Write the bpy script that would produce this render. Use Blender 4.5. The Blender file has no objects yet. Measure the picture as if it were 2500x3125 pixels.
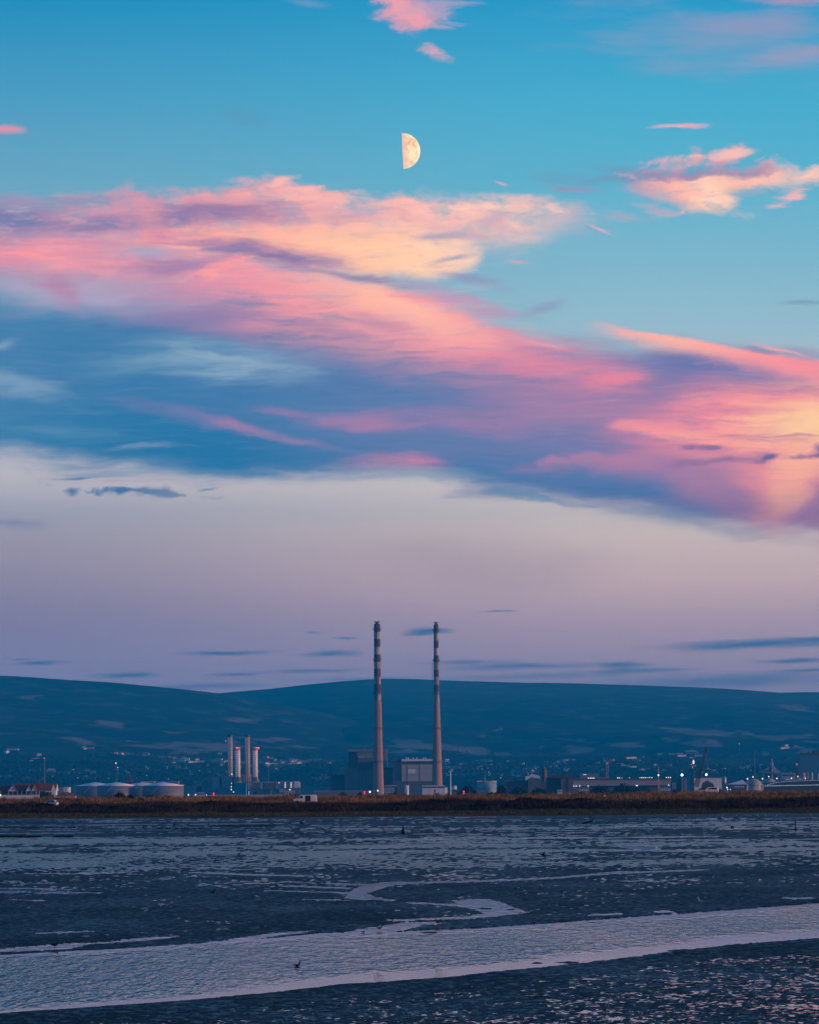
import bpy, bmesh, math, random
import numpy as np
from mathutils import Vector, Matrix, noise as mnoise

scene = bpy.context.scene
COL = scene.collection
R = math.radians

# ------------------------------------------------------------------ camera
F = 12100.0            # focal length in pixels of a 2500 x 3125 frame
HC = 3.5               # eye height above the water
HY = 2440.0            # row of the true horizon
ROLL = R(0.42)
CR, SR = math.cos(ROLL), math.sin(ROLL)
cam_d = bpy.data.cameras.new("camera")
cam = bpy.data.objects.new("camera", cam_d)
COL.objects.link(cam)
cam.location = (0, 0, HC)
cam.rotation_euler = (Matrix.Rotation(R(90), 4, 'X') @ Matrix.Rotation(-ROLL, 4, 'Z')).to_euler()
cam_d.sensor_fit = 'AUTO'
cam_d.sensor_width = 36.0
cam_d.lens = 36.0 * F / 3125.0
cam_d.shift_y = (HY - 1562.5) / 3125.0
cam_d.clip_start = 1.0
cam_d.clip_end = 400000.0
scene.camera = cam

# ------------------------------------------------------------------ view and light
scene.view_settings.view_transform = 'Standard'
scene.view_settings.look = 'None'
scene.view_settings.exposure = 0.0
scene.view_settings.gamma = 1.0
scene.cycles.volume_bounces = 0
scene.cycles.max_bounces = 6
scene.cycles.use_adaptive_sampling = True
scene.cycles.adaptive_threshold = 0.008
scene.cycles.use_denoising = True
scene.cycles.sample_clamp_indirect = 0.8
scene.cycles.adaptive_min_samples = 12

SUN_AZ, SUN_EL = R(101), R(4.0)     # from +Y towards +X
sun_d = bpy.data.lights.new("sun", 'SUN')
sun_d.energy = 5.0
sun_d.angle = R(3)
sun_d.color = (1.0, 0.50, 0.33)
sun = bpy.data.objects.new("sun", sun_d)
COL.objects.link(sun)
to_sun = Vector((math.sin(SUN_AZ) * math.cos(SUN_EL), math.cos(SUN_AZ) * math.cos(SUN_EL), math.sin(SUN_EL)))
sun.rotation_euler = to_sun.to_track_quat('Z', 'Y').to_euler()


def lin(c):
    c = c / 255.0
    return c / 12.92 if c <= 0.04045 else ((c + 0.055) / 1.055) ** 2.4


def srgb(r, g, b):
    return (lin(r), lin(g), lin(b), 1.0)


# ------------------------------------------------------------------ sky
world = bpy.data.worlds.new("World")
scene.world = world
world.use_nodes = True
WT = world.node_tree
WT.nodes.clear()


def wn(kind, **kw):
    n = WT.nodes.new(kind)
    for k, v in kw.items():
        setattr(n, k, v)
    return n


def wl(a, b):
    WT.links.new(a, b)


def put(sock, v):
    if hasattr(v, 'is_output'):
        wl(v, sock)
    else:
        sock.default_value = v


def math_n(op, a, b=None, c=None, clamp=False):
    n = wn('ShaderNodeMath', operation=op, use_clamp=clamp)
    for i, v in enumerate((a, b, c)):
        if v is not None:
            put(n.inputs[i], v)
    return n.outputs[0]


def vec_n(op, a, b=None, c=None):
    n = wn('ShaderNodeVectorMath', operation=op)
    if op == 'SCALE':
        put(n.inputs['Scale'], 1 / 0.70)
    for i, v in enumerate((a, b, c)):
        if v is not None:
            put(n.inputs[i], v)
    return n.outputs['Value'] if op in ('LENGTH', 'DOT_PRODUCT') else n.outputs['Vector']


def smooth(x, a, b, lo=0.0, hi=1.0):
    n = wn('ShaderNodeMapRange', interpolation_type='SMOOTHSTEP')
    put(n.inputs[0], x)
    n.clamp = False
    n.inputs[1].default_value = a
    n.inputs[2].default_value = b
    n.inputs[3].default_value = lo
    n.inputs[4].default_value = hi
    return n.outputs[0]


def mix(fac, a, b):
    n = wn('ShaderNodeMix', data_type='RGBA')
    put(n.inputs[0], fac)
    put(n.inputs[6], a)
    put(n.inputs[7], b)
    return n.outputs[2]


def ramp(x, stops, mode='LINEAR', alpha=False):
    n = wn('ShaderNodeValToRGB')
    put(n.inputs[0], x)
    cr = n.color_ramp
    cr.interpolation = mode
    while len(cr.elements) < len(stops):
        cr.elements.new(0.5)
    for e, (p, c) in zip(cr.elements, stops):
        e.position = p
        e.color = c
    return (n.outputs[0], n.outputs[1]) if alpha else n.outputs[0]


tc = wn('ShaderNodeTexCoord')
D = tc.outputs['Generated']
sp = wn('ShaderNodeSeparateXYZ')
wl(D, sp.inputs[0])
dy = math_n('MAXIMUM', math_n('ABSOLUTE', sp.outputs[1]), 0.02)
su = math_n('MULTIPLY', math_n('DIVIDE', sp.outputs[0], dy), F / 1000)
sw = math_n('MULTIPLY', math_n('DIVIDE', sp.outputs[2], dy), F / 1000)
# the sky's own chart: kx to the right, ky downwards, 1 unit = 4.7 degrees
KX = math_n('ADD', math_n('SUBTRACT', math_n('MULTIPLY', su, CR), math_n('MULTIPLY', sw, SR)), 1.25)
KY = math_n('SUBTRACT', HY / 1000, math_n('ADD', math_n('MULTIPLY', su, SR), math_n('MULTIPLY', sw, CR)))
cb = wn('ShaderNodeCombineXYZ')
wl(KX, cb.inputs[0])
wl(KY, cb.inputs[1])
P0 = cb.outputs[0]


def noise_n(vec, scale, detail, rough, dims='2D', dist=0.0):
    n = wn('ShaderNodeTexNoise', noise_dimensions=dims)
    put(n.inputs['Vector'], vec)
    n.inputs['Scale'].default_value = scale
    n.inputs['Detail'].default_value = detail
    n.inputs['Roughness'].default_value = rough
    n.inputs['Distortion'].default_value = dist
    return n


def mapping(vec, loc=(0, 0, 0), rot=0.0, scale=(1, 1, 1), kind='POINT'):
    n = wn('ShaderNodeMapping', vector_type=kind)
    put(n.inputs[0], vec)
    n.inputs[1].default_value = loc
    n.inputs[2].default_value = (0, 0, rot)
    n.inputs[3].default_value = scale
    return n.outputs[0]


# warps: one broad, one fine and drawn out along the wind
nb = noise_n(mapping(P0, rot=-0.12, scale=(1.6, 3.6, 1)), 1.0, 3.0, 0.55)
wb = vec_n('MULTIPLY', vec_n('SUBTRACT', nb.outputs['Color'], (0.5, 0.5, 0.5)), (0.15, 0.055, 0))
P1 = vec_n('ADD', P0, wb)
nf = noise_n(mapping(P1, rot=-0.12, scale=(4.5, 15, 1)), 1.0, 5.0, 0.62)
wf = vec_n('MULTIPLY', vec_n('SUBTRACT', nf.outputs['Color'], (0.5, 0.5, 0.5)), (0.075, 0.030, 0))
P2 = vec_n('ADD', P1, wf)
NS = math_n('SUBTRACT', noise_n(mapping(P1, rot=-0.12, scale=(2.2, 14, 1)), 1.0, 5.0, 0.6).outputs[0], 0.5)   # streaks
NP = math_n('SUBTRACT', noise_n(mapping(P2, rot=-0.25, scale=(7, 13, 1)), 1.0, 5.0, 0.62).outputs[0], 0.5)   # puffs
NF = math_n('SUBTRACT', noise_n(mapping(P2, rot=-0.13, scale=(4.0, 30, 1)), 1.0, 5.0, 0.62).outputs[0], 0.5)   # fibres
PS = vec_n('ADD', P0, vec_n('MULTIPLY', vec_n('SUBTRACT', nf.outputs['Color'], (0.5, 0.5, 0.5)), (0.10, 0.018, 0)))
s1 = wn('ShaderNodeSeparateXYZ')
wl(P2, s1.inputs[0])
X2, Y2 = s1.outputs[0], s1.outputs[1]
XN = math_n('MULTIPLY_ADD', X2, 1 / 3.7, 0.6 / 3.7)
YS = math_n('MULTIPLY_ADD', NS, 0.11, Y2)          # streaky heights
YP = math_n('MULTIPLY_ADD', NP, 0.085, Y2)          # puffy heights
YQ = math_n('MULTIPLY_ADD', NP, 0.030, math_n('MULTIPLY_ADD', math_n('SUBTRACT', Y2, KY), 0.45, KY))   # nearly still heights

# clear sky behind the clouds
KYT = math_n('MULTIPLY_ADD', KY, 1 / 3.4, 0.8 / 3.4)


def kt(py):
    return (py / 1000 + 0.8) / 3.4


sky_l = [(-800, (16, 112, 172)), (0, (36, 142, 192)), (300, (76, 156, 198)), (550, (104, 166, 197)), (950, (128, 172, 201)),
         (1400, (186, 190, 204)), (1500, (188, 188, 200)), (1650, (188, 172, 182)), (1720, (185, 165, 178)), (1850, (175, 152, 175)), (1920, (172, 152, 180)), (2000, (180, 160, 192)), (2110, (190, 170, 202)), (2440, (180, 165, 196))]
sky_r = [(-800, (16, 116, 176)), (0, (44, 154, 204)), (300, (72, 172, 210)), (550, (92, 178, 210)), (800, (126, 184, 210)), (1000, (148, 190, 211)),
         (1300, (186, 198, 206)), (1480, (212, 209, 206)), (1620, (243, 218, 205)), (1760, (246, 206, 198)), (1900, (225, 186, 194)),
         (2000, (216, 180, 194)), (2080, (206, 176, 196)), (2440, (190, 170, 196))]
cl = ramp(KYT, [(kt(y), srgb(*c)) for y, c in sky_l])
cr_ = ramp(KYT, [(kt(y), srgb(*c)) for y, c in sky_r])
sky = mix(smooth(KX, -0.1, 2.1), cl, cr_)
nish = wn('ShaderNodeTexSky', sky_type='NISHITA', sun_disc=False, sun_elevation=SUN_EL, sun_rotation=SUN_AZ)
wl(D, nish.inputs[0])


LAYERS = 0


def refresh():
    """Re-issue the shared coordinates behind the layers laid so far, which keeps the shader's stack small."""
    global P1, P2, PS, NF, NS, NP, X2, Y2, XN, YS, YP, YQ
    z = math_n('MULTIPLY', sky, 1e-7)
    P1 = vec_n('ADD', P1, z)
    P2 = vec_n('ADD', P2, z)
    PS = vec_n('ADD', PS, z)
    NF, NS, NP, XN, YS, YP, YQ = (math_n('ADD', v, z) for v in (NF, NS, NP, XN, YS, YP, YQ))


def over(mask, colour, alpha):
    global sky, LAYERS
    LAYERS += 1
    if LAYERS % 14 == 0:
        refresh()
    m = math_n('MULTIPLY', mask, alpha) if alpha != 1 else mask
    sky = mix(m, sky, colour)


def curve(pts):
    n = wn('ShaderNodeFloatCurve')
    wl(XN, n.inputs[1])
    c = n.mapping.curves[0]
    n.mapping.extend = 'HORIZONTAL'
    pp = [((x / 1000 + 0.6) / 3.7, y / 2600) for x, y in pts]
    while len(c.points) < len(pp):
        c.points.new(0.5, 0.5)
    for q, (a, b) in zip(c.points, pp):
        q.location = (a, b)
        q.handle_type = 'AUTO'
    n.mapping.update()
    return n.outputs[0]


def band(pts, colour, alpha=1.0, st=20, sb=20, tex=None, grain=None, gamt=1.2):
    """A drawn-out cloud between an upper and a lower edge; pts are (x, top, bottom)."""
    y = tex if tex is not None else YS
    pts = list(pts)
    if pts[0][0] > -300:
        m0 = (pts[0][1] + pts[0][2]) / 2
        pts.insert(0, (pts[0][0] - 60 - st, m0 + st + 30, m0 - sb - 30))
    if pts[-1][0] < 2800:
        m0 = (pts[-1][1] + pts[-1][2]) / 2
        pts.append((pts[-1][0] + 60 + st, m0 + st + 30, m0 - sb - 30))
    t = curve([(p[0], p[1]) for p in pts])
    b = curve([(p[0], p[2]) for p in pts])
    yt = math_n('MULTIPLY_ADD', t, -2.6, y)
    yb = math_n('MULTIPLY_ADD', b, 2.6, math_n('MULTIPLY', y, -1.0))
    m = math_n('MULTIPLY', smooth(yt, -st / 1000, st / 1000), smooth(yb, -sb / 1000, sb / 1000))
    if grain is not None:
        m = math_n('MULTIPLY', m, smooth(grain, -0.26, 0.10, 0.35, 1.0))
    if isinstance(colour, list):
        colour, al = ramp(XN, [((c[0] / 1000 + 0.6) / 3.7, srgb(*c[1])[:3] + ((c[2] if len(c) > 2 else 1.0),)) for c in colour], alpha=True)
        m = math_n('MULTIPLY', m, al)
    else:
        colour = srgb(*colour)
    over(m, colour, alpha)


def blob(cx, cy, a, b, ang, colour, alpha=1.0, soft=1.0, grain=None, gamt=1.0, src=None):
    """A soft elliptical puff; soft = 1 fades from the middle outwards."""
    v = mapping(src if src is not None else P2, loc=(cx / 1000, cy / 1000, 0), rot=R(ang), scale=(a / 1000, b / 1000, 1), kind='TEXTURE')
    r = vec_n('LENGTH', v)
    if grain is not None:
        r = math_n('MULTIPLY_ADD', grain, -gamt, r)
    over(smooth(r, 1.0, 1.0 - soft), srgb(*colour), alpha)


FI = math_n('SUBTRACT', noise_n(mapping(P2, rot=-0.14, scale=(5.5, 70, 1)), 1.0, 4.0, 0.6).outputs[0], 0.5)
FJ = math_n('SUBTRACT', noise_n(mapping(P2, rot=0.30, scale=(9, 46, 1)), 1.0, 4.0, 0.65).outputs[0], 0.5)


def fibres(pts, colour, alpha, tex, sign, st=60, sb=60):
    """Fine drawn-out strands inside the stretch of sky between two edges."""
    yt = math_n('MULTIPLY_ADD', curve([(q[0], q[1]) for q in pts]), -2.6, Y2)
    yb = math_n('MULTIPLY_ADD', curve([(q[0], q[2]) for q in pts]), 2.6, math_n('MULTIPLY', Y2, -1.0))
    m = math_n('MULTIPLY', smooth(yt, -st / 1000, st / 1000), smooth(yb, -sb / 1000, sb / 1000))
    m = math_n('MULTIPLY', m, smooth(math_n('MULTIPLY', tex, sign), 0.02, 0.22))
    over(m, srgb(*colour), alpha)


# -- thin veils and scraps of the upper sky
blob(2250, 130, 620, 150, 8, (150, 155, 190), 0.50, 1.0, NS, 1.6)
blob(2480, 0, 300, 30, 0, (235, 140, 160), 0.55, 1.0, NS, 1.0)
blob(2330, 70, 420, 60, 4, (165, 150, 188), 0.35, 1.0, NS, 1.6)
blob(2440, 170, 200, 50, -6, (175, 155, 185), 0.45, 1.0, NS, 1.2)
blob(1230, 20, 165, 95, 30, (214, 158, 182), 0.75, 1.0, NP, 2.4)
blob(1215, 22, 105, 70, 34, (238, 162, 176), 0.9, 1.0, NP, 3.0)
blob(1330, 30, 110, 60, 8, (200, 165, 190), 0.6, 1.0, NF, 2.6)
blob(1335, 88, 80, 13, 6, (205, 165, 190), 0.6, 1.0, NS, 1.2)
blob(1330, 168, 66, 30, 30, (218, 168, 184), 0.9, 1.0, NP, 2.0)
blob(940, 10, 80, 16, 4, (140, 160, 195), 0.4, 1.0)
blob(8, 390, 70, 18, 0, (224, 146, 170), 0.9, 1.0, NP, 1.0)
blob(720, 350, 90, 45, 25, (92, 150, 190), 0.5, 1.0, NP, 2.0)
blob(2065, 387, 115, 11, 0, (230, 174, 186), 1.0, 1.0, NP, 1.4)
# -- the bright cloud on the right
blob(1960, 540, 400, 44, 2, (112, 148, 186), 0.75, 1.0, NF, 1.6)
blob(1770, 574, 150, 16, 4, (142, 150, 186), 0.85, 1.0, NF, 1.4)
blob(1548, 554, 26, 10, 10, (220, 170, 185), 0.9, 1.0)
blob(2130, 492, 225, 42, -2, (222, 166, 178), 1.0, 0.8, NP, 2.8)
blob(2230, 478, 120, 24, -4, (246, 200, 192), 0.7, 1.0, NP, 2.0)
blob(2130, 488, 150, 16, -3, (246, 200, 192), 0.6, 1.0, NP, 2.4)
band([(1930, 572, 590), (2060, 548, 622), (2150, 542, 655), (2230, 535, 650), (2290, 528, 620), (2360, 520, 582), (2500, 516, 560), (2900, 530, 560)],
     [(1900, (186, 150, 182), 0.0), (1990, (220, 160, 176), 0.7), (2080, (250, 184, 172), 1), (2180, (255, 208, 184), 1), (2300, (252, 190, 172), 0.95), (2450, (255, 204, 184), 1)], 1.0, 20, 18, YP, NP)
band([(1960, 530, 534), (2060, 526, 556), (2200, 522, 552), (2400, 528, 536)], (160, 134, 172), 0.8, 18, 16, YP)
blob(2190, 612, 120, 40, 18, (255, 218, 194), 0.85, 1.0, NP, 1.8)
blob(2110, 586, 110, 26, 14, (252, 186, 172), 0.7, 1.0, NP, 1.6)
blob(2310, 596, 70, 20, -4, (130, 176, 202), 0.85, 1.0, NP, 2.0)
blob(2430, 600, 90, 30, -25, (240, 184, 184), 0.9, 1.0, NF, 3.4)
blob(2088, 655, 17, 11, 0, (246, 190, 182), 1.0, 1.0)
blob(2010, 645, 95, 18, 10, (176, 174, 196), 0.8, 1.0, NF, 3.0)
blob(1910, 665, 90, 30, 5, (170, 172, 198), 0.6, 1.0, NP, 2.0)
blob(1825, 706, 72, 9, 20, (222, 172, 186), 0.9, 1.0, NP, 0.6)
blob(1570, 805, 58, 11, 3, (206, 166, 184), 0.9, 1.0, NP, 1.0)
blob(2460, 925, 120, 14, 2, (112, 150, 180), 0.7, 1.0, NS, 0.6)
blob(1650, 935, 90, 26, -22, (136, 154, 188), 0.7, 1.0, NP, 1.6)
blob(1560, 960, 200, 14, 8, (140, 160, 190), 0.5, 1.0, NF, 1.0)
# -- the great band: blue shadow mass first
band([(-600, 640, 1400), (0, 910, 1372), (290, 920, 1396), (471, 900, 1408), (616, 880, 1432), (725, 870, 1440), (1050, 920, 1440), (1250, 980, 1448), (1395, 1020, 1478),
      (1576, 1050, 1502), (1700, 1060, 1530), (1900, 1080, 1552), (2050, 1080, 1574), (2192, 1090, 1596), (2337, 1100, 1612), (2500, 1120, 1640), (3100, 1240, 1760)],
     [(-500, (60, 122, 172)), (0, (70, 126, 174)), (500, (62, 120, 172)), (1000, (86, 122, 174)), (1500, (104, 122, 174)), (1900, (128, 122, 172)), (2300, (168, 124, 164)), (2500, (180, 124, 162))],
     1.0, 90, 46, YS)
band([(0, 1290, 1360), (330, 1260, 1400), (560, 1260, 1440), (800, 1300, 1448), (1050, 1370, 1446), (1300, 1440, 1450)],
     [(0, (42, 118, 170), 0.5), (300, (40, 116, 168), 0.9), (700, (38, 114, 168), 1), (1000, (60, 116, 170), 0.8), (1300, (80, 120, 172), 0)], 0.95, 90, 50)
band([(1300, 1440, 1460), (1500, 1410, 1500), (1750, 1410, 1535), (1950, 1450, 1550), (2150, 1520, 1580)], (80, 120, 174), 0.85, 46, 44)
blob(1330, 1185, 480, 74, 7, (84, 120, 174), 0.85, 1.0, NS, 0.8)
blob(600, 1190, 520, 60, 4, (62, 120, 172), 0.6, 1.0, NS, 0.8)
# pale wisps in the blue
band([(180, 1120, 1130), (400, 1060, 1130), (600, 1046, 1150), (800, 1066, 1166), (1000, 1095, 1160), (1100, 1130, 1135)],
     [(180, (110, 156, 190), 0), (420, (122, 164, 194), 0.8), (640, (134, 170, 198), 0.95), (850, (130, 164, 196), 0.9), (1080, (120, 150, 190), 0)], 0.9, 46, 34, YS, NF, 2.0)
blob(640, 1085, 210, 24, 12, (146, 178, 200), 0.6, 1.0, NF, 1.6)
blob(860, 1128, 190, 24, 4, (140, 170, 198), 0.6, 1.0, NF, 1.6)
blob(60, 1180, 260, 62, 14, (126, 162, 194), 0.85, 1.0, NF, 1.2)
blob(10, 1060, 90, 32, -20, (134, 166, 198), 0.85, 1.0, NP, 1.4)
blob(40, 960, 160, 26, -6, (110, 140, 184), 0.6, 1.0, NF, 1.4)
blob(180, 1316, 300, 36, 5, (84, 140, 182), 0.6, 1.0, NF, 1.4)
# left lavender shelf over the blue
blob(230, 880, 560, 120, 6, (172, 166, 198), 0.95, 1.0, NS, 1.0)
blob(420, 930, 260, 46, -14, (140, 144, 186), 0.5, 1.0, NF, 1.0)
# upper pink band
band([(-600, 640, 860), (0, 612, 850), (180, 606, 850), (380, 597, 860), (560, 588, 860), (740, 566, 880), (830, 560, 870), (950, 572, 840), (1080, 596, 800), (1250, 604, 790),
      (1420, 606, 745), (1600, 604, 735), (1720, 614, 700), (1790, 640, 690)],
     [(-300, (160, 140, 178), 1), (0, (178, 140, 176), 1), (330, (208, 150, 174), 1), (700, (228, 160, 172), 1), (1000, (238, 174, 176), 1), (1300, (246, 190, 182), 1), (1600, (248, 200, 188), 0.95), (1740, (226, 186, 190), 0.7), (1840, (196, 176, 196), 0)],
     1.0, 26, 60, YP, NP)
blob(790, 556, 110, 40, 12, (226, 168, 182), 0.8, 1.0, NP, 2.4)
blob(870, 562, 110, 15, -16, (246, 188, 180), 0.95, 1.0, NP, 1.4)
blob(940, 576, 130, 12, -4, (246, 184, 180), 0.9, 1.0, NP, 1.4)
blob(1000, 610, 300, 34, 4, (250, 188, 178), 0.6, 1.0, NP, 2.0)
# purple folds in it
blob(-20, 662, 420, 84, 4, (112, 122, 174), 0.9, 1.0, NS, 1.2)
blob(150, 620, 380, 26, 0, (128, 150, 186), 0.9, 1.0, NF, 1.0)
blob(290, 684, 190, 46, -3, (112, 118, 170), 1.0, 1.0, NS, 0.9)
blob(680, 652, 380, 60, 3, (150, 122, 166), 1.0, 1.0, NS, 1.2)
blob(560, 668, 270, 34, -4, (138, 120, 168), 0.8, 1.0, NF, 1.0)
blob(1010, 668, 200, 26, 2, (190, 146, 174), 0.6, 1.0, NF, 1.4)
blob(1520, 672, 110, 44, -30, (190, 168, 190), 0.75, 1.0, NP, 2.8)
blob(1470, 640, 220, 20, -4, (255, 214, 196), 0.6, 1.0, NP, 1.8)
blob(1690, 640, 70, 30, 0, (255, 214, 198), 0.5, 1.0, NP, 2.4)
blob(1350, 700, 220, 20, -3, (222, 176, 188), 0.6, 1.0, NP, 2.0)
# peach core
band([(230, 724, 722), (420, 704, 736), (620, 692, 746), (820, 690, 766), (1000, 694, 804), (1150, 700, 832), (1280, 720, 838), (1390, 740, 836)],
     [(240, (238, 146, 164), 0.2), (450, (248, 156, 160), 0.9), (700, (255, 178, 160), 0.95), (900, (255, 190, 162), 0.95), (1150, (255, 204, 170), 1), (1300, (255, 212, 180), 1), (1400, (255, 214, 188), 0.9)], 1.0, 40, 34, YP)
blob(1150, 776, 280, 50, 14, (255, 214, 172), 0.6, 1.0, NF, 1.4)
blob(1290, 748, 150, 24, -2, (255, 220, 192), 0.7, 1.0, NP, 1.8)
blob(1300, 822, 140, 18, 4, (255, 216, 180), 0.7, 1.0, NP, 1.0)
blob(1370, 790, 85, 17, -10, (146, 164, 190), 1.0, 1.0, NP, 1.0)
blob(1330, 724, 150, 17, -4, (150, 154, 188), 0.85, 1.0, NP, 1.4)
# left pink
band([(-500, 770, 820), (0, 736, 820), (150, 724, 826), (330, 764, 836), (480, 796, 848), (640, 836, 856)],
     [(-200, (235, 140, 160), 1), (120, (236, 150, 168), 1), (350, (220, 148, 172), 0.9), (500, (206, 146, 176), 0.8), (660, (196, 144, 176), 0)], 0.95, 40, 46, YS, NS)
blob(430, 772, 130, 26, 4, (172, 168, 196), 0.9, 1.0, NP, 1.6)
blob(160, 890, 130, 75, 30, (178, 130, 170), 0.8, 1.0, NP, 1.6)
blob(80, 776, 190, 28, 6, (250, 154, 162), 0.7, 1.0, NF, 1.2)
blob(200, 812, 210, 20, 8, (248, 158, 166), 0.5, 1.0, NF, 1.2)
# second pink band sweeping down to the right
band([(280, 890, 930), (480, 830, 950), (700, 800, 980), (900, 826, 1020), (1100, 848, 1055), (1250, 880, 1095), (1400, 930, 1125), (1520, 980, 1150), (1700, 1040, 1195), (1900, 1080, 1210), (2050, 1130, 1190)],
     [(280, (164, 134, 176), 0.2), (480, (196, 138, 172), 0.75), (700, (230, 148, 168), 0.95), (900, (242, 156, 164), 1), (1200, (248, 164, 164), 1), (1450, (238, 148, 162), 1), (1650, (216, 134, 164), 0.95), (1850, (214, 130, 160), 0.9), (2050, (170, 124, 168), 0)],
     0.97, 40, 110, YS, NF)
band([(820, 840, 858), (950, 832, 886), (1100, 856, 930), (1250, 900, 985), (1400, 956, 1038), (1560, 1026, 1075), (1680, 1062, 1070)],
     [(820, (250, 168, 164), 0.2), (960, (252, 178, 164), 0.8), (1150, (255, 192, 166), 1), (1300, (255, 190, 170), 1), (1500, (250, 168, 166), 0.8), (1680, (236, 150, 168), 0)], 0.95, 30, 60, YP)
blob(800, 768, 420, 48, 8, (134, 118, 168), 1.0, 1.0, NF, 1.0)
blob(660, 756, 200, 20, 4, (126, 120, 172), 0.7, 1.0, NP, 1.2)
blob(540, 812, 280, 36, -6, (162, 128, 172), 0.85, 1.0, NP, 1.6)
blob(690, 806, 170, 34, -24, (250, 160, 162), 0.85, 1.0, NP, 3.0)
blob(570, 752, 110, 14, -2, (250, 176, 168), 0.8, 1.0, NP, 2.0)
blob(1090, 844, 300, 20, 9, (148, 138, 176), 0.95, 1.0, NF, 1.0)
blob(1440, 850, 170, 22, 14, (142, 152, 188), 0.8, 1.0, NF, 1.0)
blob(1430, 915, 220, 44, 16, (190, 154, 186), 0.8, 1.0, NF, 1.4)
blob(1180, 985, 170, 36, 14, (196, 142, 172), 0.8, 1.0, NF, 1.0)
blob(980, 1000, 360, 34, 10, (150, 126, 172), 0.6, 1.0, NF, 1.2)
blob(620, 970, 330, 34, -4, (128, 122, 174), 0.7, 1.0, NF, 1.0)
blob(1640, 1042, 160, 20, 14, (224, 160, 180), 0.85, 1.0, NF, 0.8)
blob(1640, 1006, 150, 36, 14, (168, 182, 202), 0.75, 1.0, NF, 1.0)
blob(1700, 1080, 260, 26, 8, (156, 134, 178), 0.6, 1.0, NF, 1.0)
# right: purple fold and the thin bright lash
blob(2180, 1132, 500, 84, 6, (106, 116, 174), 0.95, 1.0, NS, 0.8)
blob(1880, 1165, 150, 46, 4, (232, 134, 158), 0.9, 1.0, NF, 0.9)
blob(1650, 1120, 330, 60, 8, (214, 132, 162), 0.6, 1.0, NF, 1.0)
blob(1760, 1250, 560, 85, 4, (168, 126, 168), 0.8, 1.0, NS, 1.0)
blob(2420, 1076, 220, 32, 6, (150, 150, 188), 0.7, 1.0, NF, 1.0)
band([(1800, 980, 984), (1850, 990, 1003), (2047, 1028, 1062), (2264, 1070, 1112), (2400, 1088, 1146), (2500, 1102, 1172), (3000, 1190, 1260)],
     [(1795, (246, 168, 170), 0.3), (1900, (252, 174, 166), 1), (2060, (255, 182, 164), 1), (2300, (248, 154, 158), 1), (2500, (240, 142, 158), 1)], 1.0, 8, 34, YQ)
blob(2370, 1066, 160, 11, 12, (236, 170, 174), 0.85, 1.0, NP, 0.8)
blob(2300, 1068, 90, 14, 5, (130, 138, 182), 0.8, 1.0, NP, 0.8)
# salmon glow at the right
band([(1800, 1310, 1340), (1960, 1270, 1370), (2120, 1212, 1392), (2300, 1190, 1408), (2500, 1170, 1440), (3000, 1200, 1500)],
     [(1800, (190, 126, 164), 0.1), (1950, (226, 134, 160), 0.8), (2150, (250, 148, 156), 1), (2350, (255, 162, 152), 1), (2500, (255, 180, 154), 1)], 0.98, 75, 60, YS, NF)
blob(2480, 1290, 360, 130, -4, (255, 212, 160), 1.0, 1.0, NF, 1.0)
blob(2100, 1330, 250, 30, 8, (255, 172, 156), 0.9, 1.0, NF, 0.8)
blob(1990, 1306, 150, 20, 6, (250, 150, 156), 0.7, 1.0, NF, 0.8)
blob(2230, 1258, 300, 20, -4, (232, 138, 158), 0.75, 1.0, NF, 0.7)
blob(2380, 1214, 260, 26, -2, (246, 150, 158), 0.7, 1.0, NF, 0.8)
band([(2180, 1380, 1392), (2260, 1386, 1500), (2330, 1380, 1580), (2400, 1370, 1570), (2480, 1360, 1480), (2600, 1400, 1430)],
     [(2160, (214, 134, 160), 0), (2260, (240, 146, 156), 0.7), (2360, (255, 164, 156), 1), (2460, (255, 164, 156), 0.9), (2600, (240, 150, 158), 0)], 0.9, 46, 80, YS)
blob(2400, 1462, 100, 150, 22, (255, 184, 156), 0.95, 1.0, NP, 1.0)
blob(2440, 1400, 120, 80, 10, (255, 188, 158), 0.7, 1.0, NP, 1.0)
blob(2150, 1490, 170, 150, 0, (182, 128, 166), 0.65, 1.0, NS, 0.8)
# pink streaks inside the blue
blob(640, 1280, 400, 40, 11, (120, 122, 174), 0.7, 1.0, NF, 0.9)
blob(735, 1296, 170, 20, 12, (186, 128, 168), 0.5, 1.0, NF, 0.7)
blob(890, 1340, 220, 20, 11, (150, 126, 172), 0.7, 1.0, NF, 0.7)
blob(862, 1256, 120, 20, 4, (150, 124, 172), 0.7, 1.0, NF, 0.8)
blob(1120, 1286, 340, 52, 3, (150, 124, 172), 0.75, 1.0, NF, 1.0)
blob(1160, 1296, 220, 26, 3, (176, 126, 168), 0.6, 1.0, NF, 1.0)
blob(1450, 1290, 380, 60, 4, (160, 124, 170), 0.75, 1.0, NF, 1.0)
band([(1020, 1414, 1430), (1100, 1402, 1434), (1250, 1390, 1442), (1340, 1392, 1440), (1380, 1410, 1428)],
     [(1000, (150, 122, 170), 0), (1120, (176, 126, 168), 0.6), (1270, (208, 130, 164), 0.95), (1340, (196, 128, 166), 0.8), (1430, (160, 124, 170), 0)], 0.9, 24, 18, YS, NF)
band([(1550, 1430, 1442), (1650, 1414, 1438), (1800, 1388, 1430), (1950, 1380, 1446), (2100, 1394, 1458), (2220, 1420, 1440)],
     [(1540, (180, 128, 170), 0.3), (1700, (188, 130, 168), 0.9), (2000, (188, 128, 166), 0.8), (2240, (180, 126, 166), 0)], 0.85, 16, 24, YP, NP)
blob(1830, 1352, 200, 34, 4, (118, 120, 174), 0.7, 1.0, NF, 1.0)
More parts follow.
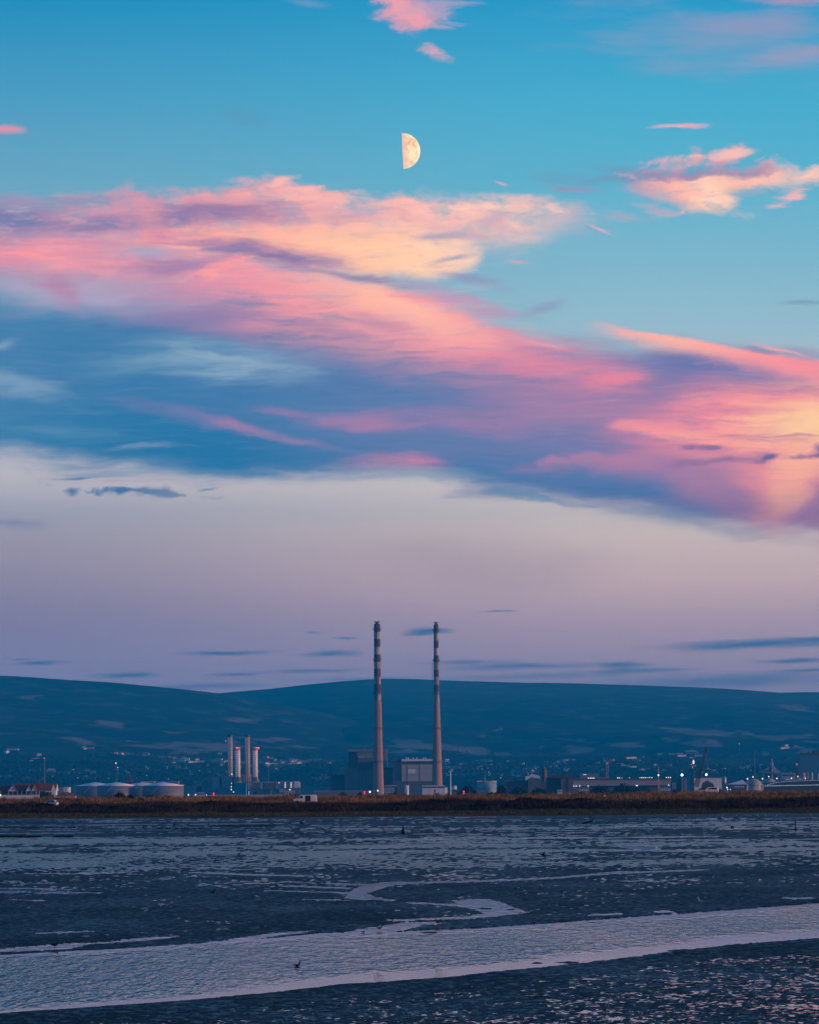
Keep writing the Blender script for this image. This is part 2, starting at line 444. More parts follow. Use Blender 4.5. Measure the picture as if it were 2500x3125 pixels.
MASS = [(-600, 700, 900), (0, 640, 900), (600, 620, 980), (1000, 610, 1040), (1250, 640, 1110), (1500, 860, 1160), (1750, 1040, 1400), (2000, 1060, 1450), (2300, 1090, 1520), (2500, 1120, 1540), (3100, 1240, 1660)]
fibres(MASS, (126, 114, 170), 0.12, FI, 1)
fibres(MASS, (255, 192, 184), 0.11, FI, -1)
fibres([(-600, 620, 800), (0, 600, 820), (600, 580, 840), (900, 570, 860), (1300, 600, 840), (1750, 620, 700), (1900, 660, 650)], (255, 206, 190), 0.20, FJ, 1, 30, 60)
fibres([(-600, 620, 800), (0, 600, 820), (600, 580, 840), (900, 570, 860), (1300, 600, 840), (1750, 620, 700), (1900, 660, 650)], (176, 138, 178), 0.22, FJ, -1, 30, 60)
BLUES = [(-600, 960, 1380), (0, 930, 1360), (600, 980, 1420), (1000, 1060, 1430), (1400, 1160, 1470), (1800, 1240, 1520), (2200, 1400, 1580)]
fibres(BLUES, (132, 150, 192), 0.11, FI, 1)
fibres(BLUES, (40, 104, 160), 0.15, FI, -1)
fibres([(1880, 460, 470), (1960, 470, 600), (2150, 460, 660), (2350, 480, 620), (2500, 500, 600), (2900, 520, 580)], (120, 160, 196), 0.32, FJ, 1, 24, 24)
# torn dark scraps in front of the glow
blob(2115, 1364, 44, 12, -4, (146, 112, 158), 0.95, 1.0, NP, 1.6)
blob(2172, 1364, 44, 14, -4, (142, 110, 156), 0.95, 1.0, NP, 1.6)
blob(2230, 1406, 210, 24, -7, (142, 110, 158), 0.95, 1.0, NP, 2.2)
blob(2335, 1398, 56, 14, -18, (116, 98, 152), 1.0, 1.0, NP, 1.4)
blob(2465, 1390, 80, 15, -6, (140, 104, 152), 0.95, 1.0, NP, 3.0)
blob(2496, 1376, 34, 28, 0, (128, 100, 152), 0.9, 1.0, NP, 2.6)
blob(2420, 1328, 190, 6, -2, (176, 116, 152), 0.7, 1.0, NP, 0.6)
# frayed lower rim
blob(2080, 1588, 300, 44, 9, (166, 168, 186), 0.8, 1.0, NF, 1.0)
blob(700, 1442, 280, 22, 3, (84, 132, 178), 0.6, 1.0, NF, 1.0)
blob(1300, 1452, 300, 34, 4, (130, 158, 186), 0.6, 1.0, NF, 1.2)
blob(1560, 1514, 210, 17, 9, (116, 148, 182), 0.8, 1.0, NP, 2.4)
blob(380, 1376, 170, 12, -2, (50, 114, 164), 0.9, 1.0, NF, 0.8)
blob(420, 1358, 160, 15, -3, (124, 154, 188), 0.7, 1.0, NF, 0.8)
# small dark scraps under the band
blob(270, 1450, 230, 28, -2, (126, 148, 180), 0.75, 1.0, NF, 1.6)
blob(250, 1457, 105, 8, -3, (70, 120, 168), 1.0, 1.0, NP, 0.8)
blob(240, 1502, 66, 20, 8, (76, 120, 168), 1.0, 1.0, NP, 4.5)
blob(395, 1502, 125, 17, -3, (66, 116, 166), 1.0, 1.0, NP, 4.5)
blob(510, 1506, 150, 10, 3, (112, 134, 174), 0.9, 1.0, NP, 4.0)
blob(625, 1490, 44, 8, -12, (100, 128, 172), 0.9, 1.0, NP, 1.0)
blob(400, 1468, 200, 8, 0, (170, 154, 180), 0.6, 1.0, NF, 0.4)
blob(60, 1596, 170, 26, 2, (144, 142, 176), 0.7, 1.0, NF, 1.0)
blob(1420, 1720, 620, 150, 3, (198, 170, 176), 0.5, 1.0, NS, 0.6)
# flat streaks above the hills
SK = (96, 122, 166)
for cx, cy, a, b, al in ((1520, 1866, 90, 5, 1), (1310, 1925, 120, 15, 1), (1290, 1934, 80, 8, .8), (690, 1993, 190, 11, 1), (1010, 1996, 140, 14, .9), (1040, 1947, 60, 8, .9),
                         (945, 1929, 28, 6, .6), (1600, 2034, 360, 16, .8), (1420, 2022, 220, 12, .7), (126, 2022, 125, 12, 1), (60, 2010, 70, 5, .7), (390, 2060, 160, 15, .9),
                         (720, 2058, 110, 10, .8), (950, 2048, 200, 12, .7), (620, 2096, 280, 14, .6), (2320, 1967, 440, 25, 1), (2520, 1950, 160, 14, .9), (2420, 2016, 160, 10, .9), (1890, 2030, 130, 17, .9),
                         (1960, 2046, 280, 12, .7), (2480, 2046, 150, 9, .8), (2200, 2078, 620, 36, .7), (1640, 2064, 480, 18, .5), (1120, 2072, 320, 10, .5)):
    blob(cx, cy, a, b, -1.5, SK, al, 1.0, NF, 0.7, PS)

# ------------------------------------------------------------------ the rest of the dome
gain = ramp(KYT, [(kt(-800), (0.80, 0.76, 0.72, 1)), (kt(0), (0.83, 0.78, 0.74, 1)), (kt(700), (0.92, 0.83, 0.76, 1)), (kt(1300), (1.0, 0.87, 0.78, 1)), (kt(1460), (0.98, 0.85, 0.76, 1)), (kt(1560), (0.70, 0.70, 0.70, 1)), (kt(2440), (0.70, 0.70, 0.70, 1))])
clouds_here = vec_n('SCALE', vec_n('MULTIPLY', sky, gain))
EL = sp.outputs[2]
dome = ramp(math_n('MULTIPLY_ADD', EL, 0.9, 0.1), [(0.0, srgb(92, 110, 154)), (0.13, srgb(132, 136, 168)), (0.20, srgb(150, 160, 182)), (0.26, srgb(100, 158, 190)),
                                                     (0.36, srgb(24, 124, 180)), (0.8, srgb(10, 84, 150))])
nd = noise_n(mapping(P0, rot=-0.12, scale=(0.5, 1.1, 1)), 1.0, 5.0, 0.6).outputs[0]
high = math_n('MULTIPLY', smooth(nd, 0.42, 0.7), smooth(EL, 0.03, 0.12))
west = math_n('MULTIPLY', smooth(sp.outputs[0], -0.2, 1.0), smooth(EL, 0.6, 0.0))
dome = mix(math_n('MULTIPLY', high, 0.55), dome, mix(west, srgb(92, 116, 166), srgb(226, 148, 150)))
dome = mix(math_n('MULTIPLY', smooth(sp.outputs[0], 0.3, 1.0), smooth(EL, 0.25, 0.0)), dome, srgb(236, 160, 132))
dome = mix(0.02, dome, nish.outputs[0])
bg_dome = wn('ShaderNodeBackground')
wl(dome, bg_dome.inputs[0])
bg_clouds = wn('ShaderNodeBackground')
wl(clouds_here, bg_clouds.inputs[0])
inside = math_n('MULTIPLY', math_n('MULTIPLY', smooth(KX, -0.75, -0.35), smooth(KX, 3.2, 2.8)),
                math_n('MULTIPLY', math_n('MULTIPLY', smooth(KY, -0.6, -0.1), smooth(KY, 2.5, 2.45)), math_n('GREATER_THAN', sp.outputs[1], 0.0)))
ms = wn('ShaderNodeMixShader')
wl(inside, ms.inputs[0])
wl(bg_dome.outputs[0], ms.inputs[1])
wl(bg_clouds.outputs[0], ms.inputs[2])
wo = wn('ShaderNodeOutputWorld')
wl(ms.outputs[0], wo.inputs[0])

# ------------------------------------------------------------------ helpers
def unroll(px, py):
    U, W = px - 1250.0, HY - py
    return U * CR + W * SR, -U * SR + W * CR


def at(px, py, Y):
    u, w = unroll(px, py)
    return Vector((u * Y / F, Y, HC + w * Y / F))


def on_ground(px, py, z=0.0):
    u, w = unroll(px, py)
    Y = F * (z - HC) / w
    return Vector((u * Y / F, Y, z))


def to_px(X, Y, Z):
    u, w = X * F / Y, (Z - HC) * F / Y
    return 1250 + u * CR - w * SR, HY - (u * SR + w * CR)


def tag(o, label=None, cat=None, group=None, kind=None):
    if label: o['label'] = label
    if cat: o['category'] = cat
    if group: o['group'] = group
    if kind: o['kind'] = kind
    return o


def link(name, me, parent=None, loc=None):
    o = bpy.data.objects.new(name, me)
    COL.objects.link(o)
    if parent is not None:
        o.parent = parent
    if loc is not None:
        o.location = loc
    return o


def grid_mesh(name, X, Y, Z, smooth_=True):
    """X, Y, Z are (rows, cols) arrays."""
    r, c = X.shape
    me = bpy.data.meshes.new(name)
    co = np.stack([X, Y, Z], -1).reshape(-1, 3).astype(np.float32)
    idx = np.arange(r * c, dtype=np.int32).reshape(r, c)
    q = np.stack([idx[:-1, :-1], idx[:-1, 1:], idx[1:, 1:], idx[1:, :-1]], -1).reshape(-1, 4)
    me.vertices.add(len(co))
    me.vertices.foreach_set('co', co.ravel())
    me.loops.add(q.size)
    me.loops.foreach_set('vertex_index', q.ravel().astype(np.int32))
    me.polygons.add(len(q))
    me.polygons.foreach_set('loop_start', np.arange(0, q.size, 4, dtype=np.int32))
    me.polygons.foreach_set('loop_total', np.full(len(q), 4, dtype=np.int32))
    if smooth_:
        me.polygons.foreach_set('use_smooth', np.ones(len(q), dtype=bool))
    me.update(calc_edges=True)
    return me


def poly_mesh(name, co, faces_flat, counts, mats=None, midx=None, smooth_=False):
    me = bpy.data.meshes.new(name)
    co = np.asarray(co, dtype=np.float32)
    me.vertices.add(len(co))
    me.vertices.foreach_set('co', co.ravel())
    ff = np.asarray(faces_flat, dtype=np.int32)
    ct = np.asarray(counts, dtype=np.int32)
    me.loops.add(len(ff))
    me.loops.foreach_set('vertex_index', ff)
    me.polygons.add(len(ct))
    me.polygons.foreach_set('loop_start', np.concatenate([[0], np.cumsum(ct)[:-1]]).astype(np.int32))
    me.polygons.foreach_set('loop_total', ct)
    for m in mats or []:
        me.materials.append(m)
    if midx is not None:
        me.polygons.foreach_set('material_index', np.asarray(midx, dtype=np.int32))
    me.polygons.foreach_set('use_smooth', np.full(len(ct), smooth_, dtype=bool))
    me.update(calc_edges=True)
    return me


def attr(me, name, vals):
    a = me.attributes.new(name, 'FLOAT', 'POINT')
    a.data.foreach_set('value', np.asarray(vals, dtype=np.float32).ravel())


def _hash(ix, iy, seed):
    h = (ix.astype(np.int64) * 374761393 + iy.astype(np.int64) * 668265263 + seed * 1442695041) & 0xFFFFFFFF
    h = ((h ^ (h >> 13)) * 1274126177) & 0xFFFFFFFF
    return ((h ^ (h >> 16)) & 0xFFFF) / 65535.0


def vnoise(x, y, seed=0):
    """Gradient noise."""
    ix, iy = np.floor(x), np.floor(y)
    fx, fy = x - ix, y - iy
    ux, uy = fx * fx * fx * (fx * (fx * 6 - 15) + 10), fy * fy * fy * (fy * (fy * 6 - 15) + 10)

    def g(dx, dy):
        a = _hash(ix + dx, iy + dy, seed) * (2 * math.pi)
        return np.cos(a) * (fx - dx) + np.sin(a) * (fy - dy)
    a, b, c, d = g(0, 0), g(1, 0), g(0, 1), g(1, 1)
    return ((a + (b - a) * ux) * (1 - uy) + (c + (d - c) * ux) * uy) * 0.95


def fbm(x, y, octaves=4, seed=0, gain=0.5):
    s, a = 0, 1.0
    for k in range(octaves):
        s = s + a * vnoise(x + 17.3 * k, y - 9.1 * k, seed + k)
        x, y = 1.6 * x + 1.2 * y, -1.2 * x + 1.6 * y
        a *= gain
    return s


def sstep(x, a, b):
    t = np.clip((x - a) / (b - a), 0, 1)
    return t * t * (3 - 2 * t)


MATS = {}


class Mat:
    """A small wrapper for building procedural materials."""

    def __init__(self, name):
        self.m = bpy.data.materials.new(name)
        self.m.use_nodes = True
        self.t = self.m.node_tree
        self.p = self.t.nodes['Principled BSDF']
        self.co = self.n('ShaderNodeTexCoord').outputs['Object']

    def n(self, kind, **kw):
        n = self.t.nodes.new(kind)
        for k, v in kw.items():
            setattr(n, k, v)
        return n

    def put(self, s, v):
        if hasattr(v, 'is_output'):
            self.t.links.new(v, s)
        else:
            s.default_value = v

    def set(self, **kw):
        for k, v in kw.items():
            self.put(self.p.inputs[{'base': 'Base Color', 'rough': 'Roughness', 'metal': 'Metallic', 'ior': 'IOR', 'spec': 'Specular IOR Level', 'normal': 'Normal',
                                    'emit': 'Emission Color', 'estr': 'Emission Strength', 'alpha': 'Alpha'}[k]], v)
        return self

    def math(self, op, a, b=None, c=None):
        n = self.n('ShaderNodeMath', operation=op)
        for i, v in enumerate((a, b, c)):
            if v is not None:
                self.put(n.inputs[i], v)
        return n.outputs[0]

    def noise(self, scale=1.0, detail=4, rough=0.55, stretch=(1, 1, 1), vec=None):
        mp = self.n('ShaderNodeMapping')
        self.put(mp.inputs[0], vec if vec is not None else self.co)
        mp.inputs[3].default_value = stretch
        n = self.n('ShaderNodeTexNoise')
        self.put(n.inputs['Vector'], mp.outputs[0])
        n.inputs['Scale'].default_value = scale
        n.inputs['Detail'].default_value = detail
        n.inputs['Roughness'].default_value = rough
        return n.outputs[0]

    def ramp(self, x, stops, mode='LINEAR'):
        n = self.n('ShaderNodeValToRGB')
        self.put(n.inputs[0], x)
        n.color_ramp.interpolation = mode
        el = n.color_ramp.elements
        while len(el) < len(stops):
            el.new(0.5)
        for e, (p, c) in zip(el, stops):
            e.position = p
            e.color = (c[0], c[1], c[2], 1) if not isinstance(c, float) else (c, c, c, 1)
        return n.outputs[0]

    def mix(self, f, a, b, blend='MIX'):
        n = self.n('ShaderNodeMix', data_type='RGBA', blend_type=blend)
        self.put(n.inputs[0], f)
        self.put(n.inputs[6], a if hasattr(a, 'is_output') or len(a) == 4 else (*a, 1))
        self.put(n.inputs[7], b if hasattr(b, 'is_output') or len(b) == 4 else (*b, 1))
        return n.outputs[2]

    def mapr(self, x, a, b, lo=0.0, hi=1.0):
        n = self.n('ShaderNodeMapRange')
        self.put(n.inputs[0], x)
        for i, v in enumerate((a, b, lo, hi)):
            n.inputs[i + 1].default_value = v
        return n.outputs[0]

    def attr(self, name):
        return self.n('ShaderNodeAttribute', attribute_name=name).outputs['Fac']

    def bump(self, h, strength=0.5, dist=0.05):
        n = self.n('ShaderNodeBump')
        self.put(n.inputs['Height'], h)
        self.put(n.inputs['Strength'], strength)
        n.inputs['Distance'].default_value = dist
        self.put(self.p.inputs['Normal'], n.outputs[0])


def weathered(name, c, vary=0.18, scale=0.35, rough=0.7, metal=0.0, stretch=(1, 1, 0.25), spec=0.4):
    """A painted or mineral surface with broad stains and fine streaks."""
    m = Mat(name)
    a = m.noise(scale, 5, 0.6, stretch)
    b = m.noise(scale * 6, 3, 0.6)
    f = m.math('MULTIPLY_ADD', b, 0.35, m.math('MULTIPLY', a, 0.65))
    m.set(base=m.ramp(f, [(0.28, tuple(v * (1 - vary * 1.6) for v in c)), (0.5, c), (0.74, tuple(min(1, v * (1 + vary)) for v in c))]), rough=rough, metal=metal, spec=spec)
    MATS[name] = m.m
    return m.m


def glow(name, c, strength):
    m = Mat(name)
    m.set(base=(*c, 1), emit=(*c, 1), estr=strength)
    m.m.cycles.emission_sampling = 'NONE'
    MATS[name] = m.m
    return m.m


# ------------------------------------------------------------------ moon
def moon():
    Y = 200000.0
    c = at(1229, 461, Y)
    rad = 54.0 * Y / F
    m = Mat('moon_rock')
    big = m.noise(2.1, 5, 0.6)
    fine = m.noise(9.0, 4, 0.6)
    mar = m.ramp(m.math('MULTIPLY_ADD', fine, 0.25, m.math('MULTIPLY', big, 0.85)), [(0.50, srgb(255, 232, 184)[:3]), (0.58, srgb(252, 206, 158)[:3]), (0.66, srgb(226, 150, 108)[:3])])
    col = m.mix(m.mapr(m.n('ShaderNodeSeparateXYZ').outputs[0], 0.0, 0.35), mar, mar)
    sx = m.n('ShaderNodeSeparateXYZ')
    m.t.links.new(m.co, sx.inputs[0])
    col = m.mix(m.mapr(sx.outputs[0], 0.0, 0.45, 1.0, 0.0), mar, m.mix(fine, srgb(226, 160, 150), srgb(255, 216, 180)))
    col = m.mix(m.mapr(sx.outputs[0], 0.62, 0.98), col, srgb(255, 240, 196))
    m.set(base=(0, 0, 0, 1), spec=0.0, emit=col, estr=1.25)
    m.m.cycles.emission_sampling = 'NONE'
    # the lit half: from the limb on the right to a ragged terminator full of craters
    rows, cols = 61, 61
    la = np.linspace(-math.pi / 2, math.pi / 2, rows)[:, None]
    rnd = np.array([0.05 * fbm(np.array([i * 0.75]), np.array([3.0]), 3, 5)[0] for i in range(rows)])[:, None]
    lo = np.linspace(0.0, 1.0, cols)[None, :]
    lon = (rnd * np.cos(la)) * (1 - lo) + lo * math.pi
    X = np.cos(la) * np.sin(lon)
    Yy = -np.cos(la) * np.cos(lon)
    Z = np.sin(la) + 0 * lon
    me = grid_mesh('moon', X, Yy, Z)
    me.materials.append(m.m)
    o = link('moon', me, loc=c)
    o.scale = (rad,) * 3
    o.rotation_euler = (0, R(-2.5), 0)
    tag(o, 'pale yellow half moon lit on its right side high in the blue sky', 'moon')


moon()

# ------------------------------------------------------------------ the estuary: water level is z = 0
CH_T = [(-1500, 3010), (-400, 2938), (0, 2913), (97, 2908), (160, 2904), (338, 2896), (435, 2890), (531, 2884), (604, 2879), (676, 2872), (739, 2868), (833, 2862), (978, 2846), (1074, 2846), (1219, 2843),
        (1258, 2839), (1395, 2834), (1612, 2820), (1850, 2803), (2062, 2788), (2264, 2773), (2500, 2754), (2900, 2724), (4000, 2650)]
CH_B = [(-1500, 3210), (-400, 3124), (0, 3096), (193, 3082), (362, 3070), (483, 3062), (604, 3053), (724, 3041), (833, 3031), (978, 3014), (1050, 3005), (1171, 2999), (1250, 2993), (1364, 2985),
        (1509, 2968), (1666, 2953), (1830, 2936), (2047, 2907), (2228, 2886), (2500, 2864), (2900, 2834), (4000, 2750)]
POOLS = [
    [(-300, 2917, 2927), (0, 2895, 2907), (121, 2885, 2901), (193, 2879, 2899), (222, 2877, 2896), (266, 2876, 2884), (314, 2873, 2881), (435, 2862, 2873), (531, 2857, 2861)],
    [(700, 2864, 2872), (760, 2857, 2868), (833, 2847, 2860), (900, 2842, 2851), (965, 2838, 2842)],
    [(1050, 2844, 2852), (1100, 2834, 2852), (1166, 2824, 2850), (1239, 2814, 2840), (1262, 2813, 2833), (1310, 2812, 2823), (1370, 2815, 2818)],
    [(1200, 2806, 2813), (1292, 2802, 2809), (1412, 2797, 2805), (1500, 2787, 2799), (1585, 2780, 2787)],
    [(1385, 2748, 2752), (1440, 2744, 2772), (1485, 2743, 2789), (1530, 2752, 2791), (1560, 2765, 2789), (1595, 2778, 2784)],
    [(1240, 2753, 2757), (1320, 2756, 2761), (1400, 2758, 2767), (1450, 2760, 2776)],
    [(1066, 2722, 2741), (1100, 2705, 2729), (1130, 2699, 2723), (1168, 2693, 2711), (1200, 2692, 2701), (1250, 2692, 2697.5), (1400, 2688.5, 2693), (1560, 2683.5, 2688), (1714, 2675, 2680.5),
     (1800, 2667, 2673), (1875, 2660, 2667), (2000, 2658, 2663), (2140, 2653.5, 2657)],
    [(1056, 2736, 2742), (1085, 2727, 2745), (1110, 2721, 2747), (1145, 2737, 2747), (1190, 2744, 2749)],
    [(870, 2702, 2705), (980, 2706, 2710), (1068, 2710, 2713.5)],
    [(1010, 2695, 2698), (1060, 2697, 2700.5), (1120, 2699, 2702)],
    [(830, 2717, 2719.5), (1050, 2723, 2726)],
    [(930, 2744, 2746), (1040, 2745, 2748)],
    [(1795, 2790, 2794), (1830, 2788.5, 2795), (1880, 2787, 2792)],
    [(2390, 2739, 2742), (2420, 2738.5, 2745), (2485, 2738, 2743)],
    [(2000, 2779, 2784), (2040, 2779, 2788), (2070, 2786, 2789)],
    [(110, 2846, 2851), (180, 2843, 2848), (270, 2841, 2845)],
    [(50, 2744, 2747), (130, 2747, 2751)],
    [(590, 2661, 2664), (760, 2667, 2671), (900, 2671, 2674)],
    [(1690, 2618, 2621), (1760, 2615, 2618)],
    [(2200, 2527, 2530), (2340, 2528, 2531)], [(1880, 2519.5, 2522), (1960, 2521, 2523)],
    [(1890, 2579, 2585), (1960, 2580, 2594), (2005, 2583, 2592)],
    [(1870, 2594, 2597.5), (2130, 2594, 2597.5)], [(1300, 2556.5, 2560), (1875, 2555, 2558), (2190, 2551, 2554)],
    [(0, 2709, 2712.5), (140, 2711, 2714)], [(0, 2719, 2724), (75, 2720, 2724)], [(140, 2723, 2727), (290, 2724, 2726)],
]


def edge(pts, x):
    return np.interp(x, [p[0] for p in pts], [p[1] for p in pts])


def water_depth(px, py, Y):
    """Signed distance in metres into the channel and into the pools (positive = water)."""
    mpp = Y * Y / (HC * F)
    ch = np.minimum(py - edge(CH_T, px), edge(CH_B, px) - py) * mpp
    pool = np.full_like(px, -99.0)
    for p in POOLS:
        x = [q[0] for q in p]
        t, b = np.interp(px, x, [q[1] for q in p]), np.interp(px, x, [q[2] for q in p])
        d = np.minimum(py - t, b - py) * mpp
        out = np.maximum(np.maximum(x[0] - px, px - x[-1]), 0) * Y / F
        pool = np.maximum(pool, np.where(out > 0, np.minimum(d, -out * 1.5), d))
    return ch, pool


def rows_cols(y0, y1, step_px, half, dense, extra):
    w = np.arange(HC * F / y0, HC * F / y1, -step_px)
    Y = HC * F / w
    t = np.concatenate([-half - np.geomspace(extra, 0.03, 12), np.linspace(-half, half, dense), half + np.geomspace(0.03, extra, 12)])
    return Y[:, None] + 0 * t[None, :], t[None, :] * Y[:, None]


def mudflat():
    Y, X = rows_cols(56.0, 830.0, 1.15, 0.140, 1150, 0.9)
    px, py = to_px(X, Y, 0)
    ch, pool = water_depth(px, py, Y)
    # lumps and ripples look as coarse as the distance lets them: their size grows with the distance from the sea wall
    A_, B_ = 12100.0 * X / Y, HC * F / Y
    n1 = fbm(A_ / 210, B_ / 18, 3, 11)
    n2 = fbm(A_ / 60, B_ / 4.4, 3, 23)
    n3 = fbm(A_ / 24 + 7, B_ / 1.9, 2, 37)
    bar = fbm(X / 150.0, Y / 17.0, 3, 51)                   # broad bars far out, drawn out along the shore
    # how far the mud stands above the water on average, by distance and side
    pts = [2480, 2500, 2515, 2535, 2552, 2562, 2640, 2662, 2690, 2740, 2860, 2960, 3200]
    left = [1.2, 0.12, 0.30, 0.12, 0.36, -0.20, -0.08, 0.18, 0.22, 0.42, 0.50, 0.4, 0.4]
    mid = [1.2, 0.12, 0.12, 0.18, 0.22, -0.14, -0.02, 0.23, 0.24, 0.42, 0.50, 0.4, 0.4]
    right = [1.0, 0.12, 0.12, 0.14, 0.18, 0.04, 0.14, 0.30, 0.34, 0.48, 0.55, 0.4, 0.4]
    f = lambda a: np.interp(py, pts, a)
    s = np.clip(px / 1250.0, 0, 2)
    bias = np.where(s < 1, f(left) * (1 - s) + f(mid) * s, f(mid) * (2 - s) + f(right) * (s - 1))
    far = sstep(py, 2650, 2555)
    below = py - edge(CH_B, px)
    bias = np.where(below > 0, 0.24 + 0.70 * sstep(below, 46, 2) - 0.05 * sstep(px, 1200, 2400) - 0.08 * sstep(below, 40, 140), bias)
    h = 0.034 * (0.24 * n1 + 0.40 * n2 + 0.74 * n3 + bias + far * 0.9 * bar + (0.45 - 0.30 * (below > 0)) * np.clip(fbm(A_ / 420, B_ / 30, 3, 63), -0.5, 0.5))
    # channels and pools cut the mud
    e = 0.35 * n2 + 0.5 * n3
    mpp = Y * Y / (HC * F)
    chn, pln = ch + e * mpp * 7.0, pool + e * np.clip(mpp * 9.0, 0.8, 3.0)
    lip = sstep(ch, -3.2, -0.6) * (below < 0)
    h = h + 0.022 * lip * sstep(px, 700, 1500)
    k = sstep(chn, -0.22, 0.20)
    h = h * (1 - k) - 0.07 * k * sstep(chn, -0.1, 0.9)
    soft = np.clip(Y / 260.0, 0.3, 2.5)
    k = sstep(pln, -0.30 * soft, 0.20 * soft)
    h = h * (1 - k) - 0.025 * k
    # small islands off the near bank
    for ix, iy, a, b in ((1640, 2939, 24, 2.2), (1735, 2937, 44, 3.0), (2058, 2901, 26, 2.2), (2090, 2899, 40, 2.4), (1310, 2846, 40, 2.5), (1480, 2773, 30, 2.6), (1300, 2824, 26, 2.2), (1560, 2776, 18, 2)):
        q = ((px - ix) / a) ** 2 + ((py - iy) / b) ** 2
        h = np.maximum(h, 0.02 - 0.03 * q + 0.02 * n3)
    ys = 806 + 26 * fbm(X / 30.0, Y / 60.0, 4, 65)
    h = np.where(Y > ys, np.maximum(h, 0.05 + (Y - ys) * 0.008), h)
    me = grid_mesh('mudflat', X, Y, h)
    m = Mat('mud')
    big = m.noise(0.16, 4, 0.6, (1, 0.45, 1))
    mid_ = m.noise(2.1, 5, 0.65)
    fine = m.noise(11.0, 4, 0.65)
    f_ = m.math('MULTIPLY_ADD', fine, 0.35, m.math('MULTIPLY_ADD', mid_, 0.4, m.math('MULTIPLY', big, 0.3)))
    wet = m.mapr(m.math('MULTIPLY_ADD', m.noise(3.4, 5, 0.7, (1, 0.7, 1)), 1.0, m.math('MULTIPLY', big, 0.25)), 0.60, 0.72)
    weed = m.mapr(m.noise(0.55, 5, 0.7, (1, 0.5, 1)), 0.52, 0.64)
    m.set(base=m.mix(weed, m.ramp(f_, [(0.36, (0.022, 0.024, 0.030)), (0.52, (0.054, 0.054, 0.062)), (0.68, (0.115, 0.112, 0.118))]), (0.030, 0.031, 0.029)),
          rough=m.math('MULTIPLY_ADD', wet, -0.34, 0.74), spec=m.math('MULTIPLY_ADD', wet, 0.20, 0.10))
    m.bump(m.math('MULTIPLY_ADD', fine, 0.5, mid_), 1.0, 0.12)
    me.materials.append(m.m)
    tag(link('mudflat', me), kind='structure')


def water():
    Y, X = rows_cols(56.0, 830.0, 2.0, 0.140, 420, 0.9)
    px, py = to_px(X, Y, 0)
    ch, pool = water_depth(px, py, Y)
    wob = fbm(X / 9, Y / 14, 3, 91)
    dt, db = py - edge(CH_T, px), edge(CH_B, px) - py
    chop = sstep(dt + 14 * wob, 7, 20) * sstep(db + 22 * wob, 8 + 0.02 * np.clip(px - 600, 0, 900), 30 + 0.02 * np.clip(px - 600, 0, 900))
    flood = sstep(py, 2490, 2500) * sstep(py, 2700, 2640) * 2.6
    chop = np.where(ch > 0, chop, np.where(pool > 0, 0.10, np.where(py > edge(CH_B, px), 0.25, np.maximum(flood, 0.22))))
    me = grid_mesh('water', X, Y, 0 * X)
    attr(me, 'chop', chop)
    m = Mat('estuary_water')
    geo = m.n('ShaderNodeNewGeometry').outputs['Position']
    w1 = m.mapr(m.noise(1.0, 2, 0.5, (7.5, 1.15, 1), geo), 0.42, 0.75)
    w2 = m.mapr(m.noise(1.0, 2, 0.5, (3.0, 0.50, 1), geo), 0.40, 0.75)
    w3 = m.mapr(m.noise(1.0, 2, 0.5, (11.0, 2.6, 1), geo), 0.40, 0.75)
    gust = m.mapr(m.noise(1.0, 3, 0.5, (0.16, 0.03, 1), geo), 0.34, 0.62, 0.35, 1.0)
    h = m.math('MULTIPLY_ADD', w2, 1.5, m.math('MULTIPLY_ADD', w3, 0.12, w1))
    m.set(base=(0.006, 0.012, 0.016, 1), rough=m.mapr(m.attr('chop'), 0.9, 2.6, 0.06, 0.27), ior=1.33, spec=0.5)
    m.bump(h, m.math('MULTIPLY', m.mapr(m.attr('chop'), 0, 3, 0.02, 3.0), gust), 0.060)
    me.materials.append(m.m)
    tag(link('water', me), kind='structure')


mudflat()
water()

# a low headland added out of view to the west to keep the sun off the mud
def shade_ridge():
    x, y = np.meshgrid(np.linspace(200, 460, 40), np.linspace(-260, 735, 90))
    z = -1.0 + 36.0 * np.exp(-((x - 330) / 62.0) ** 2) * sstep(y, -260, -120) * sstep(y, 735, 660) + 2.0 * fbm(x / 30, y / 30, 3, 44)
    m = Mat('shade_ridge_turf')
    m.set(base=m.ramp(m.noise(0.1, 5, 0.6), [(0.3, (0.02, 0.03, 0.015)), (0.7, (0.05, 0.055, 0.03))]), rough=0.95, spec=0.1)
    me = grid_mesh('shade_ridge', x, y, z)
    me.materials.append(m.m)
    tag(link('shade_ridge', me), kind='structure')


shade_ridge()

# one sheet of ground under everything, out to the horizon
def ground_sheet():
    m = Mat('ground_soil')
    m.set(base=m.ramp(m.noise(0.02, 5, 0.6), [(0.3, (0.014, 0.020, 0.020)), (0.7, (0.030, 0.036, 0.034))]), rough=0.9, spec=0.2)
    s = 60000.0
    me = poly_mesh('ground', [(-s, -s, -1.2), (s, -s, -1.2), (s, s, -1.2), (-s, s, -1.2)], [0, 1, 2, 3], [4], [m.m])
    tag(link('ground', me), kind='structure')


ground_sheet()


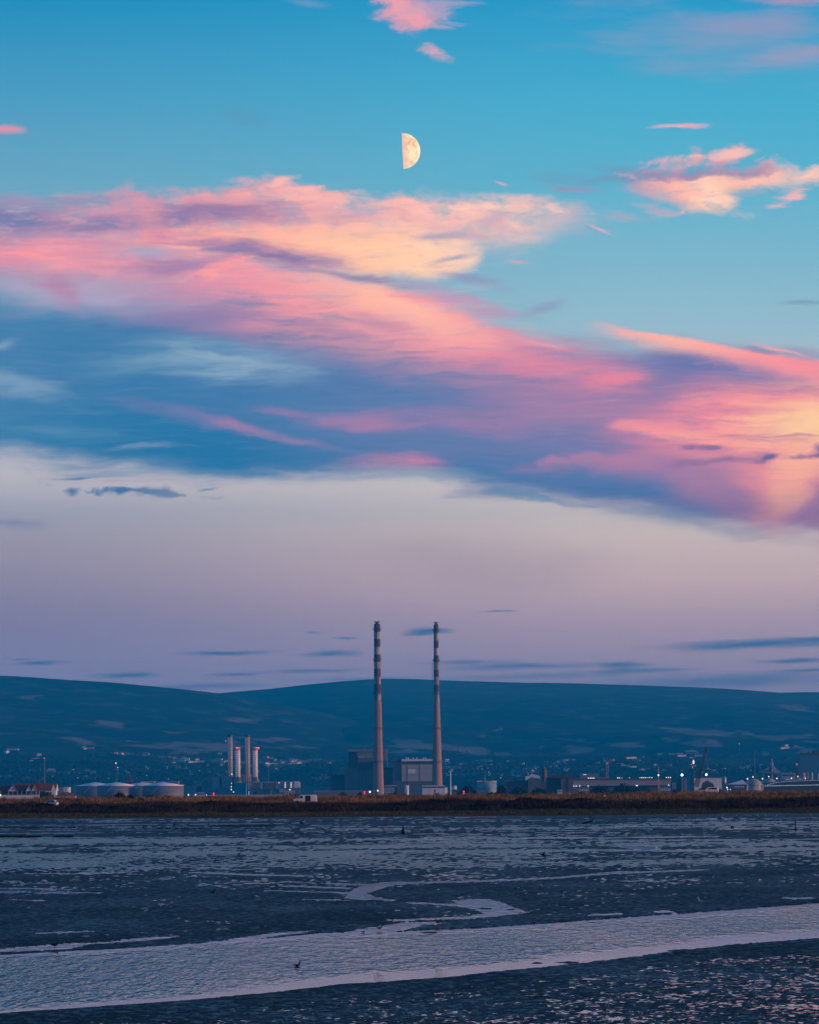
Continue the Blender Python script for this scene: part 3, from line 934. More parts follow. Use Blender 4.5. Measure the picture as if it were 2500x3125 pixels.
# ------------------------------------------------------------------ the grassy bank beyond the mud
def bank_h(X, Y):
    w = 1.0 + 0.0 * X
    yy = Y + 24 * fbm(X / 34.0, Y / 50.0, 4, 61)
    z = np.interp(yy, [796, 812, 850, 868, 905, 915, 942, 975, 1020, 1050, 1090, 1140], [-0.4, 0.12, 0.75, 1.05, 2.3, 2.6, 2.75, 3.3, 4.05, 3.6, 2.2, 1.5])
    right = sstep(X, 20, 90)
    z = z + right * np.interp(yy, [780, 870, 910, 1020, 1090], [0, 0.0, 0.15, 0.45, 0])
    z = z + np.interp(Y, [800, 865, 900, 1140], [0.05, 0.16, 0.75, 0.75]) * fbm(X / 22.0, Y / 25.0, 4, 71)
    return z


def bank():
    x = np.linspace(-190, 190, 420)
    y = np.concatenate([np.linspace(800, 1060, 180), np.linspace(1066, 1140, 14)])
    X, Y = np.meshgrid(x, y)
    me = grid_mesh('grass_bank', X, Y, bank_h(X, Y))
    m = Mat('bank_soil')
    m.set(base=m.ramp(m.noise(0.25, 5, 0.65), [(0.3, (0.020, 0.016, 0.010)), (0.7, (0.07, 0.045, 0.025))]), rough=0.95, spec=0.1)
    me.materials.append(m.m)
    tag(link('grass_bank', me), kind='structure')


bank()


def blades(name, n, place, h0, h1, width, cols, seed, per=5, lean=0.35, sel=None):
    """Tufts of bladed plants as one mesh of many thin triangles."""
    rng = np.random.default_rng(seed)
    X, Y = place(rng, n)
    Z = bank_h(X, Y)
    n = len(X)
    hh = rng.uniform(h0, h1, n) * (0.45 + 1.1 * np.clip(fbm(X / 7, Y / 7, 3, seed) + 0.5, 0, 1))
    co, mi = [], []
    tone = np.clip(((fbm(X / 16, Y / 20, 3, seed + 3) + 0.5) * len(cols) + rng.uniform(-0.6, 0.6, n)).astype(int), 0, len(cols) - 1)
    for k in range(per):
        a = rng.uniform(0, 2 * math.pi, n)
        d = rng.uniform(0, width, n)
        bx, by = X + np.cos(a) * d, Y + np.sin(a) * d
        t = rng.uniform(0, 2 * math.pi, n)
        wv = rng.uniform(0.05, 0.13, n) * width * 2.2
        L = hh * rng.uniform(0.6, 1.1, n)
        lx, ly = np.cos(a) * L * lean, np.sin(a) * L * lean
        co.append(np.stack([np.stack([bx - np.cos(t) * wv, by - np.sin(t) * wv, Z - 0.1], -1), np.stack([bx + np.cos(t) * wv, by + np.sin(t) * wv, Z - 0.1], -1),
                            np.stack([bx + lx, by + ly, Z + L], -1)], 1))
        mi.append(tone)
    co = np.concatenate(co).reshape(-1, 3)
    mi = np.concatenate(mi)
    me = poly_mesh(name, co, np.arange(len(co)), np.full(len(mi), 3), cols, mi)
    return tag(link(name, me), kind='stuff')


def leafy(name, c, vary=0.5):
    m = Mat(name)
    m.set(base=m.ramp(m.noise(0.5, 4, 0.7), [(0.3, tuple(v * (1 - vary) for v in c)), (0.7, tuple(v * (1 + vary) for v in c))]), rough=0.85, spec=0.12)
    return m.m


G_GOLD = [leafy('dry_grass_straw', (0.28, 0.18, 0.08)), leafy('dry_grass_rust', (0.17, 0.10, 0.045)), leafy('dry_grass_ochre', (0.22, 0.13, 0.045)), leafy('dry_grass_dull', (0.055, 0.050, 0.028))]
G_DARK = [leafy('scrub_dark', (0.020, 0.020, 0.016)), leafy('scrub_brown', (0.045, 0.030, 0.020)), leafy('scrub_green', (0.026, 0.032, 0.018))]
G_MARSH = [leafy('marsh_green', (0.060, 0.085, 0.024)), leafy('marsh_dull', (0.045, 0.056, 0.024)), leafy('marsh_brown', (0.055, 0.045, 0.022))]


def spread(y0, y1, edge_noise, x1=128.0):
    def f(rng, n):
        Y = rng.uniform(y0, y1, n)
        X = rng.uniform(-1, 1, n) * x1
        keep = (Y + edge_noise * fbm(X / 30, Y / 30, 3, 5) > y0 + edge_noise * 0.2)
        return X[keep], Y[keep]
    return f


blades('dry_grass', 26000, spread(906, 1040, 22), 0.45, 1.0, 0.32, G_GOLD, 3, 6)
blades('scrub', 15000, spread(862, 916, 16), 0.5, 1.25, 0.42, G_DARK, 4, 7, 0.6)
blades('marsh_grass', 15000, spread(810, 868, 6), 0.12, 0.34, 0.4, G_MARSH, 5, 6, 0.5)


def mud_tufts(rng, n):
    P = []
    for x0, x1, y0, y1, k in ((-40, 122, 2550, 2554, 300), (168, 222, 2550, 2553, 80), (-40, 330, 2524, 2527, 220), (640, 840, 2517, 2521, 160), (440, 620, 2526, 2530, 120), (0, 240, 2509, 2512, 140)):
        for _ in range(k):
            v = on_ground(rng.uniform(x0, x1), rng.uniform(y0, y1), 0.08)
            P.append((v.x, v.y))
    P = np.array(P)
    return P[:, 0], P[:, 1]


_bh = bank_h
bank_h = lambda X, Y: 0.03 + 0 * X
blades('saltmarsh_plants', 0, mud_tufts, 0.05, 0.13, 0.30, [leafy('samphire_red', (0.060, 0.040, 0.022)), leafy('samphire_green', (0.030, 0.034, 0.018))], 6, 7, 0.6)
bank_h = _bh

# ------------------------------------------------------------------ port ground, plain and mountains
RIDGE_L = [(-2600, 1960), (-1200, 2010), (0, 2062), (180, 2068), (350, 2088), (520, 2094), (600, 2105), (680, 2115), (820, 2140), (1000, 2180), (1300, 2245), (1700, 2300), (2600, 2370)]
RIDGE_R = [(-2600, 2240), (0, 2200), (500, 2130), (600, 2119), (680, 2114), (800, 2106), (950, 2090), (1050, 2073), (1150, 2068), (1250, 2069), (1330, 2074), (1480, 2084), (1650, 2081), (1800, 2086),
           (1930, 2093), (2140, 2095), (2230, 2102), (2340, 2110), (2500, 2124), (3200, 2175), (5000, 2280)]
RIDGE_F = [(-2600, 2230), (1900, 2150), (2200, 2124), (2350, 2112), (2500, 2111), (2800, 2118), (5000, 2240)]


def ridge_z(pts, X, Yr):
    xs = np.array([at(p[0], p[1], Yr).x for p in pts])
    zs = np.array([at(p[0], p[1], Yr).z for p in pts])
    k = np.interp(X, xs, zs)
    for d in (60, 140):
        k = (k + np.interp(X - d, xs, zs) + np.interp(X + d, xs, zs)) / 3
    return k


def hill_z(X, Y, pts, Yr, Y0, pw):
    t = np.clip((Y - Y0) / (Yr - Y0), 0, 1.3)
    zr = ridge_z(pts, X, Yr)
    up = np.where(t <= 1, t ** pw, 1 - (t - 1) * 1.2)
    n = fbm(X / 900.0, Y / 900.0, 4, 81)
    return 2.0 + (zr - 2.0) * up + n * 34 * np.sin(np.clip(t, 0, 1) * math.pi) ** 1.0 * np.clip(zr / 300, 0.2, 1)


def land_z(X, Y):
    return np.maximum(hill_z(X, Y, RIDGE_L, 11500.0, 6200.0, 1.9), hill_z(X, Y, RIDGE_R, 13500.0, 6200.0, 1.75))


# pale fields on the slopes: (left, right, top, bottom, lean) of each patch as it is seen
FIELDS = [(466, 800, 2270, 2283, 3), (560, 680, 2272, 2287, 3), (376, 560, 2275, 2284, -2), (500, 620, 2284, 2302, 2), (352, 460, 2298, 2304, 0), (470, 560, 2308, 2313, 0), (540, 690, 2318, 2326, 0), (610, 700, 2290, 2298, 2),
          (705, 752, 2252, 2265, 0), (785, 860, 2249, 2262, 4), (780, 800, 2258, 2266, 0), (655, 680, 2265, 2273, 0), (290, 380, 2201, 2219, 3), (490, 560, 2231, 2240, 2), (170, 290, 2249, 2262, 12), (390, 420, 2260, 2264, 0),
          (1090, 1185, 2271, 2280, -3), (1180, 1330, 2262, 2275, 6), (1190, 1390, 2272, 2290, 6), (1330, 1545, 2282, 2304, 18), (1180, 1300, 2291, 2299, -3), (900, 930, 2272, 2280, 0), (850, 1000, 2277, 2283, 3),
          (1705, 1800, 2280, 2297, -4), (1716, 1760, 2273, 2282, 0), (1680, 1770, 2251, 2258, 3), (1770, 1830, 2255, 2262, 4), (1850, 1960, 2270, 2276, 2), (1645, 1663, 2253, 2261, 0), (1640, 1655, 2270, 2282, 0),
          (2020, 2240, 2221, 2238, 6), (2100, 2260, 2232, 2248, 4), (2250, 2330, 2232, 2245, 6), (2310, 2400, 2246, 2256, 3), (2380, 2500, 2244, 2252, 3), (2030, 2075, 2256, 2264, 2), (2080, 2235, 2264, 2279, 4),
          (2150, 2200, 2260, 2272, 0), (2340, 2370, 2292, 2303, 4), (2425, 2520, 2290, 2302, 4), (2460, 2520, 2264, 2268, 0), (1500, 1530, 2222, 2232, -6), (1460, 1480, 2250, 2256, 0), (60, 140, 2120, 2135, 0),
          (670, 800, 2190, 2206, 2), (2370, 2480, 2150, 2170, 4), (930, 1010, 2315, 2322, 0), (720, 880, 2322, 2330, 0)]


def hillside(lo, hi):
    m = Mat('hillside')
    geo = m.n('ShaderNodeNewGeometry').outputs['Position']
    sz = m.n('ShaderNodeSeparateXYZ')
    m.t.links.new(geo, sz.inputs[0])
    n1 = m.noise(1.0, 5, 0.6, (0.0016, 0.0011, 0.002), geo)
    n2 = m.noise(1.0, 5, 0.65, (0.012, 0.008, 0.01), geo)
    up = m.mapr(m.math('MULTIPLY_ADD', n1, 160.0, sz.outputs[2]), lo, hi)
    n3 = m.noise(1.0, 4, 0.7, (0.030, 0.014, 0.02), geo)
    wood = m.ramp(m.math('MULTIPLY_ADD', n3, 0.5, m.math('MULTIPLY', n2, 0.5)), [(0.34, (0.005, 0.010, 0.008)), (0.50, (0.013, 0.023, 0.016)), (0.66, (0.030, 0.042, 0.027))])
    heath = m.ramp(n2, [(0.3, (0.045, 0.060, 0.030)), (0.7, (0.075, 0.085, 0.045))])
    fld = m.ramp(n2, [(0.3, (0.17, 0.13, 0.09)), (0.7, (0.34, 0.24, 0.165))])
    base = m.mix(up, wood, heath)
    base = m.mix(m.mapr(m.math('MULTIPLY_ADD', n2, 1.5, m.attr('field')), 0.80, 1.65), base, fld)
    m.set(base=base, rough=0.95, spec=0.1)
    return m.m


def mountains():
    wooded, heathy = hillside(1500.0, 1600.0), hillside(365.0, 430.0)
    for name, pts, Yr, Y0, pw in (('mountain', RIDGE_L, 11500.0, 6200.0, 1.9), ('mountain', RIDGE_R, 13500.0, 6200.0, 1.75), ('mountain', RIDGE_F, 15500.0, 11000.0, 1.5)):
        y = np.concatenate([np.linspace(Y0, Yr, 230), np.linspace(Yr + 40, Yr + 1500, 16)])
        t = np.concatenate([np.linspace(-0.30, -0.125, 30), np.linspace(-0.12, 0.12, 620), np.linspace(0.125, 0.30, 30)])
        Y = y[:, None] + 0 * t[None, :]
        X = t[None, :] * Y
        Z = hill_z(X, Y, pts, Yr, Y0, pw)
        me = grid_mesh('mountain', X, Y, Z)
        px, py = to_px(X, Y, Z)
        fv = np.zeros_like(X)
        jx, jy = 60 * fbm(X / 220, Y / 300, 4, 93), 13 * fbm(X / 150, Y / 260, 4, 95)
        rag = fbm(X / 70, Y / 150, 4, 97)
        for a, b, c, d, k in FIELDS:
            u = (px + jx - (a + b) / 2) / ((b - a) / 2)
            yy = py + jy - k * u
            v = (yy - (c + d) / 2) / ((d - c) / 2 + 0.6)
            fv = np.maximum(fv, np.clip(1.9 - 1.6 * np.hypot(u, v) + 1.1 * rag, 0, 1))
        attr(me, 'field', fv)
        me.materials.append(wooded if pts is RIDGE_L else heathy)
        tag(link('mountain', me), kind='structure')
    # flat port land between the bank and the foot of the hills
    g = Mat('port_soil')
    g.set(base=g.ramp(g.noise(0.006, 5, 0.6), [(0.3, (0.018, 0.026, 0.026)), (0.7, (0.035, 0.042, 0.040))]), rough=0.95, spec=0.15)
    me = poly_mesh('plain', [(-3500, 1100, 1.0), (3500, 1100, 1.0), (6500, 7200, 3.0), (-6500, 7200, 3.0)], [0, 1, 2, 3], [4], [g.m])
    tag(link('plain', me), kind='structure')


mountains()


def slope_hit(px, py, y0=5200.0, y1=13400.0):
    """Where the line of sight through a point of the picture meets the land."""
    u, w = unroll(px, py)
    Y = np.linspace(y0, y1, 900)
    X, Z = u * Y / F, HC + w * Y / F
    L = np.maximum(land_z(X, Y), 2.5)
    k = np.argmax(L >= Z)
    if L[k] < Z[k]:
        k = len(Y) - 1
    return Vector((X[k], Y[k], L[k]))

# ------------------------------------------------------------------ building kit
class MB:
    """Collects simple solids; build() links them as one mesh object."""

    def __init__(self):
        self.co, self.f, self.mi, self.mats = [], [], [], []
        self.cur = 0

    def mat(self, m):
        if m not in self.mats:
            self.mats.append(m)
        self.cur = self.mats.index(m)
        return self

    def add(self, co, faces):
        k = len(self.co)
        self.co += [tuple(c) for c in co]
        for f in faces:
            self.f.append([i + k for i in f])
            self.mi.append(self.cur)
        return self

    def box(self, x0, x1, y0, y1, z0, z1):
        co = [(x, y, z) for z in (z0, z1) for y in (y0, y1) for x in (x0, x1)]
        return self.add(co, [(0, 2, 3, 1), (4, 5, 7, 6), (0, 1, 5, 4), (2, 6, 7, 3), (0, 4, 6, 2), (1, 3, 7, 5)])

    def slab(self, pts, y0, y1):
        """Extrude an outline in the x-z plane from y0 to y1 (outline counter-clockwise seen from the front)."""
        n = len(pts)
        co = [(x, y0, z) for x, z in pts] + [(x, y1, z) for x, z in pts]
        fs = [tuple(range(n)), tuple(reversed(range(n, 2 * n)))]
        fs += [(i, i + n, (i + 1) % n + n, (i + 1) % n) for i in range(n)]
        return self.add(co, fs)

    def lathe(self, prof, n=20, c=(0, 0, 0), cap=True):
        co, fs = [], []
        for r, z in prof:
            for i in range(n):
                a = 2 * math.pi * i / n
                co.append((c[0] + r * math.cos(a), c[1] + r * math.sin(a), c[2] + z))
        for k in range(len(prof) - 1):
            for i in range(n):
                j = (i + 1) % n
                fs.append((k * n + i, k * n + j, (k + 1) * n + j, (k + 1) * n + i))
        if cap:
            fs.append(tuple(reversed(range(n))))
            fs.append(tuple(range((len(prof) - 1) * n, len(prof) * n)))
        return self.add(co, fs)

    def tube(self, a, b, r0, r1=None, n=6):
        a, b = Vector(a), Vector(b)
        r1 = r0 if r1 is None else r1
        q = (b - a).to_track_quat('Z', 'Y')
        co = []
        for p, r in ((a, r0), (b, r1)):
            for i in range(n):
                t = 2 * math.pi * i / n
                co.append(p + q @ Vector((r * math.cos(t), r * math.sin(t), 0)))
        fs = [(i, (i + 1) % n, (i + 1) % n + n, i + n) for i in range(n)] + [tuple(reversed(range(n))), tuple(range(n, 2 * n))]
        return self.add(co, fs)

    def ball(self, c, rx, ry=None, rz=None, n=10, m=7):
        ry = rx if ry is None else ry
        rz = rx if rz is None else rz
        co, fs = [], []
        for k in range(m + 1):
            p = math.pi * k / m - math.pi / 2
            for i in range(n):
                a = 2 * math.pi * i / n
                co.append((c[0] + rx * math.cos(p) * math.cos(a), c[1] + ry * math.cos(p) * math.sin(a), c[2] + rz * math.sin(p)))
        for k in range(m):
            for i in range(n):
                j = (i + 1) % n
                fs.append((k * n + i, k * n + j, (k + 1) * n + j, (k + 1) * n + i))
        return self.add(co, fs)

    def loft(self, rings):
        n = len(rings[0])
        co = [p for r in rings for p in r]
        fs = [tuple(reversed(range(n))), tuple(range((len(rings) - 1) * n, len(rings) * n))]
        for k in range(len(rings) - 1):
            for i in range(n):
                j = (i + 1) % n
                fs.append((k * n + i, k * n + j, (k + 1) * n + j, (k + 1) * n + i))
        return self.add(co, fs)

    def mesh(self, name, smooth_=False):
        flat = [i for f in self.f for i in f]
        return poly_mesh(name, self.co, flat, [len(f) for f in self.f], self.mats, self.mi) if not smooth_ else self._sm(name)

    def _sm(self, name):
        me = poly_mesh(name, self.co, [i for f in self.f for i in f], [len(f) for f in self.f], self.mats, self.mi)
        me.polygons.foreach_set('use_smooth', [True] * len(me.polygons))
        return me

    def build(self, name, parent=None, loc=None, smooth_=False):
        return link(name, self.mesh(name, smooth_), parent, loc)


def empty(name, loc, label, cat, group=None, rz=0.0):
    o = bpy.data.objects.new(name, None)
    COL.objects.link(o)
    o.location = loc
    o.rotation_euler = (0, 0, rz)
    return tag(o, label, cat, group)


def kids(o):
    return [c for c in COL.objects if c.parent == o]


def copy_tree(o, parent=None):
    c = o.copy()
    COL.objects.link(c)
    if parent is not None:
        c.parent = parent
    for ch in kids(o):
        copy_tree(ch, c)
    return c


# materials: base colours as they would be in plain daylight
CONC = weathered('concrete', (0.40, 0.29, 0.23), 0.22, 0.06, 0.85)
GREYC = weathered('grey_cladding', (0.16, 0.17, 0.18), 0.18, 0.05, 0.8)
DARKC = weathered('dark_cladding', (0.085, 0.095, 0.10), 0.2, 0.05, 0.85)
PALE = weathered('pale_cladding', (0.36, 0.355, 0.36), 0.12, 0.06, 0.7)
WHITE = weathered('white_paint', (0.70, 0.69, 0.68), 0.10, 0.2, 0.55)
BLUEC = weathered('blue_cladding', (0.10, 0.24, 0.33), 0.14, 0.06, 0.7)
BLUEP = weathered('pale_blue_cladding', (0.20, 0.33, 0.40), 0.12, 0.06, 0.7)
STEEL = weathered('galvanised_steel', (0.42, 0.42, 0.43), 0.15, 0.3, 0.45, 0.35)
BRIGHT = weathered('bright_aluminium', (0.80, 0.78, 0.77), 0.08, 0.3, 0.5)
DSTEEL = weathered('dark_steel', (0.05, 0.055, 0.06), 0.2, 0.3, 0.6)
BRICK = weathered('old_brick', (0.15, 0.075, 0.055), 0.25, 0.25, 0.9)
DBRICK = weathered('dark_brick', (0.075, 0.055, 0.055), 0.25, 0.15, 0.9)
ROOFR = weathered('red_roof_tiles', (0.20, 0.055, 0.04), 0.25, 0.8, 0.85)
ROOFB = weathered('bright_red_tiles', (0.42, 0.075, 0.06), 0.2, 0.8, 0.85)
ROOFD = weathered('slate_roof', (0.06, 0.06, 0.065), 0.2, 0.4, 0.8)
REDP = weathered('red_paint', (0.50, 0.025, 0.025), 0.12, 2.0, 0.5)
GLASS = weathered('dark_glass', (0.015, 0.02, 0.025), 0.2, 1.0, 0.12, spec=0.6)
RUBBER = weathered('black_rubber', (0.012, 0.012, 0.013), 0.2, 2.0, 0.8)
WOODD = weathered('wet_timber', (0.030, 0.026, 0.022), 0.3, 1.5, 0.85)
TANKW = weathered('tank_roof_paint', (0.88, 0.88, 0.90), 0.08, 0.05, 0.6)
TANKS = weathered('tank_shell_paint', (0.15, 0.16, 0.18), 0.16, 0.10, 0.6, stretch=(0.2, 0.2, 1.6))
ORANGE = weathered('crane_orange', (0.45, 0.13, 0.03), 0.15, 0.5, 0.6)
LAMPW = glow('lamp_white', (1.0, 0.86, 0.66), 1.7)
LAMPC = glow('lamp_cool', (0.80, 0.92, 1.0), 1.2)
LAMPD = glow('lamp_dim', (1.0, 0.80, 0.58), 1.0)
LAMPR = glow('lamp_red', (1.0, 0.03, 0.05), 2.0)
LAMPB = glow('lamp_flood', (0.95, 0.95, 1.0), 4.0)


def quad_px(px0, px1, py0, py1, Y):
    """World x and z limits, at distance Y, of a rectangle seen in the picture."""
    c = [at(px0, py0, Y), at(px1, py0, Y), at(px0, py1, Y), at(px1, py1, Y)]
    za, zb = (c[2].z + c[3].z) / 2, (c[0].z + c[1].z) / 2
    return (c[0].x + c[2].x) / 2, (c[1].x + c[3].x) / 2, min(za, zb), max(za, zb)


def PXM(Y):
    return Y / F


class Thing:
    """A thing standing at distance Y whose parts are given by where they are seen; the root is at its base."""

    def __init__(self, name, px, Y, label, cat, group=None, z0=None):
        g = at(px, 2410, Y)
        self.z0 = z0 if z0 is not None else (1.2 if Y < 7000 else 3)
        self.Y = Y
        self.o = empty(name, (g.x, Y, self.z0), label, cat, group)
        self.x0 = g.x

    def q(self, px0, px1, py0, py1, dY=0.0):
        x0, x1, z0, z1 = quad_px(px0, px1, py0, py1, self.Y)
        return x0 - self.x0, x1 - self.x0, z0 - self.z0, z1 - self.z0

    def box(self, name, px0, px1, py0, py1, m, d0=0.0, d1=20.0, ground=False, parent=None):
        x0, x1, z0, z1 = self.q(px0, px1, py0, py1)
        return MB().mat(m).box(x0, x1, d0, d1, 0.0 if ground else z0, z1).build(name, parent or self.o)

    def pt(self, px, py, d=0.0):
        v = at(px, py, self.Y)
        return (v.x - self.x0, d, v.z - self.z0)

    def part(self, name, mb, parent=None, smooth_=False):
        return mb.build(name, parent or self.o, smooth_=smooth_)


# ------------------------------------------------------------------ the two tall striped chimneys
def chimney_mat(name, stops, top, seed):
    m = Mat(name)
    s = m.n('ShaderNodeSeparateXYZ')
    m.t.links.new(m.co, s.inputs[0])
    rag = m.noise(0.10, 4, 0.7, (1, 1, 0.10))
    zz = m.math('DIVIDE', m.math('MULTIPLY_ADD', m.math('SUBTRACT', rag, 0.5), 2.2, s.outputs[2]), top)
    col = m.ramp(zz, stops, 'CONSTANT')
    streak = m.noise(0.55 + seed, 5, 0.75, (1, 1, 0.05))
    blot = m.noise(0.09, 4, 0.65, (1, 1, 0.4))
    white = m.math('GREATER_THAN', zz, stops[1][0])
    rust = m.mapr(m.math('MULTIPLY_ADD', blot, 0.35, streak), 0.59, 0.73)
    col = m.mix(m.math('MULTIPLY', m.math('MULTIPLY', rust, white), 0.85), col, (0.11, 0.05, 0.042))
    col = m.mix(m.math('MULTIPLY', m.mapr(streak, 0.45, 0.7), m.mapr(blot, 0.3, 0.7, 0.1, 0.55)), col, (0.12, 0.085, 0.07))
    low = m.mapr(s.outputs[2], 0.0, 60.0, 1.0, 0.0)
    col = m.mix(m.math('MULTIPLY', low, 0.22), col, (0.42, 0.27, 0.19))
    m.set(base=col, rough=0.85, spec=0.2)
    return m.m


def tall_chimney(name, cx, py_base, py_top, w_base, w_mid, w_top, bands, rings, label, Y, seed, ladder=None):
    zb = 1.2
    b = at(cx, 2400, Y)
    root = empty(name, (b.x, Y, zb), label, 'chimney', 'striped power station chimneys')
    zt = at(cx, py_top, Y).z - zb
    z_of = lambda py: at(cx, py, Y).z - zb
    k = PXM(Y) / 2
    white, red, conc = (0.52, 0.48, 0.46), (0.075, 0.024, 0.024), (0.36, 0.205, 0.15)
    st = [(0.0, conc)]
    for py, c in bands:
        st.append((z_of(py) / zt, white if c == 'w' else red))
    m = chimney_mat('chimney_paint', st, zt, seed)
    zs = np.linspace(0, 1, 40)
    prof = []
    for t in zs:
        z = t * zt
        r = np.interp(t, [0, 0.17, 0.42, 0.62, 1.0], [w_base, w_base * 0.90, w_mid, w_top * 1.14, w_top]) * k
        prof.append((r, z))
    MB().mat(m).lathe(prof, 40).build('shaft', root, smooth_=True)
    R_at = lambda z: np.interp(z / zt, [0, 0.17, 0.42, 0.62, 1.0], [w_base, w_base * 0.90, w_mid, w_top * 1.14, w_top]) * k
    for py in rings:
        z = z_of(py)
        r = R_at(z)
        g = MB().mat(DSTEEL).lathe([(r + 0.05, -0.35), (r + 1.5, -0.35), (r + 1.5, 0.05), (r + 0.05, 0.05)], 28, cap=False)
        for i in range(20):
            a = 2 * math.pi * i / 20
            g.tube(((r + 1.4) * math.cos(a), (r + 1.4) * math.sin(a), 0), ((r + 1.4) * math.cos(a), (r + 1.4) * math.sin(a), 1.25), 0.07, n=4)
            g.tube(((r + 0.1) * math.cos(a), (r + 0.1) * math.sin(a), -1.6), ((r + 1.4) * math.cos(a), (r + 1.4) * math.sin(a), -0.3), 0.1, n=4)
        for hz in (0.65, 1.25):
            g.lathe([(r + 1.32, hz - 0.06), (r + 1.48, hz - 0.06), (r + 1.48, hz + 0.06), (r + 1.32, hz + 0.06)], 28, cap=False)
        g.build('walkway', root, (0, 0, z))
    rt = R_at(zt)
    MB().mat(RUST).lathe([(rt * 0.55, zt), (rt * 0.55, zt + 2.2), (rt * 0.5, zt + 2.2)], 24).build('flue', root)
    MB().mat(RUST).lathe([(rt * 0.9, zt + 2.2), (rt * 1.12, zt + 2.25), (rt * 1.12, zt + 2.9), (rt * 0.7, zt + 3.1)], 28).build('cap', root)
    ld = MB().mat(DSTEEL)
    z0, z1 = (z_of(ladder[1]), z_of(ladder[0])) if ladder else (zt * 0.05, zt * 0.55)
    a = R(200) if ladder else R(-60)
    off = 2.2 if ladder else 0.35
    for s in (-0.3, 0.3):
        p = lambda z: (math.cos(a) * (R_at(z) + off) - s * math.sin(a), math.sin(a) * (R_at(z) + off) + s * math.cos(a), z)
        ld.tube(p(z0), p(z1), 0.1, n=4)
    for i in range(int((z1 - z0) / 2.5)):
        z = z0 + i * 2.5
        ld.tube((math.cos(a) * R_at(z), math.sin(a) * R_at(z), z), (math.cos(a) * (R_at(z) + off), math.sin(a) * (R_at(z) + off), z), 0.07, n=4)
    ld.build('ladder', root)
    return root


RUST = weathered('rusted_steel', (0.075, 0.045, 0.04), 0.3, 0.3, 0.85)
tall_chimney('chimney', 1154.5, 2405, 1904, 35, 25.5, 19.0, [(2139, 'w'), (2116, 'r'), (2090, 'w'), (2067, 'r'), (2043, 'w'), (2021, 'r'), (1998, 'w'), (1974, 'r'), (1952, 'w'), (1930, 'r')],
             (1920, 2013, 2117, 2224, 2325), 'striped chimney beside the dark stepped hall, left one of the tall pair', 4900.0, 0.0)
tall_chimney('chimney', 1334.5, 2405, 1906, 33, 23.0, 14.6, [(2140, 'w'), (2114, 'r'), (2092, 'w'), (2068, 'r'), (2045, 'w'), (2023, 'r'), (2001, 'w'), (1978, 'r'), (1955, 'w'), (1932, 'r')],
             (1923, 2015, 2117, 2223, 2325), 'striped chimney with a thin side ladder, rising behind the low white building', 4860.0, 0.08, (2020, 2071))


# ------------------------------------------------------------------ the old power station
def old_station():
    t = Thing('power_station', 1100, 5000.0, 'dark grey stepped power station hall behind the left striped chimney', 'power station')
    t.box('wall', 1091, 1181, 2289, 2412, GREYC, 0, 70, True)
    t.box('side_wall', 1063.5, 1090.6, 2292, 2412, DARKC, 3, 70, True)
    t.box('parapet', 1062, 1182, 2287, 2294, GREYC, -2, 72)
    t.box('annex', 1053, 1203, 2345, 2412, GREYC, -30, -2.3, True)
    t.box('annex_parapet', 1094, 1204, 2343.5, 2349, DARKC, -32, -2.2)
    t.box('low_annex', 1010, 1052.6, 2368, 2412, DARKC, -20, 40, True)
    t.box('low_parapet', 1009, 1054, 2365.5, 2371, DSTEEL, -22, 42)
    x0, x1, z0, z1 = t.q(1094, 1137, 2312, 2344)
    MB().mat(DARKC).box(x0, x1, -0.4, -0.02, z0, z1).build('recess_panel', t.o)
    for a, b in ((1094, 1114), (1118.5, 1125.5)):
        t.box('louvre', a, b, 2309, 2312.5, PALE, -1.2, -0.03)
    mb = MB().mat(DARKC)
    for i in range(11):
        x0, x1, z0, z1 = t.q(1098 + i * 9.4, 1099.2 + i * 9.4, 2351, 2408)
        mb.box(x0, x1, -30.7, -30.02, z0, z1)
    mb.build('pilasters', t.o)
    x0, x1, z0, z1 = t.q(1105, 1112, 2283.5, 2287)
    MB().mat(DSTEEL).lathe([(1.6, 0), (1.6, 1.6), (1.1, 2.2)], 12, ((x0 + x1) / 2, 20, z0)).build('roof_vent', t.o)
    MB().mat(DSTEEL).lathe([(1.3, 0), (1.3, 1.6), (0.9, 2.0)], 12, (t.pt(1132, 2287)[0], 20, t.pt(1132, 2287)[2])).build('roof_vent', t.o)


def turbine_hall():
    t = Thing('turbine_hall', 1265, 4950.0, 'pale block hall with a dark band under its roof edge, between the striped chimneys', 'industrial hall')
    t.box('wall', 1226, 1321, 2333, 2384, PALE, 0, 60)
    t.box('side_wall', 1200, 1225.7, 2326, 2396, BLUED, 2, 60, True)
    t.box('dark_band', 1200, 1321, 2323.5, 2332.8, DSTEEL, 1, 59)
    t.box('roof_edge', 1226, 1323, 2316.5, 2323.2, WHITE, -2, 62)
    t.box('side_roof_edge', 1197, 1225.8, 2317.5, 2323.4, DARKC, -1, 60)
    t.box('plinth', 1197, 1341, 2384.2, 2412, DARKC, -6, 58, True)
    mb = MB().mat(GREYC)
    for px in (1243, 1281):
        x0, x1, z0, z1 = t.q(px, px + 0.9, 2334, 2383)
        mb.box(x0, x1, -0.25, -0.02, z0, z1)
    for py in (2345, 2364):
        x0, x1, z0, z1 = t.q(1227, 1320, py, py + 0.7)
        mb.box(x0, x1, -0.18, -0.02, z0, z1)
    mb.build('panel_joints', t.o)
    t.box('pale_panel', 1245, 1268, 2347, 2360, WHITE, -0.35, -0.03)
    for px in (1241, 1246, 1261, 1272, 1293, 1299):
        p = t.pt(px, 2316.5, 20)
        MB().mat(WHITE).lathe([(0.5, 0), (0.5, 1.5), (0.8, 1.6), (0.8, 2.1)], 8, p).build('roof_vent', t.o)


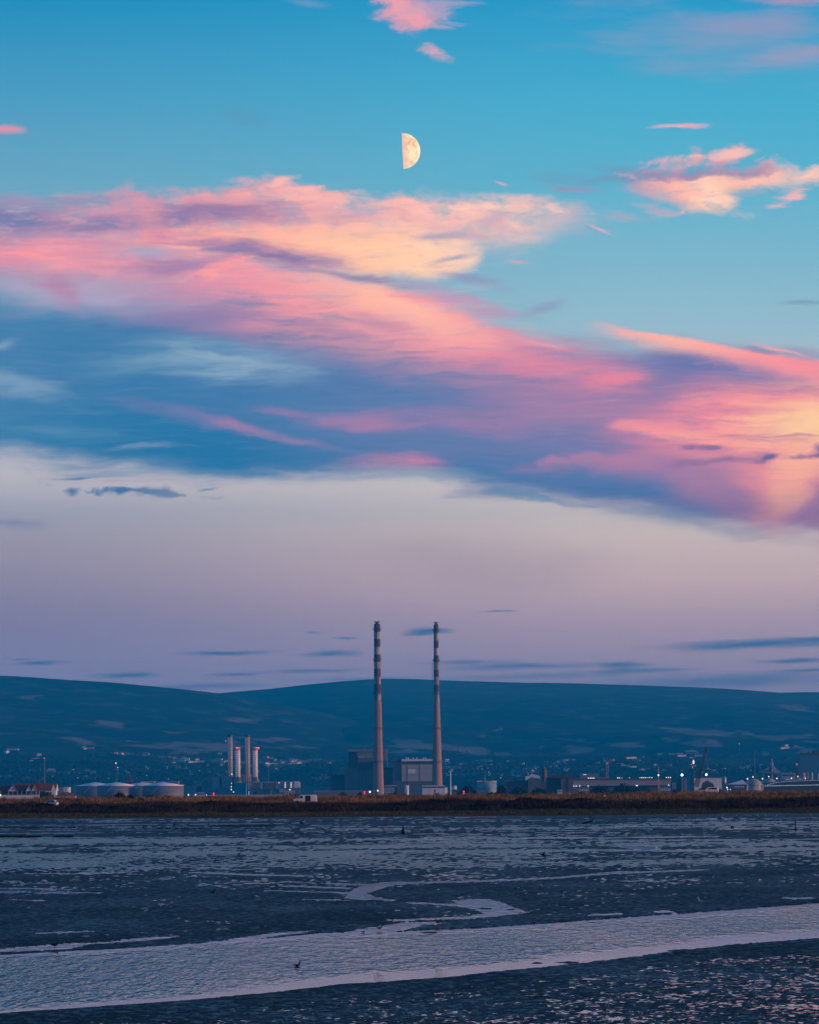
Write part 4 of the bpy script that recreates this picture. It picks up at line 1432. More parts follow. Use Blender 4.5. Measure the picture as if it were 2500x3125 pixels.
BLUED = weathered('shaded_blue_cladding', (0.13, 0.16, 0.20), 0.12, 0.05, 0.8)
old_station()
turbine_hall()


def simple_shed(name, label, cat, px0, px1, py0, py1, Y, wall, roof=None, depth=25.0, roof_h=2.0, side=None, doors=(), windows=None, over=0.8, group=None, roofname='roof'):
    t = Thing(name, (px0 + px1) / 2, Y, label, cat, group)
    t.box('wall', px0, px1, py0 + (roof_h if roof else 0), py1, wall, 0, depth, True)
    if roof:
        t.box(roofname, px0 - over, px1 + over, py0, py0 + roof_h, roof, -over * PXM(Y) - 0.3, depth + 0.5)
    if side:
        t.box('side_wall', side[0], px0 - 0.2, side[1], py1, side[2], 1.5, depth, True)
    for d in doors:
        t.box('door', *d, DSTEEL, -0.15, -0.02)
    if windows:
        a, b, c, d, n, m = windows
        w = (b - a) / n
        for i in range(n):
            t.box('window', a + i * w + w * 0.2, a + i * w + w * 0.8, c, d, m, -0.2, -0.02)
    return t


t = simple_shed('low_building', 'low white building with a dark stripe under its roof, below the right chimney', 'building', 1289, 1357, 2397, 2428, 4500.0, WHITE, WHITE, 30, 3.0, (1277, 2400, BLUEP))
t.box('dark_stripe', 1288.5, 1357.4, 2400.3, 2404.2, DSTEEL, -0.7, -0.02)
simple_shed('switch_house', 'small cream flat roofed block beside the low white building, right of the chimney', 'building', 1358, 1366, 2402, 2425, 4520.0, WHITE, PALE, 12, 1.5)
simple_shed('pump_house', 'squat brown flat roofed shed by the red road lamp, right of the right chimney', 'building', 1380, 1428, 2409, 2428, 3600.0, weathered('brown_render', (0.14, 0.10, 0.09)), DARKC, 15, 1.2, windows=(1384, 1426, 2414, 2417, 5, GLASS))


# ------------------------------------------------------------------ gas station with four stacks
def ring_stack(parent_name, px0, px1, py_top, py_bot, Y, m, nring, label, cap_over, red=None, group='metal stacks of the gas power station', platform=False):
    cx = (px0 + px1) / 2
    b = at(cx, py_bot, Y)
    z0 = b.z
    root = empty(parent_name, (b.x, Y, z0), label, 'stack', group)
    zt = at(cx, py_top, Y).z - z0
    r = (px1 - px0) / 2 * PXM(Y)
    MB().mat(m).lathe([(r, -4.0 if platform else -9.0), (r, zt)], 32).build('shaft', root, smooth_=False)
    for p in root.children:
        p.data.polygons.foreach_set('use_smooth', [len(q.vertices) == 4 for q in p.data.polygons])
    for i in range(nring):
        z = zt * (i + 0.5) / nring
        MB().mat(GREYC).lathe([(r + 0.01, z - 0.15), (r + 0.10, z - 0.15), (r + 0.10, z + 0.15), (r + 0.01, z + 0.15)], 32, cap=False).build('ring', root)
    c = MB().mat(DSTEEL)
    if platform:
        c.lathe([(r, zt - 3.2), (r + 1.6, zt - 3.0), (r + 1.6, zt - 2.4), (r, zt - 2.4)], 28)
        for hz in (-1.8, -1.2):
            c.lathe([(r + 1.45, zt + hz), (r + 1.6, zt + hz), (r + 1.6, zt + hz + 0.14), (r + 1.45, zt + hz + 0.14)], 28, cap=False)
        for i in range(16):
            a = 2 * math.pi * i / 16
            c.tube(((r + 1.5) * math.cos(a), (r + 1.5) * math.sin(a), zt - 2.5), ((r + 1.5) * math.cos(a), (r + 1.5) * math.sin(a), zt - 1.1), 0.07, n=4)
    else:
        c.lathe([(r, zt - 2.4), (r + 0.5, zt - 2.2), (r + 0.5, zt - 0.4), (r, zt)], 28)
    c.build('cap', root)
    lad = MB().mat(STEEL)
    for s in (-0.25, 0.25):
        lad.tube((-0.5 * r + s, -r * 0.9 - 0.2, -8), (-0.5 * r + s, -r * 0.9 - 0.2, zt - 3), 0.06, n=4)
    lad.build('ladder', root)
    if red:
        p = at(red[0], red[1], Y)
        MB().mat(LAMPR).ball((0, 0, 0), 1.0).build('warning_lamp', root, (p.x - b.x, -r - 1.4, p.z - z0), smooth_=True)
        light = bpy.data.lights.new('warning_light', 'POINT')
        light.energy = RED_W
        light.color = (1.0, 0.03, 0.04)
        light.shadow_soft_size = 1.2
        lo = bpy.data.objects.new('warning_light', light)
        COL.objects.link(lo)
        lo.location = (p.x, Y - r - 3.0, p.z)
    return root


RED_W = 700.0
ring_stack('exhaust_stack', 696, 710.5, 2243, 2366, 4700.0, GREYS := weathered('stack_grey', (0.36, 0.32, 0.30), 0.12, 0.15, 0.5), 9, 'tall grey stack with a dark rim, leftmost of the four stacks', 1.2)
ring_stack('exhaust_stack', 748.7, 763.5, 2243, 2366, 4700.0, GREYS, 9, 'tall grey stack with a dark rim between the two shorter ringed stacks', 1.2)
ring_stack('exhaust_stack', 718, 734, 2280.5, 2372, 4684.0, BRIGHT, 13, 'shorter ringed stack with a red lamp at its top left, second from left', 0, (724, 2283), platform=True)
ring_stack('exhaust_stack', 771.5, 787, 2280.5, 2372, 4684.0, BRIGHT, 13, 'shorter ringed stack with a red lamp at its top right, rightmost of four', 0, (789.6, 2283), platform=True)


def gas_station():
    t = Thing('boiler_house', 700, 4690.0, 'cluster of pale blue boiler blocks under the four metal stacks', 'power station')
    t.box('block', 649, 670.3, 2370, 2409.5, BLUEP, 0, 25)
    t.box('block', 676.5, 709.5, 2368, 2410, BLUEP, 2, 30, True)
    t.box('tall_block', 734, 763, 2362.5, 2400, GREYC, 18, 45)
    t.box('low_block', 666, 709.6, 2404, 2428, BLUEC, -8, 1.8, True)
    t.box('low_block', 615, 664, 2409.8, 2428, BLUEC, -6, 20, True)
    t.box('blue_block', 716.5, 752, 2388, 2428, weathered('bright_blue_cladding', (0.05, 0.27, 0.40), 0.14, 0.08), -14, 10, True)
    t.box('stair_tower', 710, 716, 2372, 2428, DSTEEL, -3, 10, True)
    for cx in (727, 780):
        f = MB().mat(DSTEEL)
        x0, x1, z0, z1 = t.q(cx - 17, cx + 15, 2372, 2390)
        for x in (x0, (x0 * 2 + x1) / 3, (x0 + 2 * x1) / 3, x1):
            f.box(x - 0.3, x + 0.3, -12, -11.4, z0 - 12, z1)
        for k in range(5):
            z = z0 + (z1 - z0) * k / 4
            f.box(x0, x1, -12.1, -11.2, z - 0.25, z + 0.25)
        f.build('gantry', t.o)
        p = t.pt(cx + 2, 2396)
        MB().mat(PALE).lathe([(5.2, 0), (5.0, 3), (2.6, 7), (2.6, 9)], 20, (p[0], -8, p[2])).build('duct_cone', t.o, smooth_=True)
    lat = MB().mat(STEEL)
    x0, x1, z0, z1 = t.q(593, 616, 2384, 2412)
    for i in range(5):
        x = x0 + (x1 - x0) * i / 4
        lat.tube((x, 0, 0), (x, 0, z1), 0.25, n=4)
    for k in range(7):
        z = z1 * (k + 1) / 7
        lat.tube((x0, 0, z), (x1, 0, z), 0.22, n=4)
    for i in range(4):
        a = x0 + (x1 - x0) * i / 4
        lat.tube((a, 0, 0), (a + (x1 - x0) / 4, 0, z1 / 2), 0.15, n=4)
        lat.tube((a + (x1 - x0) / 4, 0, z1 / 2), (a, 0, z1), 0.15, n=4)
    lat.build('scaffold', t.o)
    t.box('dark_shed', 601, 616.5, 2401, 2416, DBRICK, -3, -0.6)
    t.box('store', 572, 600, 2416, 2428, BLUEP, -5, 8, True)
    t.box('vent_pipe', 672.5, 675.5, 2354, 2404, GREYC, 4, 6)
    for px, py in ((708.5, 2390.5), (707.3, 2401), (707.5, 2409.5), (714.6, 2417), (762, 2417), (762, 2423), (709, 2362.5)):
        p = t.pt(px, py, -15 if px > 710 else -8.8)
        MB().mat(LAMPW).ball((0, 0, 0), 0.62).build('wall_lamp', t.o, p, smooth_=True)


def condenser():
    t = Thing('air_condenser', 805, 4660.0, 'long slatted cooling unit on steel legs beside the rightmost stack', 'cooling unit')
    for a, b in ((768, 792), (812, 845)):
        x0, x1, z0, z1 = t.q(a, b, 2388, 2407)
        mb = MB().mat(DARKC).box(x0, x1, 0.3, 14, z0, z1)
        mb.mat(GREYC)
        for k in range(6):
            z = z0 + (z1 - z0) * (k + 0.5) / 6
            mb.box(x0 - 0.5, x1 + 0.5, -0.3, 0.25, z - 0.35, z + 0.35)
        mb.build('louvre_bank', t.o)
    t.box('roof_deck', 758, 848, 2386, 2388, STEEL, -1.5, 16)
    t.box('end_tower', 757, 764.5, 2388.2, 2410, STEEL, 0, 10)
    t.box('end_tower', 795, 801, 2388.2, 2408, PALE, 0, 10)
    t.box('end_tower', 843.5, 849, 2388.2, 2408, PALE, -0.4, 10)
    for px in (760, 775, 790, 805, 820, 838):
        t.box('leg', px, px + 1.3, 2407, 2428, DSTEEL, 1, 2, True)
    t.box('low_hall', 764.5, 788, 2408.5, 2428, PALE, 2.3, 14, True)
    t.box('low_hall', 802, 826, 2408.5, 2428, GREYC, 2.3, 14, True)
    t.box('doorway', 773, 785, 2416, 2426, DSTEEL, 2.1, 2.28)


def drum_plant():
    t = Thing('process_building', 880, 4630.0, 'blue process building with rows of lamps and a rounded white end', 'building')
    t.box('wall', 846, 898, 2386, 2405, BLUEC, 0, 18)
    t.box('roof_deck', 844, 900, 2384.5, 2386, STEEL, -0.8, 19)
    t.box('base', 842, 916, 2407, 2428, GREYC, 3, 18, True)
    t.box('pale_base', 852, 870, 2407, 2418, PALE, 1.5, 2.9)
    x0, x1, z0, z1 = t.q(898.2, 915, 2384, 2404)
    n = 12
    pts = [(x0, z0), (x1, z0)] + [(x1 - (x1 - x0) * 0.45 * (1 - math.cos(a)), z1 - (z1 - z0) * 0.4 * (1 - math.sin(a))) for a in np.linspace(0, math.pi / 2, n)] + [(x0, z1)]
    MB().mat(WHITE).slab(pts, 0, 18).build('rounded_end', t.o)
    for px, pys, in ((852, (2389,)), (870.5, (2389, 2394, 2398.5, 2403)), (888.6, (2389, 2393.5, 2398, 2402.5))):
        for py in pys:
            MB().mat(LAMPD).ball((0, 0, 0), 0.62).build('wall_lamp', t.o, t.pt(px, py, -0.6), smooth_=True)
    MB().mat(LAMPD).ball((0, 0, 0), 0.9).build('wall_lamp', t.o, t.pt(884.5, 2410, 2.2), smooth_=True)


gas_station()
condenser()
drum_plant()


# ------------------------------------------------------------------ storage tanks
def cone_tank(px0, px1, py_eave, py_peak, py_bot, Y, label, shell=None, roof=None, group='white roofed storage tanks', rail=True, name='storage_tank'):
    cx = (px0 + px1) / 2
    g = at(cx, py_bot, Y)
    root = empty(name, (g.x, Y, 0.6), label, 'storage tank', group)
    r = (px1 - px0) / 2 * PXM(Y)
    ze, zp = at(cx, py_eave, Y).z - 0.6, at(cx, py_peak, Y).z - 0.6
    MB().mat(shell or TANKS).lathe([(r, 0), (r, ze)], 56).build('shell', root, smooth_=False)
    root.children[0].data.polygons.foreach_set('use_smooth', [len(q.vertices) == 4 for q in root.children[0].data.polygons])
    MB().mat(roof or TANKW).lathe([(r * 1.006, ze), (r * 1.006, ze + 0.25), (r * 0.5, ze + (zp - ze) * 0.62), (0.4, zp)], 56).build('roof', root, smooth_=True)
    for k in (0.33, 0.66):
        MB().mat(DSTEEL).lathe([(r + 0.01, ze * k - 0.10), (r + 0.12, ze * k - 0.10), (r + 0.12, ze * k + 0.10), (r + 0.01, ze * k + 0.10)], 56, cap=False).build('wind_girder', root)
    if rail:
        rr = MB().mat(STEEL)
        for i in range(48):
            a = 2 * math.pi * i / 48
            rr.tube((r * math.cos(a), r * math.sin(a), ze), (r * math.cos(a), r * math.sin(a), ze + 1.1), 0.06, n=4)
        rr.lathe([(r - 0.05, ze + 1.05), (r + 0.05, ze + 1.05), (r + 0.05, ze + 1.15), (r - 0.05, ze + 1.15)], 56, cap=False)
        rr.build('handrail', root)
        st = MB().mat(STEEL)
        for i in range(24):
            a0, a1 = R(-150 + i * 2.2), R(-150 + (i + 1) * 2.2)
            st.tube(((r + 0.6) * math.cos(a0), (r + 0.6) * math.sin(a0), ze * i / 24), ((r + 0.6) * math.cos(a1), (r + 0.6) * math.sin(a1), ze * (i + 1) / 24), 0.22, n=4)
        st.build('stair', root)
    return root


cone_tank(228, 354, 2399, 2387.5, 2430, 3880.0, 'grey storage tank with a shallow white cone roof, leftmost of the four')
cone_tank(373, 499, 2398, 2387.5, 2430, 3900.0, 'grey storage tank with white cone roof, half hidden between the two front tanks')
cone_tank(296, 416, 2398.5, 2387, 2430, 3800.0, 'grey storage tank with white cone roof directly behind the biggest rounded bush')
cone_tank(435, 561, 2398.5, 2386.5, 2430, 3800.0, 'grey storage tank with white cone roof at the right end of the tank row')
cone_tank(1457, 1515.6, 2386.5, 2384.5, 2420, 3900.0, 'pale blue grey flat topped tank standing alone right of the chimneys', BLUEP, PALE, None)
cone_tank(1380, 1394, 2399, 2398, 2420, 4300.0, 'small white drum shaped tank right of the right chimney', WHITE, WHITE, None, False)
cone_tank(198, 216, 2407, 2404.5, 2425, 3400.0, 'small pinkish white tank between the red roofs and the big tanks', WHITE, WHITE, None, True)
cone_tank(1235.5, 1248.5, 2398.5, 2397, 2425, 4560.0, 'slim white silo beside the low white building between the chimneys', WHITE, PALE, None, True)
simple_shed('blue_store', 'small blue store with a pale roof behind the red hipped roof', 'building', 171, 194, 2404, 2430, 3350.0, BLUEC, PALE, 14, 1.8)
simple_shed('rear_depot', 'long low depot with a pinkish roof edge behind the storage tanks', 'building', 430, 470, 2385.5, 2412, 4300.0, DARKC, WHITE, 20, 1.6)
simple_shed('rear_block', 'square grey block behind the right hand storage tank', 'building', 522, 544, 2385, 2412, 4320.0, GREYC, PALE, 20, 1.4)
simple_shed('rear_depot', 'thin roofed open depot behind the right end of the tank row', 'building', 470, 521, 2385.5, 2412, 4340.0, DARKC, STEEL, 20, 1.0)


def dark_tower():
    t = Thing('stone_tower', 395, 5600.0, 'dark stepped tower rising behind the storage tanks', 'tower')
    pts = [t.pt(px, py) for px, py in ((384, 2412), (405, 2412), (405, 2383), (400, 2371), (396, 2366), (395, 2358), (388, 2358), (387, 2372), (385, 2383))]
    MB().mat(DBRICK).slab([(p[0], p[2]) for p in pts], 0, 9).build('wall', t.o)
    p = t.pt(391.5, 2358)
    MB().mat(PALE).box(p[0] - 1.6, p[0] + 1.6, 2, 5, p[2], p[2] + 1.2).build('cap', t.o)


dark_tower()


# ------------------------------------------------------------------ clubhouse on the left
def prism_roof(mb, x0, x1, y0, y1, z0, z1, axis='x', hip=0.0):
    """Pitched roof; the ridge runs along the given axis, pulled in by hip at each end."""
    if axis == 'x':
        ym = (y0 + y1) / 2
        co = [(x0, y0, z0), (x1, y0, z0), (x1, y1, z0), (x0, y1, z0), (x0 + hip, ym, z1), (x1 - hip, ym, z1)]
    else:
        xm = (x0 + x1) / 2
        co = [(x1, y0, z0), (x1, y1, z0), (x0, y1, z0), (x0, y0, z0), (xm, y0 + hip, z1), (xm, y1 - hip, z1)]
    return mb.add(co, [(0, 1, 5, 4), (2, 3, 4, 5), (1, 2, 5), (3, 0, 4), (3, 2, 1, 0)])


def clubhouse():
    Y = 2200.0
    t = Thing('clubhouse', 85, Y, 'white gabled clubhouse with dark red roofs and a dark veranda at the left edge', 'house')
    q = t.q
    m = PXM(Y)
    x0, x1, zf, ze = q(-40, 170, 2432, 2414)
    MB().mat(WHITE).box(x0, x1, 1.0, 11, 0, ze).build('wall', t.o)
    MB().mat(GLASS).box(x0 + 0.3, q(121, 122, 0, 1)[0], 0.55, 0.95, 1.0, ze - 0.1).build('veranda_dark_sheet', t.o)  # dark sheet stands in for the shaded inside of the veranda
    r = prism_roof(MB().mat(ROOFR), q(-40, 56, 0, 1)[0], q(-40, 56, 0, 1)[1], -0.6, 11.5, ze, q(0, 1, 2396.5, 2397)[3], 'x')
    r.build('roof', t.o)
    a, b, _, zr = q(34, 124, 2392, 2392)
    prism_roof(MB().mat(ROOFR), a, b, 0.4, 12.5, ze + 0.02, zr, 'x').build('roof', t.o)
    a, b, _, zr = q(112, 170, 2391.5, 2392)
    prism_roof(MB().mat(ROOFR), a, b, 1.4, 13.5, ze + 0.04, zr + 0.1, 'x').build('roof', t.o)
    a, b, z0, z1 = q(155.5, 170.6, 2415, 2393)
    MB().mat(WHITE).add([(b + 0.06, 1.4, ze), (b + 0.06, 13.5, ze), (b + 0.06, 7.45, z1 + 0.2), (b + 0.2, 1.4, ze), (b + 0.2, 13.5, ze), (b + 0.2, 7.45, z1 + 0.2)],
                        [(0, 2, 1), (3, 4, 5), (0, 3, 5, 2), (2, 5, 4, 1), (1, 4, 3, 0)]).build('end_gable', t.o)
    a2, b2, z0, z1 = q(155.5, 170.4, 2414, 2394)
    MB().mat(WHITE).slab([(a2, z0), (b2, z0), (a2 + (b2 - a2) * 0.48, z1)], 0.9, 1.35).build('gable', t.o)
    for pa, pb, pt in ((25.7, 53, 2397), (80, 97.5, 2397), (97.6, 111, 2396.5)):
        a, b, z0, z1 = q(pa, pb, 2414, pt)
        g = MB().mat(WHITE).slab([(a, ze - 0.05), (b, ze - 0.05), ((a + b) / 2, z1)], -1.2, -0.9)
        o = g.build('gable', t.o)
        rb = MB().mat(ROOFR)
        rb.slab([(a - 0.35, ze - 0.1), (a, ze - 0.1), ((a + b) / 2, z1 + 0.03), ((a + b) / 2, z1 + 0.38)], -1.4, 5)
        rb.slab([(b, ze - 0.1), (b + 0.35, ze - 0.1), ((a + b) / 2, z1 + 0.38), ((a + b) / 2, z1 + 0.03)], -1.4, 5)
        rb.build('gable_roof', t.o)
        if pa < 30:
            rw = MB().mat(GLASS).lathe([(0.42, 0), (0.42, 0.08)], 14).build('round_window', t.o, ((a + b) / 2, -1.21, z0 + 1.0))
            rw.rotation_euler = (R(90), 0, 0)
    for px in (3, 27, 40, 54, 67, 81, 97, 111, 121):
        a, b, z0, z1 = q(px - 0.5, px + 0.5, 2430, 2414)
        MB().mat(WHITE).box(a, b, -1.2, -0.95, 0, ze).build('post', t.o)
    a, b, z0, z1 = q(-40, 121, 2430, 2425.5)
    rl = MB().mat(WHITE).box(a, b, -1.45, -1.3, z1 - 0.1, z1)
    rl.box(a, b, -1.45, -1.35, 0.2, z1 - 0.25)
    rl.build('veranda_rail', t.o)
    for i in range(11):
        a, b, z0, z1 = q(82 + i * 3.8, 82.5 + i * 3.8, 2426, 2416.5)
        MB().mat(STEEL).box(a, b, -1.7, -1.6, z0, z1).build('balcony_post', t.o)
    a, b, z0, z1 = q(111, 117, 2413, 2380)
    MB().mat(BRICK).box(a, b, 5.5, 6.7, z0 - 1, z1).box(a - 0.12, b + 0.12, 5.38, 6.82, z1, z1 + 0.3).build('chimney', t.o)
    t2 = Thing('club_annex', 200, 2180.0, 'low annex under a red hipped roof beside the dark round tree, right of the clubhouse', 'house')
    a, b, z0, z1 = t2.q(167, 233, 2432, 2417.5)
    MB().mat(WHITE).box(a + 0.6, b - 0.6, 0.5, 8.5, 0, z0 + 0.4).build('wall', t2.o)
    prism_roof(MB().mat(ROOFR), a, b, 0, 9, z0 + 0.4, z1, 'x', 4.0).build('roof', t2.o)
    a2, b2, z0, z1 = t2.q(196, 232.5, 2432, 2418)
    MB().mat(ROOFB).add([(a2 + 1.2, -0.05, z0 + 0.38), (b2, -0.05, z0 + 0.38), (b2 - 1.7, 2.6, z1 - 0.7), (a2, 2.6, z1 - 0.7), (a2 + 1.2, 0.1, z0 + 0.3), (b2, 0.1, z0 + 0.3), (b2 - 1.7, 2.8, z1 - 0.8), (a2, 2.8, z1 - 0.8)],
                        [(0, 1, 2, 3), (7, 6, 5, 4), (0, 4, 5, 1), (1, 5, 6, 2), (2, 6, 7, 3), (3, 7, 4, 0)]).build('bright_roof_panel', t2.o)


clubhouse()


# ------------------------------------------------------------------ right hand side of the port
def brick_hall():
    t = Thing('brick_hall', 1710, 3700.0, 'dark brick hall with a black curved roof, left of the long warehouse', 'industrial hall')
    t.box('wall', 1712, 1750, 2373, 2428, weathered('plum_brick', (0.125, 0.085, 0.085)), 0, 40, True)
    t.box('side_wall', 1671, 1711.7, 2374, 2428, DBRICK, 3, 40, True)  # left side wall darker than the front
    pts = [t.pt(px, py) for px, py in ((1669, 2374.5), (1751.5, 2374.5), (1751, 2366), (1746, 2362.5), (1690, 2362), (1680, 2365))]
    MB().mat(ROOFD).slab([(p[0], p[2]) for p in pts], -1, 41).build('roof', t.o)
    t.box('door', 1723, 1727, 2393, 2404, DSTEEL, -0.2, -0.02)
    t.box('corner_strip', 1733, 1735.5, 2374, 2420, DBRICK, -0.4, -0.02)
    simple_shed('site_cabin', 'small white site cabin in front of the dark brick hall', 'cabin', 1702, 1716, 2410, 2428, 3500.0, WHITE, PALE, 6, 1.2, windows=(1704, 1715, 2413.5, 2417, 2, GLASS))
    t = Thing('old_factory', 1620, 3850.0, 'old dark stone factory with a stepped gable left of the brick hall', 'factory')
    pts = [t.pt(px, py) for px, py in ((1612, 2428), (1651, 2428), (1651, 2378), (1640, 2374), (1632, 2375), (1625, 2371), (1618, 2375), (1612, 2378))]
    MB().mat(weathered('old_stone', (0.10, 0.095, 0.095), 0.25)).slab([(p[0], p[2]) for p in pts], 0, 30).build('wall', t.o)
    t.box('wing', 1542, 1611.7, 2384, 2428, DARKC, 4, 30, True)
    t.box('wing_roof', 1541, 1611.5, 2381, 2383.8, BLUED, 3, 31)
    for i in range(8):
        t.box('window', 1548 + i * 8, 1551 + i * 8, 2393, 2399, GLASS, 3.8, 3.98)
    t.box('far_wing', 1651.3, 1671, 2385, 2428, DARKC, 6, 30, True)
    t = Thing('brick_chimney', 1661, 3900.0, 'stubby round red brick chimney behind the old stone factory', 'chimney')
    p, r = t.pt(1661, 2345.5), 7.0 * PXM(3900.0)
    MB().mat(BRICK).lathe([(r * 1.12, 0), (r * 0.98, p[2] - 1.0), (r * 1.06, p[2] - 1.0), (r * 1.06, p[2]), (r * 0.7, p[2])], 24, (p[0], 0, 0)).build('shaft', t.o, smooth_=False)
    simple_shed('white_villa', 'white building with a pitched gable far behind the old stone factory', 'building', 1604, 1648, 2369, 2390, 5400.0, WHITE, None, 15)
    v = COL.objects['white_villa']
    p = [at(px, py, 5400.0) for px, py in ((1604, 2369), (1648, 2369), (1640, 2366), (1626, 2362), (1622, 2361), (1620, 2366))]
    MB().mat(WHITE).slab([(q.x - v.location.x, q.z - v.location.z) for q in p], 0, 14).build('gable', v)


brick_hall()


def warehouse():
    t = Thing('warehouse', 1900, 3900.0, 'very long grey warehouse with a row of bright lamps along its roof', 'warehouse')
    t.box('wall', 1750.5, 2049, 2380, 2397.5, PALEW := weathered('warehouse_cladding', (0.27, 0.26, 0.27), 0.14, 0.05), 0, 60)
    t.box('roof', 1750.5, 2050, 2376.5, 2379.8, DARKC, -1, 61)
    t.box('rear_roof', 1770, 1860, 2372.5, 2376.3, GREYC, 10, 50)
    t.box('base_wall', 1750.5, 2049, 2397.7, 2428, DARKC, 6, 59, True)
    mb = 0
    for i in range(9):
        t.box('pier', 1752 + i * 5.4, 1753.4 + i * 5.4, 2397.7, 2428, PALE, 0.5, 2, True)
    for i in range(6):
        t.box('pier', 2008 + i * 7, 2009.4 + i * 7, 2397.7, 2428, PALE, 0.5, 2, True)
    t.box('dock_wall', 1766, 1797, 2408, 2414, PALE, -1.0, 0.3)
    t.box('dock_wall', 2014, 2047, 2406, 2413, PALE, -1.0, 0.3)
    for px in (1796.8, 1802.5, 1807.4, 1813, 1886, 1891.4, 1899, 1922, 1953, 1958.5, 1964, 1970.6, 1976, 1983, 1990.5, 2035, 2041.4, 2047.4):
        py = 2374 - (px - 1800) * 0.0075
        b = 0.46 if px not in (1922, 1953, 1976, 1899) else 0.30
        p = t.pt(px, py + 0.5, 4)
        lamp = MB().mat(LAMPW).ball((0, 0, 0), b).build('roof_lamp', t.o, p, smooth_=True)
        MB().mat(DSTEEL).tube((0, 0, -2.4), (0, 0, -b * 0.8), 0.12, n=5).build('lamp_post', lamp)
    for px, py in ((1751, 2399), (1758.5, 2399), (1769, 2399), (1795, 2399), (1942, 2397.5), (1944.5, 2398), (2040.5, 2396)):
        MB().mat(LAMPC).ball((0, 0, 0), 0.55).build('wall_lamp', t.o, t.pt(px, py, -1.0), smooth_=True)
    simple_shed('rear_office', 'low pale office strip with lit windows behind the left end of the long warehouse', 'building', 1772, 1828, 2361, 2380, 5200.0, GREYC, PALE, 14, 1.2, windows=(1780, 1790, 2362.8, 2365.2, 2, LAMPD))
    simple_shed('green_plant_frame', 'tall dark green framed plant block at the right end of the long warehouse', 'building', 2049.5, 2064, 2385, 2428, 3700.0, weathered('green_steel', (0.03, 0.07, 0.07)), DSTEEL, 8, 1.0, windows=(2051, 2063, 2388, 2408, 3, BLUEP))


warehouse()


def dome_store():
    t = Thing('dome_store', 2085, 3600.0, 'dark dome shaped store beneath the left floodlight', 'store')
    p, r = t.pt(2085, 2373), 20 * PXM(3600.0)
    z = p[2]
    MB().mat(weathered('dome_skin', (0.05, 0.085, 0.10))).lathe([(r, 0), (r, z * 0.45), (r * 0.95, z * 0.7), (r * 0.78, z * 0.88), (r * 0.45, z * 0.97), (0.2, z)], 32, (p[0], r, 0)).build('shell', t.o, smooth_=True)
    t.box('door', 2080, 2090, 2410, 2428, DSTEEL, -0.2, 0.2, True)


dome_store()
t = simple_shed('white_shed', 'large plain white shed under the right floodlight, with a blue side', 'shed', 2119, 2203, 2373.5, 2428, 3500.0, WHITE, PALE, 35, 1.0, (2104, 2374, BLUEC))


def silo(px0, px1, py0, py1, Y, label):
    t = Thing('silo', (px0 + px1) / 2, Y, label, 'silo')
    x0, x1, z0, z1 = t.q(px0, px1, py0, py1)
    r, cx = (x1 - x0) / 2, (x0 + x1) / 2
    MB().mat(STEEL).lathe([(r * 0.25, z0 - r * 1.4), (r, z0), (r, z1 - r * 0.4), (r * 0.4, z1), (0.1, z1 + 0.2)], 24, (cx, 0, 0)).build('drum', t.o, smooth_=True)
    for a in (45, 135, 225, 315):
        MB().mat(DSTEEL).tube((cx + r * 0.8 * math.cos(R(a)), r * 0.8 * math.sin(R(a)), 0), (cx + r * 0.8 * math.cos(R(a)), r * 0.8 * math.sin(R(a)), z0), 0.18, n=5).build('leg', t.o)
    MB().mat(DSTEEL).tube((cx, 0, z1), (cx, 0, z1 + 2.2), 0.15, n=5).build('vent', t.o)


silo(2206, 2217, 2370, 2389, 3450.0, 'slim steel silo on legs right of the white shed')


def brick_house():
    t = Thing('brick_house', 2160, 2600.0, 'dark roofed house with two brick chimneys in front of the white shed', 'house')
    x0, x1, z0, z1 = t.q(2142, 2181, 2399, 2390)
    MB().mat(BRICK).box(x0 + 0.4, x1 - 0.4, 0, 7, 0, z0).build('wall', t.o)
    prism_roof(MB().mat(ROOFD), x0, x1, -0.5, 7.5, z0, z1, 'x', 1.2).build('roof', t.o)
    for a, b, py in ((2146, 2153, 2387), (2153.4, 2166, 2383), (2166.4, 2172, 2387)):
        c = t.q(a, b, 2396, py)
        MB().mat(DBRICK).box(c[0], c[1], 3.0, 4.4, c[2], c[3]).build('chimney', t.o)
    for i in range(3):
        a, b, c, d = t.q(2146 + i * 12, 2150 + i * 12, 2409, 2403)
        MB().mat(GLASS).box(a, b, -0.08, -0.01, c, d).build('window', t.o)


brick_house()


def lattice_mast(name, label, cat, px0, py0, px1, py1, Y, w0, w1, m, n=14, z0=None, lean_d=0.0, group=None, root_label=None):
    t = Thing(name, px0, Y, label, cat, group, z0)
    a, b = Vector(t.pt(px0, py0)), Vector(t.pt(px1, py1))
    b.y += lean_d
    ax = (b - a)
    u = ax.normalized()
    s = Vector((1, 0, 0)) - u * u.x
    s.normalize()
    v = u.cross(s)
    mb = MB().mat(m)
    cor = [(-1, -1), (1, -1), (1, 1), (-1, 1)]
    P = lambda k, i: a + ax * (k / n) + (s * cor[i % 4][0] + v * cor[i % 4][1]) * (w0 + (w1 - w0) * k / n) / 2
    rr = max(w0, w1) * 0.07
    for i in range(4):
        mb.tube(P(0, i), P(n, i), rr, rr, 4)
        for k in range(n):
            mb.tube(P(k, i), P(k + 1, i + 1), rr * 0.6, n=4)
            mb.tube(P(k, i), P(k, i + 1), rr * 0.6, n=4)
    mb.build('lattice', t.o)
    return t, a, b


